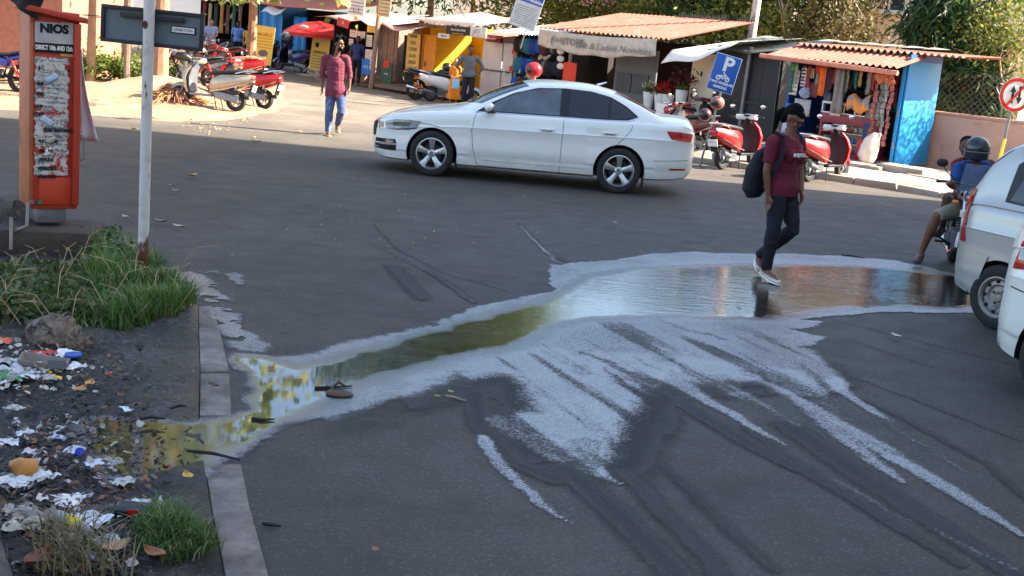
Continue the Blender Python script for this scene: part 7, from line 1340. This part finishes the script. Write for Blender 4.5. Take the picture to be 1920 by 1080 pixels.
# ---------------------------------------------------------------- red cabinet on its block
YC = 9.62; cb = G(92, 488); RZC = R_(-3)
CF = Fac(A(46, 400, YC).x, YC, R_(33))
cw_ = CF.hit(150, 300)[0] - CF.hit(50, 300)[0]; zb0 = CF.hit(90, 392)[1]; zt = CF.hit(100, 22)[1]
CAB = P_('cabinet_red', (176, 58, 38), rough=.5, var=.1, vs_=3, col2=lin((150, 40, 28)), amt=.2, s2=4); CABS = P_('cabinet_side', (168, 96, 60), rough=.6, vs_=3, var=.25, col2=lin((120, 62, 40)), amt=.4, s2=2.2)
loc = CF.pt(CF.hit(99, 300)[0]); t = thing('telecom_cabinet', 'red steel street cabinet plastered with torn black and white bills', 'cabinet', loc, CF.rz); hw = cw_ / 2 - .02; D = .42; hh = zt - zb0
obj('body', M().box((.02, D / 2, zb0 + hh / 2), (2 * hw - .02, D, hh)), CAB, t, bevel=.006)
obj('left_side_sheet', M().box((-hw + .018, D / 2 + .0, zb0 + hh / 2), (.03, D + .01, hh - .02)), CABS, t, bevel=.003)
obj('hood', M().prism([(-hw - .04, zt + .045), (hw + .06, zt - .03), (hw + .06, zt - .075), (-hw - .04, zt)], -.06, D + .04), CAB, t, bevel=.004)
obj('side_door', M().box((hw - .012, D / 2 - .03, zb0 + hh / 2 - .02), (.05, D + .04, hh - .12)), CAB, t, bevel=.006)
obj('door_handle', M().tube([(hw + .01, -.03, 1.02), (hw + .05, -.04, 1.0), (hw + .05, -.04, .82), (hw + .01, -.03, .80)], .008, 6), STEEL, t)
obj('lower_panel', M().box((.02, -.004, zb0 + .15), (2 * hw - .12, .012, .22)), P_('cabinet_orange', (190, 66, 38), rough=.4, var=.06), t, bevel=.003); obj('lock', M().box((-.10, -.016, zb0 + .06), (.035, .012, .03)), P_('lock_green', (30, 110, 70)), t); obj('lock_plate', M().lathe([(0, -.02), (.018, -.02), (.02, 0), (0, 0)], 12, (-.16, -.002, zb0 + .06), 'y'), STEEL, t)
obj('base_frame', M().box((0, D / 2, zb0 - .06), (2 * hw - .14, D - .06, .12)), STEEL, t, bevel=.004); obj('yellow_patch', M().box((.10, -.0015, zt - .21), (2 * hw - .28, .006, .27)), P_('faded_yellow', (214, 166, 84), rough=.6, col2=lin((196, 80, 50)), amt=.18, s2=9), t, smooth=0)
# bills: one torn mass with a shader of peeled paper, plus the readable ones
nb = NB('torn_bills'); v1 = nb.noise(5, 8, .72, dist=1.2); v2 = nb.noise(9, 8, .75, dist=1.5); txn = nb.math('MULTIPLY', nb.noise(110, 2, .6, scale3=(.55, 1, 1.1)), nb.ramp(nb.noise(34, 2, .5, scale3=(.15, 1, 1.6)), .46, .54))
c = nb.mix(nb.ramp(v2, .50, .60), lin((200, 197, 190)), lin((134, 130, 126))); c = nb.mix(nb.ramp(txn, .46, .52, 0, .8), c, (.04, .04, .04)); c = nb.mix(nb.ramp(v1, .54, .56), c, lin((168, 52, 38))); c = nb.mix(nb.ramp(nb.noise(3, 5), .60, .64, 0, .8), c, lin((96, 90, 86)))
nb.set(Base_Color=c, Roughness=.85, Normal=nb.bump(v1, .25, .004)); BILL = nb.m
r = random.Random(4); zz0, zz1 = zb0 + .28, zt - .36
def bill(u, v):
    x = (-hw + .045) + (2 * hw - .12) * u; e = .006 * math.sin(v * 40) + .006 * math.sin(v * 93 + 1); x += e * (1 if u > .9 else (-1 if u < .1 else 0)); z = zz0 + (zz1 - zz0) * v; return (x, -.010 - .006 * abs(mnoise.noise(Vector((x * 18, 0, z * 18)))), z)
obj('torn_bills', M().sheet(bill, 40, 120), BILL, t, smooth=180)
for i in range(5): x, z = r.uniform(-hw + .14, hw - .2), r.uniform(zz0 + .1, zz1); s1 = r.uniform(.02, .06); obj('paper_scrap', M().at((x, -.018, z), ry=r.uniform(-1, 1)).sheet(lambda u, v: ((u - .5) * s1 * 2, -.006 * math.sin(3 * u + 2 * v), (v - .5) * s1 * .9), 4, 3), (PAPER, P_('pale_blue_paper', (170, 190, 206)), P_('dirty_paper', (170, 164, 156)))[i % 3], t, smooth=180, solid=.001)
pa_ = obj('nios_bill', M().box((.0, -.008, zt - .17), (.29, .004, .17)), P_('grey_paper', (178, 176, 172), rough=.85, col2=lin((140, 136, 132)), amt=.3, s2=9), t, smooth=0); text('lettering', 'NIOS', .092, INK, pa_, (.0, -.012, zt - .135), sx=1.02, bold=.005)
pb_ = obj('black_bill', M().box((.0, -.009, zt - .285), (.29, .004, .075)), INK, t, smooth=0); text('lettering', 'DIRECT 10th AND 12th', .05, WHITE, pb_, (.0, -.013, zt - .285), sx=.56, bold=.002)
for (s_, x, z, sz, sx_) in (('FEVER TREATMENT+', .04, .93, .04, .8), ('PILES (BAWASIR)', -.07, .84, .034, .75), ('FISSURES', -.09, .76, .036, .95), ('FISTULA', -.09, .69, .036, .95), ('HYDROCELE', -.08, .62, .036, .85), ('MOLES WARTS', -.08, .55, .032, .8), ('+', -.17, 1.42, .07, 1), ('+', .14, 1.41, .06, 1), ('HTTP', -.17, 1.12, .03, 1), ('WWW', -.17, 1.06, .03, 1), ('PILES', -.16, 1.30, .03, 1), ('FITS', -.16, 1.22, .03, 1)): text('lettering', s_, sz, INK, t, (x * .72 + .01, -.019, zb0 - .36 + z + .08), sx=sx_ * .8, bold=.0015)
# block, pipe, second block, bag, cloth on top
bk = obj('plinth', M().box((.03, .14, .19), (.78, .66, .62)), P_('dark_block', (70, 58, 50), rough=.95, var=.3, vs_=5, col2=lin((42, 36, 32)), amt=.4, s2=3, bump=.9, bs=24), None, bevel=.03); bk.location = loc + Vector((-.05, -.04, 0)); bk.rotation_euler = (0, 0, R_(12)); bk.location.z = -.03; bz = zb0 - .12; bk.scale = (1, 1, bz / .53 * 1.06); tag(bk, 'stained concrete block carrying the red cabinet', 'block')
m = M(); rr = random.Random(2)
o = blob('concrete_lump', M().box((0, 0, .2), (.30, .3, .42)).ell((.02, 0, .38), (.12, .13, .06)), MAT_OLDCON, None, .025, 3, lambda v: v + Vector((1, 1, 1)) * .03 * mnoise.noise(v * 6)); o.location = G(6, 462) + Vector((-.05, .15, 0)); tag(o, 'dark broken concrete lump left of the cabinet block', 'concrete')
pts = [CF.pt(CF.hit(50, 395)[0], -.05, zb0 + .06), CF.pt(CF.hit(46, 410)[0], -.10, zb0 - .12), CF.pt(CF.hit(25, 418)[0], -.12, zb0 - .15), CF.pt(CF.hit(14, 432)[0], -.16, .35), CF.pt(CF.hit(12, 470)[0], -.2, .1)]
tag(obj('conduit_pipe', M().tube(pts, .014, 8), P_('conduit_grey', (140, 130, 120))), 'thin grey conduit bent down from the cabinet over the block', 'pipe')
o = cloth(lambda u, v: (-.12 + .26 * u + .03 * math.sin(v * 5), .04 * math.sin(u * 8), .20 - .32 * v * (.5 + u * .5)), 10, 10, P_('dark_rag', (40, 42, 40), rough=.95), None, name='rag'); o.location = CF.pt(CF.hit(40, 10)[0], -.02, CF.hit(40, 6)[1]); tag(o, 'dark rag draped over the upper left corner of the cabinet', 'rag')
o = cloth(lambda u, v: (.02 + (.02 + .17 * v ** 1.5) * u, .02 * math.sin(u * 9 + v * 3), -.75 * v), 8, 16, P_('white_plastic_strip', (206, 208, 212), rough=.4), None, name='plastic_sheet'); o.location = CF.pt(CF.hit(154, 95)[0], .22, CF.hit(154, 95)[1]); tag(o, 'long white plastic strip hanging down behind the right side of the cabinet', 'plastic sheet')
o = obj('wire', M().tube([A(156, 28, 9.9), A(172, 29, 11), A(186, 30, 12)], .006, 5), BLACKM); tag(o, 'short wire between the cabinet hood and the name board', 'wire')
# ---------------------------------------------------------------- white post with the name board
pb = G(267, 527); t = thing('sign_post', 'white rust streaked steel post with a dark framed name board seen from behind', 'sign post', pb)
nb = NB('rusted_white_paint'); sx = nb.N.new('ShaderNodeSeparateXYZ'); nb.L.new(nb.tc.outputs['Object'], sx.inputs[0]); low = nb.ramp(sx.outputs['Z'], .12, .42, .42, 0); k1 = nb.math('ADD', nb.noise(14, 8, .7, scale3=(1, 1, .25)), low)
c = nb.mix(nb.ramp(k1, .58, .64), lin((196, 194, 188)), lin((88, 50, 30))); c = nb.mix(nb.ramp(nb.noise(9, 6), .5, .7, 0, .5), c, lin((150, 140, 126))); nb.set(Base_Color=c, Roughness=.6, Normal=nb.bump(k1, .4, .005))
obj('pole', M().tube([(0, 0, -.05), (0, 0, 2.9)], .041, 20), nb.m, t)
a = A(188, 15, 9.15) - pb; b = A(380, 62, 9.15) - pb; bw_ = b.x - a.x; zc_ = A(284, 52, 9.15).z; ctr = (a.x + b.x) / 2; bh = .275
brd = thing('name_board', None, None, (ctr, .06, zc_)); brd.parent = t; brd.rotation_euler = (0, R_(.8), 0)
obj('sheet', M().box((0, .01, 0), (bw_ - .02, .004, bh - .02)), P_('grey_sheet_back', (92, 104, 108), rough=.5, metal=.2, vs_=3, col2=lin((90, 100, 104)), amt=.3, s2=3), brd, smooth=0)
for (c_, d_) in (((0, 0, bh / 2 - .013), (bw_, .03, .028)), ((0, 0, -bh / 2 + .013), (bw_, .03, .028)), ((-bw_ / 2 + .013, 0, 0), (.028, .032, bh - .054)), ((bw_ / 2 - .013, 0, 0), (.028, .032, bh - .054)), ((0, -.02, .075), (bw_ * .62, .02, .035))): obj('frame_bar', M().box(c_, d_), P_('dark_board_frame', (34, 36, 42), rough=.6), brd, bevel=.002)
st_ = obj('sticker', M().box((bw_ * .30, .004, .005), (.19, .004, .055)), BLACKM, brd, smooth=0); obj('sticker_face', M().box((bw_ * .30, -.001, .005), (.17, .003, .04)), PAPER, st_, smooth=0); text('lettering', 'UNISTON', .03, GREYI, st_, (bw_ * .30, -.004, .005), sx=1.1); obj('bolt', M().ell((-.015, -.045, zc_ + .02), (.022, .012, .03), 8, 6), RUSTY, t)
# ---------------------------------------------------------------- grass and weeds
GR1 = leafmat('grass_blades', (.035, .10, .015), (.12, .22, .04), (.34, .29, .14)); GR2 = leafmat('weed_leaves', (.04, .09, .02), (.12, .15, .05), (.26, .2, .11))
def inpoly(P2, poly): return sdist(P2, np.array(poly)) > 0
def grass(name, label, poly, n, hgt, mat, seed, wd=.006, lean=.6):
    r = np.random.default_rng(seed); poly = np.array(poly); lo, hi = poly.min(0), poly.max(0); P2 = lo + (hi - lo) * r.random((n * 3, 2)); keep_ = sdist(P2, poly); keep_ = keep_ > r.random(len(P2)) * .12; P2 = P2[keep_][:n]; n = len(P2)
    cl = vnoise(P2, 3.2, seed, 3); h = hgt * (.35 + 1.2 * cl) * (.5 + .9 * r.random(n)); a = r.random(n) * 6.283; d = np.stack([np.cos(a), np.sin(a)], 1); ln = lean * (.3 + r.random(n))
    perp = np.stack([-d[:, 1], d[:, 0]], 1) * (wd * (.6 + .8 * r.random(n)))[:, None]; V = []; z0 = .02 + .008 * np.maximum(0, P2[:, 1] - 8)
    for f_, wf in ((0, 1), (.4, .9), (.75, .6), (1, 0)):
        x = P2 + d * (ln * h * f_ ** 1.8)[:, None]; z = z0 + h * (f_ - .35 * ln * f_ ** 2.2)
        if wf: V += [np.column_stack([x - perp * wf, z]), np.column_stack([x + perp * wf, z])]
        else: V.append(np.column_stack([x, z]))
    V = np.stack(V, 1); F = []; b = np.arange(n) * 7
    quads = np.concatenate([np.stack([b + i, b + i + 1, b + i + 3, b + i + 2], 1) for i in (0, 2)]); tris = np.stack([b + 4, b + 5, b + 6], 1)
    me = bpy.data.meshes.new(name); me.vertices.add(7 * n); me.vertices.foreach_set('co', V.reshape(-1).astype(np.float32)); nl = len(quads) * 4 + len(tris) * 3; me.loops.add(nl); me.loops.foreach_set('vertex_index', np.concatenate([quads.ravel(), tris.ravel()]).astype(np.int32)); me.polygons.add(len(quads) + len(tris))
    st = np.concatenate([np.arange(len(quads)) * 4, len(quads) * 4 + np.arange(len(tris)) * 3]); tt = np.concatenate([np.full(len(quads), 4), np.full(len(tris), 3)]); me.polygons.foreach_set('loop_start', st.astype(np.int32)); me.polygons.foreach_set('loop_total', tt.astype(np.int32)); me.update()
    at = me.attributes.new('tint', 'FLOAT_COLOR', 'POINT'); q = np.repeat(np.stack([np.clip(cl + .3 * (r.random(n) - .5), 0, 1), r.random(n), r.random(n), np.ones(n)], 1), 7, 0); at.data.foreach_set('color', q.astype(np.float32).ravel())
    return tag(link(name, me, mat), label, 'grass', kind='stuff')
gp = [G(x, y)[:2] for x, y in ((372, 572), (330, 600), (250, 632), (150, 628), (60, 600), (-80, 610), (-120, 530), (20, 520), (120, 522), (175, 500), (230, 480), (300, 505))]
grass('grass_clump', 'bright green grass spilling over the kerb around the white post', [G(x, y)[:2] for x, y in ((375, 575), (330, 600), (240, 632), (150, 610), (160, 530), (185, 490), (240, 490), (300, 515))], 6500, .17, GR1, 5)
grass('grass_clump', 'tall straggly grass and weeds in front of the concrete block', gp, 4200, .11, GR1, 6, .005, .8)
grass('grass_clump', 'short green tuft of grass at the bottom beside the kerb', [G(x, y)[:2] for x, y in ((430, 1035), (380, 1062), (300, 1075), (235, 1050), (245, 985), (300, 965), (370, 990))], 1500, .10, GR1, 7, .003, .8)
grass('grass_clump', 'thin straw coloured grass in the bottom left corner', [G(x, y)[:2] for x, y in ((260, 1110), (60, 1110), (30, 1000), (110, 980), (230, 1030))], 500, .12, leafmat('straw', (.2, .15, .08), (.25, .2, .1), (.1, .12, .04)), 8, .003, .9)
grass('grass_clump', 'dark grass around the foot of the concrete lump', [G(x, y)[:2] for x, y in ((20, 470), (-80, 500), (-100, 440), (-20, 430))], 900, .2, GR1, 9)
r_ = np.random.default_rng(3); P2 = np.array([list(G(r_.uniform(-60, 230), r_.uniform(522, 612))[:2]) for _ in range(2400)]); pts = np.column_stack([P2, .05 + r_.random(len(P2)) * .10 + .008 * np.maximum(0, P2[:, 1] - 8)]); wl = leaves('weeds', pts, .065, GR2, None, 5, .6, -.1); tag(wl, 'broad leaved weeds tangled through the grass at the foot of the cabinet', 'weeds', kind='stuff')
P2 = np.array([list(G(r_.normal(205, 28), r_.normal(492, 10))[:2]) for _ in range(220)]); pts = np.column_stack([P2, .08 + r_.random(len(P2)) * .16]); wl = leaves('weeds', pts, .055, GR1, None, 6, .6, -.3); tag(wl, 'bushy leafy weed at the right corner of the concrete block', 'weeds', kind='stuff')
m = M(); rr = random.Random(6)
for i in range(60): p = G(rr.uniform(-30, 330), rr.uniform(500, 630)); a = rr.uniform(0, 6.28); l = rr.uniform(.12, .4); m.tube([p + Vector((0, 0, .05)), p + Vector((math.cos(a) * l * .5, math.sin(a) * l * .4, .05 + l * .7)), p + Vector((math.cos(a) * l, math.sin(a) * l * .8, .05 + l * .8))], [.003, .0025, .0015], 4)
tag(obj('dry_stalks', m, P_('straw_stalk', (170, 150, 110), rough=.9)), 'dry bent stalks poking out of the grass', 'stalks', kind='stuff')
# rock
o = blob('rock', M().ell((0, 0, .09), (.17, .13, .10), 14, 10).ell((.1, 0, .05), (.14, .12, .08)).ell((-.12, .02, .07), (.1, .1, .08)), P_('rubble_rock', (112, 98, 86), rough=.95, var=.5, vs_=14, bump=1, bs=26, col2=lin((50, 42, 38)), amt=.45, s2=12), None, .008, 0, lambda v: v + Vector((1, 1, 1)) * (.05 * mnoise.noise(v * 7) + .035 * mnoise.noise(v * 22) + .012 * mnoise.noise(v * 60))); o.location = G(104, 648); tag(o, 'lumpy grey brown rock among the litter below the grass', 'rock')
# ---------------------------------------------------------------- litter
def litter(kind, x, y, s, rz, rgb, label, seed=0, mat=None, z=.035, h=.8):
    r = random.Random(seed + int(x)); o = Vector((r.uniform(0, 99), r.uniform(0, 99), 0)); mt = mat or P_('litter_%d_%d_%d' % rgb, rgb, rough=.45, var=.25, vs_=9, col2=tuple(x * .35 for x in lin(rgb)), amt=.42, s2=14)
    if kind == 'sheet': m = M().sheet(lambda u, v: ((u - .5) * s * (1 + .3 * mnoise.noise(o + Vector((v * 2, 0, 0)))), (v - .5) * s * .75 * (1 + .3 * mnoise.noise(o + Vector((0, u * 2, 5)))), s * h * (.30 * abs(mnoise.noise(o + Vector((u * 2.2, v * 2.2, 1)))) + .07 * abs(mnoise.noise(o + Vector((u * 7, v * 7, 4)))))), 14, 12); ob = obj('plastic_scrap', m, mt, None, smooth=30)
    elif kind == 'leaf': m = M().sheet(lambda u, v: ((u - .5) * s, (v - .5) * s * .55 * math.sin(math.pi * min(.97, max(.03, u))), .02 + s * .25 * abs(v - .5) + s * .2 * (u - .5) ** 2 * 2), 8, 4); ob = obj('dry_leaf', m, mt, None, smooth=60, solid=.001)
    ob.location = G(x, y, z); ob.rotation_euler = (0, 0, rz); return tag(ob, label, 'litter' if kind == 'sheet' else 'leaf', 'scraps of litter in the gutter' if kind == 'sheet' else 'dry leaves lying about')
WP1 = (190, 190, 188)
LT = [(30, 700, .26, WP1, 'crumpled white plastic film in the middle of the litter heap'), (75, 694, .16, (170, 168, 162), 'grey crumpled plastic above the white cup'), (20, 680, .2, (200, 196, 190), 'dull white plastic at the left of the heap'), (82, 664, .2, (206, 60, 34), 'crushed orange red wrapper at the top of the heap'),
 (5, 640, .16, (226, 96, 40), 'orange and white packet cut by the left edge'), (118, 664, .2, (222, 222, 218), 'bright white paper scrap right of the container'), (10, 712, .22, (66, 130, 84), 'green and yellow printed wrapper lowest in the heap'), (58, 706, .16, (224, 224, 224), 'white napkin scrap beside the green wrapper'),
 (88, 706, .12, (190, 196, 214), 'bluish printed scrap in the lower heap'), (84, 700, .1, (226, 190, 40), 'yellow wrapper strip lying rightmost in the heap'), (98, 710, .12, (230, 194, 44), 'yellow foil end beside the strip'), (140, 688, .15, (230, 232, 234), 'flat white packet on the mud right of the heap'),
 (100, 640, .08, (200, 200, 196), 'tiny white scrap under the rock'), (237, 768, .10, (224, 226, 228), 'folded white paper standing on the mud in the middle'), (42, 900, .26, (208, 212, 214), 'big white plastic bag scrap under the brown coconut'), (86, 893, .14, (216, 216, 214), 'white scrap right of the brown coconut'), (18, 905, .16, (226, 228, 230), 'white scrap by the low wall left of the coconut'),
 (28, 955, .14, (180, 170, 160), 'dirty pale paper by the low wall'), (60, 968, .22, (150, 138, 126), 'muddy flattened paper above the bottle'), (132, 940, .16, (232, 226, 222), 'pink tinged white wrapper standing above the bottle'), (92, 935, .12, (226, 214, 200), 'cream scrap with a white knob left of the standing wrapper'), (45, 985, .2, (196, 190, 170), 'torn pale carton at the left below the muddy paper'),
 (168, 975, .2, (214, 216, 218), 'clear plastic film right of the bottle'), (250, 955, .22, (206, 208, 206), 'translucent white bag beside the dark tray'), (262, 948, .14, (190, 190, 186), 'pale disc of plastic on the bag'), (200, 1018, .18, (196, 198, 200), 'silver foil sheet above the bottom grass'), (186, 1045, .14, (186, 188, 190), 'crumpled silver wrapper lower down'), (125, 1010, .16, (200, 202, 204), 'shiny white film under the bottle'),
 (140, 845, .12, (190, 194, 200), 'white scrap near the blue cap'), (60, 848, .10, (200, 196, 200), 'lilac scrap on the black mud'), (15, 830, .16, (206, 208, 210), 'white plastic twist at the left edge'), (45, 812, .12, (200, 200, 198), 'small torn white bag on the mud'), (110, 820, .10, (180, 190, 214), 'pale blue scrap on the black mud'), (28, 765, .12, (196, 190, 186), 'white stringy scrap high on the mud'), (180, 870, .13, (200, 206, 210), 'clear scrap at the puddle edge'), (232, 905, .14, (180, 180, 174), 'translucent sheet in the edge of the puddle'), (215, 865, .12, (150, 148, 140), 'grey scrap floating at the left of the puddle'), (320, 985, .10, (150, 60, 40), 'small rusty brown scrap right of the grass tuft'), (205, 700, .06, (196, 90, 60), 'orange chip on the wet sand'), (180, 735, .05, (200, 196, 190), 'white chip on the wet sand')]
r = random.Random(2)
for i, (x, y, s, rgb, lab) in enumerate(LT): litter('sheet', x, y, s * .78, r.uniform(0, 6), rgb, lab, i)
LV = [(150, 740, .11, (176, 130, 76), 'curled tan leaf on the mud, lower of the pair'), (168, 728, .10, (190, 140, 80), 'curled tan leaf on the mud, upper of the pair'), (352, 903, .09, (196, 160, 70), 'yellow leaf on the still water'), (400, 730, .07, (90, 70, 40), 'brown leaf near the kerb joint'), (290, 1050, .12, (150, 92, 50), 'reddish brown dead leaf by the bottom grass'), (215, 1040, .14, (176, 140, 100), 'big pale dead leaf in the bottom straw'), (70, 1062, .16, (120, 70, 40), 'dark brown dead leaf at the bottom left'),
 (362, 333, .16, (170, 140, 100), 'pale leaf on the dry asphalt above the post foot'), (330, 362, .12, (180, 150, 110), 'small leaf on the asphalt right of the post'), (300, 420, .14, (150, 126, 92), 'leaf on the asphalt halfway up the post'), (335, 430, .14, (190, 176, 150), 'bleached leaf on the asphalt right of the cabinet'), (235, 412, .12, (190, 176, 150), 'bleached leaf between cabinet and post'), (320, 352, .1, (160, 130, 90), 'tan leaf far right of the post'), (1153, 422, .1, (196, 176, 140), 'cream leaf in the middle of the road'), (1680, 636, .11, (190, 186, 170), 'white flat leaf on the road at the right'), (703, 1040, .05, (150, 110, 60), 'small leaf at the bottom of the road'), (845, 742, .06, (170, 150, 90), 'small yellow leaf by the puddle rim'), (1386, 571, .05, (200, 196, 180), 'tiny pale pebble of leaf in the puddle'), (480, 268, .15, (180, 150, 110), 'leaf in the sunlight near the verge'), (250, 245, .15, (190, 160, 110), 'leaf in the sunlight at the verge edge'), (560, 250, .12, (176, 150, 110), 'leaf on the sunlit road left of the man'), (820, 750, .05, (160, 140, 100), 'speck of leaf below the puddle')]
for i, (x, y, s, rgb, lab) in enumerate(LV): litter('leaf', x, y, s, r.uniform(0, 6), rgb, lab, i, z=.012 if x > 440 or y < 460 else .035)
# many small unlabelled bits: too many to count
m = M(); rr = random.Random(10)
for i in range(2600):
    x, y = rr.gauss(120, 90), rr.uniform(640, 1080)
    if x < 5 or x > 400: continue
    p = G(x, y, .035); s = rr.uniform(.003, .012); m.at(p, rr.uniform(0, 6), rr.uniform(-.6, .6)); q_ = [Vector((rr.uniform(-1, 1) * s * 3, rr.uniform(-1, 1) * s * 1.5, rr.uniform(-.2, 1) * s)) for _ in range(4)]; m.add(q_, [(0, 1, 2), (0, 2, 3), (0, 1, 3), (1, 2, 3)])
m.at(); tag(obj('mud_debris', m, P_('dark_debris', (50, 44, 40), rough=.7, var=.6, vs_=20, col2=lin((150, 140, 130)), amt=.35, s2=9), smooth=0), 'dark twigs and broken bits trodden into the gutter mud', 'debris', kind='stuff')
m = M()
for i in range(170):
    x, y = (rr.gauss(410, 55), rr.gauss(225, 16)) if i < 90 else (rr.uniform(420, 1100), rr.uniform(240, 480)); p = G(x, y, .02 if i < 90 else .01); s = rr.uniform(.03, .07) if i < 90 else rr.uniform(.01, .03); m.at(p, rr.uniform(0, 6), rr.uniform(-.4, .4)).sheet(lambda u, v: ((u - .5) * s, (v - .5) * s * .6, .012 * math.sin(u * 3)), 2, 2)
m.at(); tag(obj('leaf_litter', m, P_('tan_leaf_litter', (176, 140, 96), rough=.9, var=.4, vs_=6), smooth=0), 'small dry leaves and grit scattered over the road and verge edge', 'leaf litter', kind='stuff')
# container, coconut, bottle, tray, cap, floating husk
t = thing('container', 'dirty white plastic container lying open in the litter heap', 'container', G(78, 690, .03), R_(10)); obj('body', M().at((0, 0, -.02), 0, .12, .1, .8).rings([[Vector((x * w_, y * d_, z)) for x, y in ((-1, -1), (1, -1), (1.1, 1), (-1, 1))] for w_, d_, z in ((.13, .06, 0), (.16, .08, .10), (.15, .072, .10), (.12, .052, .012))]), P_('dirty_white_plastic', (128, 120, 110), rough=.5, var=.2, col2=lin((120, 104, 90)), amt=.3, s2=12), t, bevel=.006); obj('container_label', M().box((.10, -.086, .05), (.1, .003, .05)), GREY, t)
o = blob('coconut', M().ell((0, 0, .05), (.095, .075, .055), 16, 12), P_('orange_brown_husk', (190, 130, 62), rough=.5, var=.2, col2=lin((120, 80, 40)), amt=.25, s2=9), None, .008, 1, lambda v: v + Vector((1, 1, 1)) * .012 * mnoise.noise(v * 16)); o.location = G(44, 890, .03); o.scale = (.75, .75, .75); tag(o, 'orange brown coconut shell half lying on white plastic by the low wall', 'coconut')
t = thing('bottle', 'clear plastic drink bottle with a yellow label lying in the mud', 'bottle', G(140, 985, .05), R_(-35)); obj('body', M().lathe([(.001, -.12), (.028, -.12), (.032, -.10), (.030, -.02), (.032, .05), (.018, .09), (.013, .11), (.001, .11)], 18, (0, 0, 0), 'x'), pm('clear_plastic', (.6, .62, .62), rough=.15, alpha=.6), t); obj('bottle_label', M().lathe([(.033, -.045), (.034, .03)], 18, (0, 0, 0), 'x'), P_('label_yellow', (236, 206, 30)), t, solid=.001); obj('cap', M().lathe([(0, .11), (.015, .11), (.015, .13), (0, .13)], 14, (0, 0, 0), 'x'), GREY, t)
o = obj('blue_disc', M().lathe([(0, 0), (.022, 0), (.022, .02), (0, .022)], 14), P_('cap_cobalt', (24, 40, 150), rough=.3)); o.location = G(149, 851, .04); o.rotation_euler = (.5, .3, 0); tag(o, 'cobalt blue bottle cap on the black mud', 'bottle cap')
o = obj('lid', M().lathe([(0, 0), (.05, 0), (.05, .012), (0, .016)], 16), P_('lid_royal', (50, 90, 170), rough=.4)); o.location = G(138, 667, .05); tag(o, 'blue plastic lid right of the litter heap', 'lid')
o = obj('tray', M().box((0, 0, .02), (.24, .10, .03)), P_('tray_black', (24, 26, 40), rough=.4), bevel=.01); o.location = G(272, 965, .03); o.rotation_euler = (.1, .05, R_(4)); tag(o, 'dark blue black tray lying beside the translucent bag', 'tray')
o = obj('red_label', M().box((0, 0, .0), (.05, .004, .035)), P_('label_red', (200, 40, 36))); o.location = G(250, 962, .06); o.rotation_euler = (.3, 0, .2); tag(o, 'small red and blue label standing beside the dark tray', 'label')
o = blob('husk', M().ell((0, 0, 0), (.085, .06, .018), 14, 6).tube([(-.06, .03, .01), (-.02, .07, .05), (.03, .07, .02)], .01, 6), P_('dark_husk', (74, 50, 28), rough=.5), None, .006, 1); o.location = G(637, 738, .015); tag(o, 'brown floating husk in the middle of the narrow part of the puddle', 'husk')
for i, (pts, lab) in enumerate((([(472, 784), (490, 787), (515, 786)], 'short black stick in the water by the kerb'), ([(350, 845), (400, 850), (450, 862)], 'long thin stick lying in the reflecting pool'), ([(262, 785), (285, 782), (310, 785)], 'thin dark twig across the gutter concrete'), ([(590, 727), (620, 726), (660, 724)], 'thin stick behind the floating husk'), ([(320, 766), (335, 760), (350, 762)], 'broken dark twig on the gutter concrete'), ([(835, 742), (852, 745), (875, 752)], 'pale straw at the puddle rim'), ([(1578, 478), (1600, 480), (1622, 484)], 'flat dark rag like twig beyond the puddle'), ([(492, 981), (510, 984), (527, 986)], 'thin twig on the asphalt right of the kerb'))):
    tag(obj('stick', M().tube([G(a, b, .045 if a < 470 else .015) for a, b in pts], [.008, .009, .004], 5), P_('dark_stick', (40, 34, 30), rough=.8) if i != 5 else WOOD), lab, 'stick', 'sticks on the ground')

m = M(); rr = random.Random(31)
for i in range(420):
    if i < 190: x, y = rr.gauss(40, 45), rr.gauss(690, 26)
    else: x, y = rr.gauss(110, 80), rr.uniform(780, 1070)
    if x < -30 or x > 330: continue
    p = G(x, y, .035 + rr.uniform(0, .03 if i < 190 else .005)); s = rr.uniform(.008, .035); m.at(p, rr.uniform(0, 6), rr.uniform(-.9, .9), rr.uniform(-.5, .5)); k = [rr.uniform(.4, 1) for _ in range(5)]
    m.add([(0, 0, 0)] + [(math.cos(1.257 * q) * s * k[q], math.sin(1.257 * q) * s * k[q], s * rr.uniform(-.2, .5)) for q in range(5)], [(0, 1 + q, 1 + (q + 1) % 5) for q in range(5)])
m.at(); tag(obj('paper_bits', m, P_('dirty_white_bits', (176, 172, 166), rough=.7, var=.4, vs_=7, col2=lin((84, 72, 62)), amt=.45, s2=5), smooth=0), 'tiny pale bits of torn paper and film trodden among the litter', 'litter', kind='stuff')

for nm, rgb, n, lab, sd_ in (('leaf_scraps', (112, 76, 44), 420, 'small brown rotting leaf scraps pressed into the gutter mud', 41), ('dark_scraps', (34, 34, 42), 380, 'torn dark plastic scraps and ash on the gutter mud', 42)):
    m = M(); rr = random.Random(sd_)
    for i in range(n):
        x, y = rr.gauss(130, 100), rr.uniform(660, 1075)
        if x < -20 or x > 385: continue
        p = G(x, y, .03 + rr.uniform(0, .012)); s = rr.uniform(.01, .035); m.at(p, rr.uniform(0, 6), rr.uniform(-.5, .5), rr.uniform(-.5, .5)); m.add([(-s, 0, 0), (-s * .2, -s * .45, s * .2), (s, 0, s * .15), (s * .1, s * .4, .0)], [(0, 1, 2, 3)])
    m.at(); tag(obj(nm, m, P_(nm + '_mat', rgb, rough=.6, var=.5, vs_=9), smooth=0), lab, 'litter', kind='stuff')
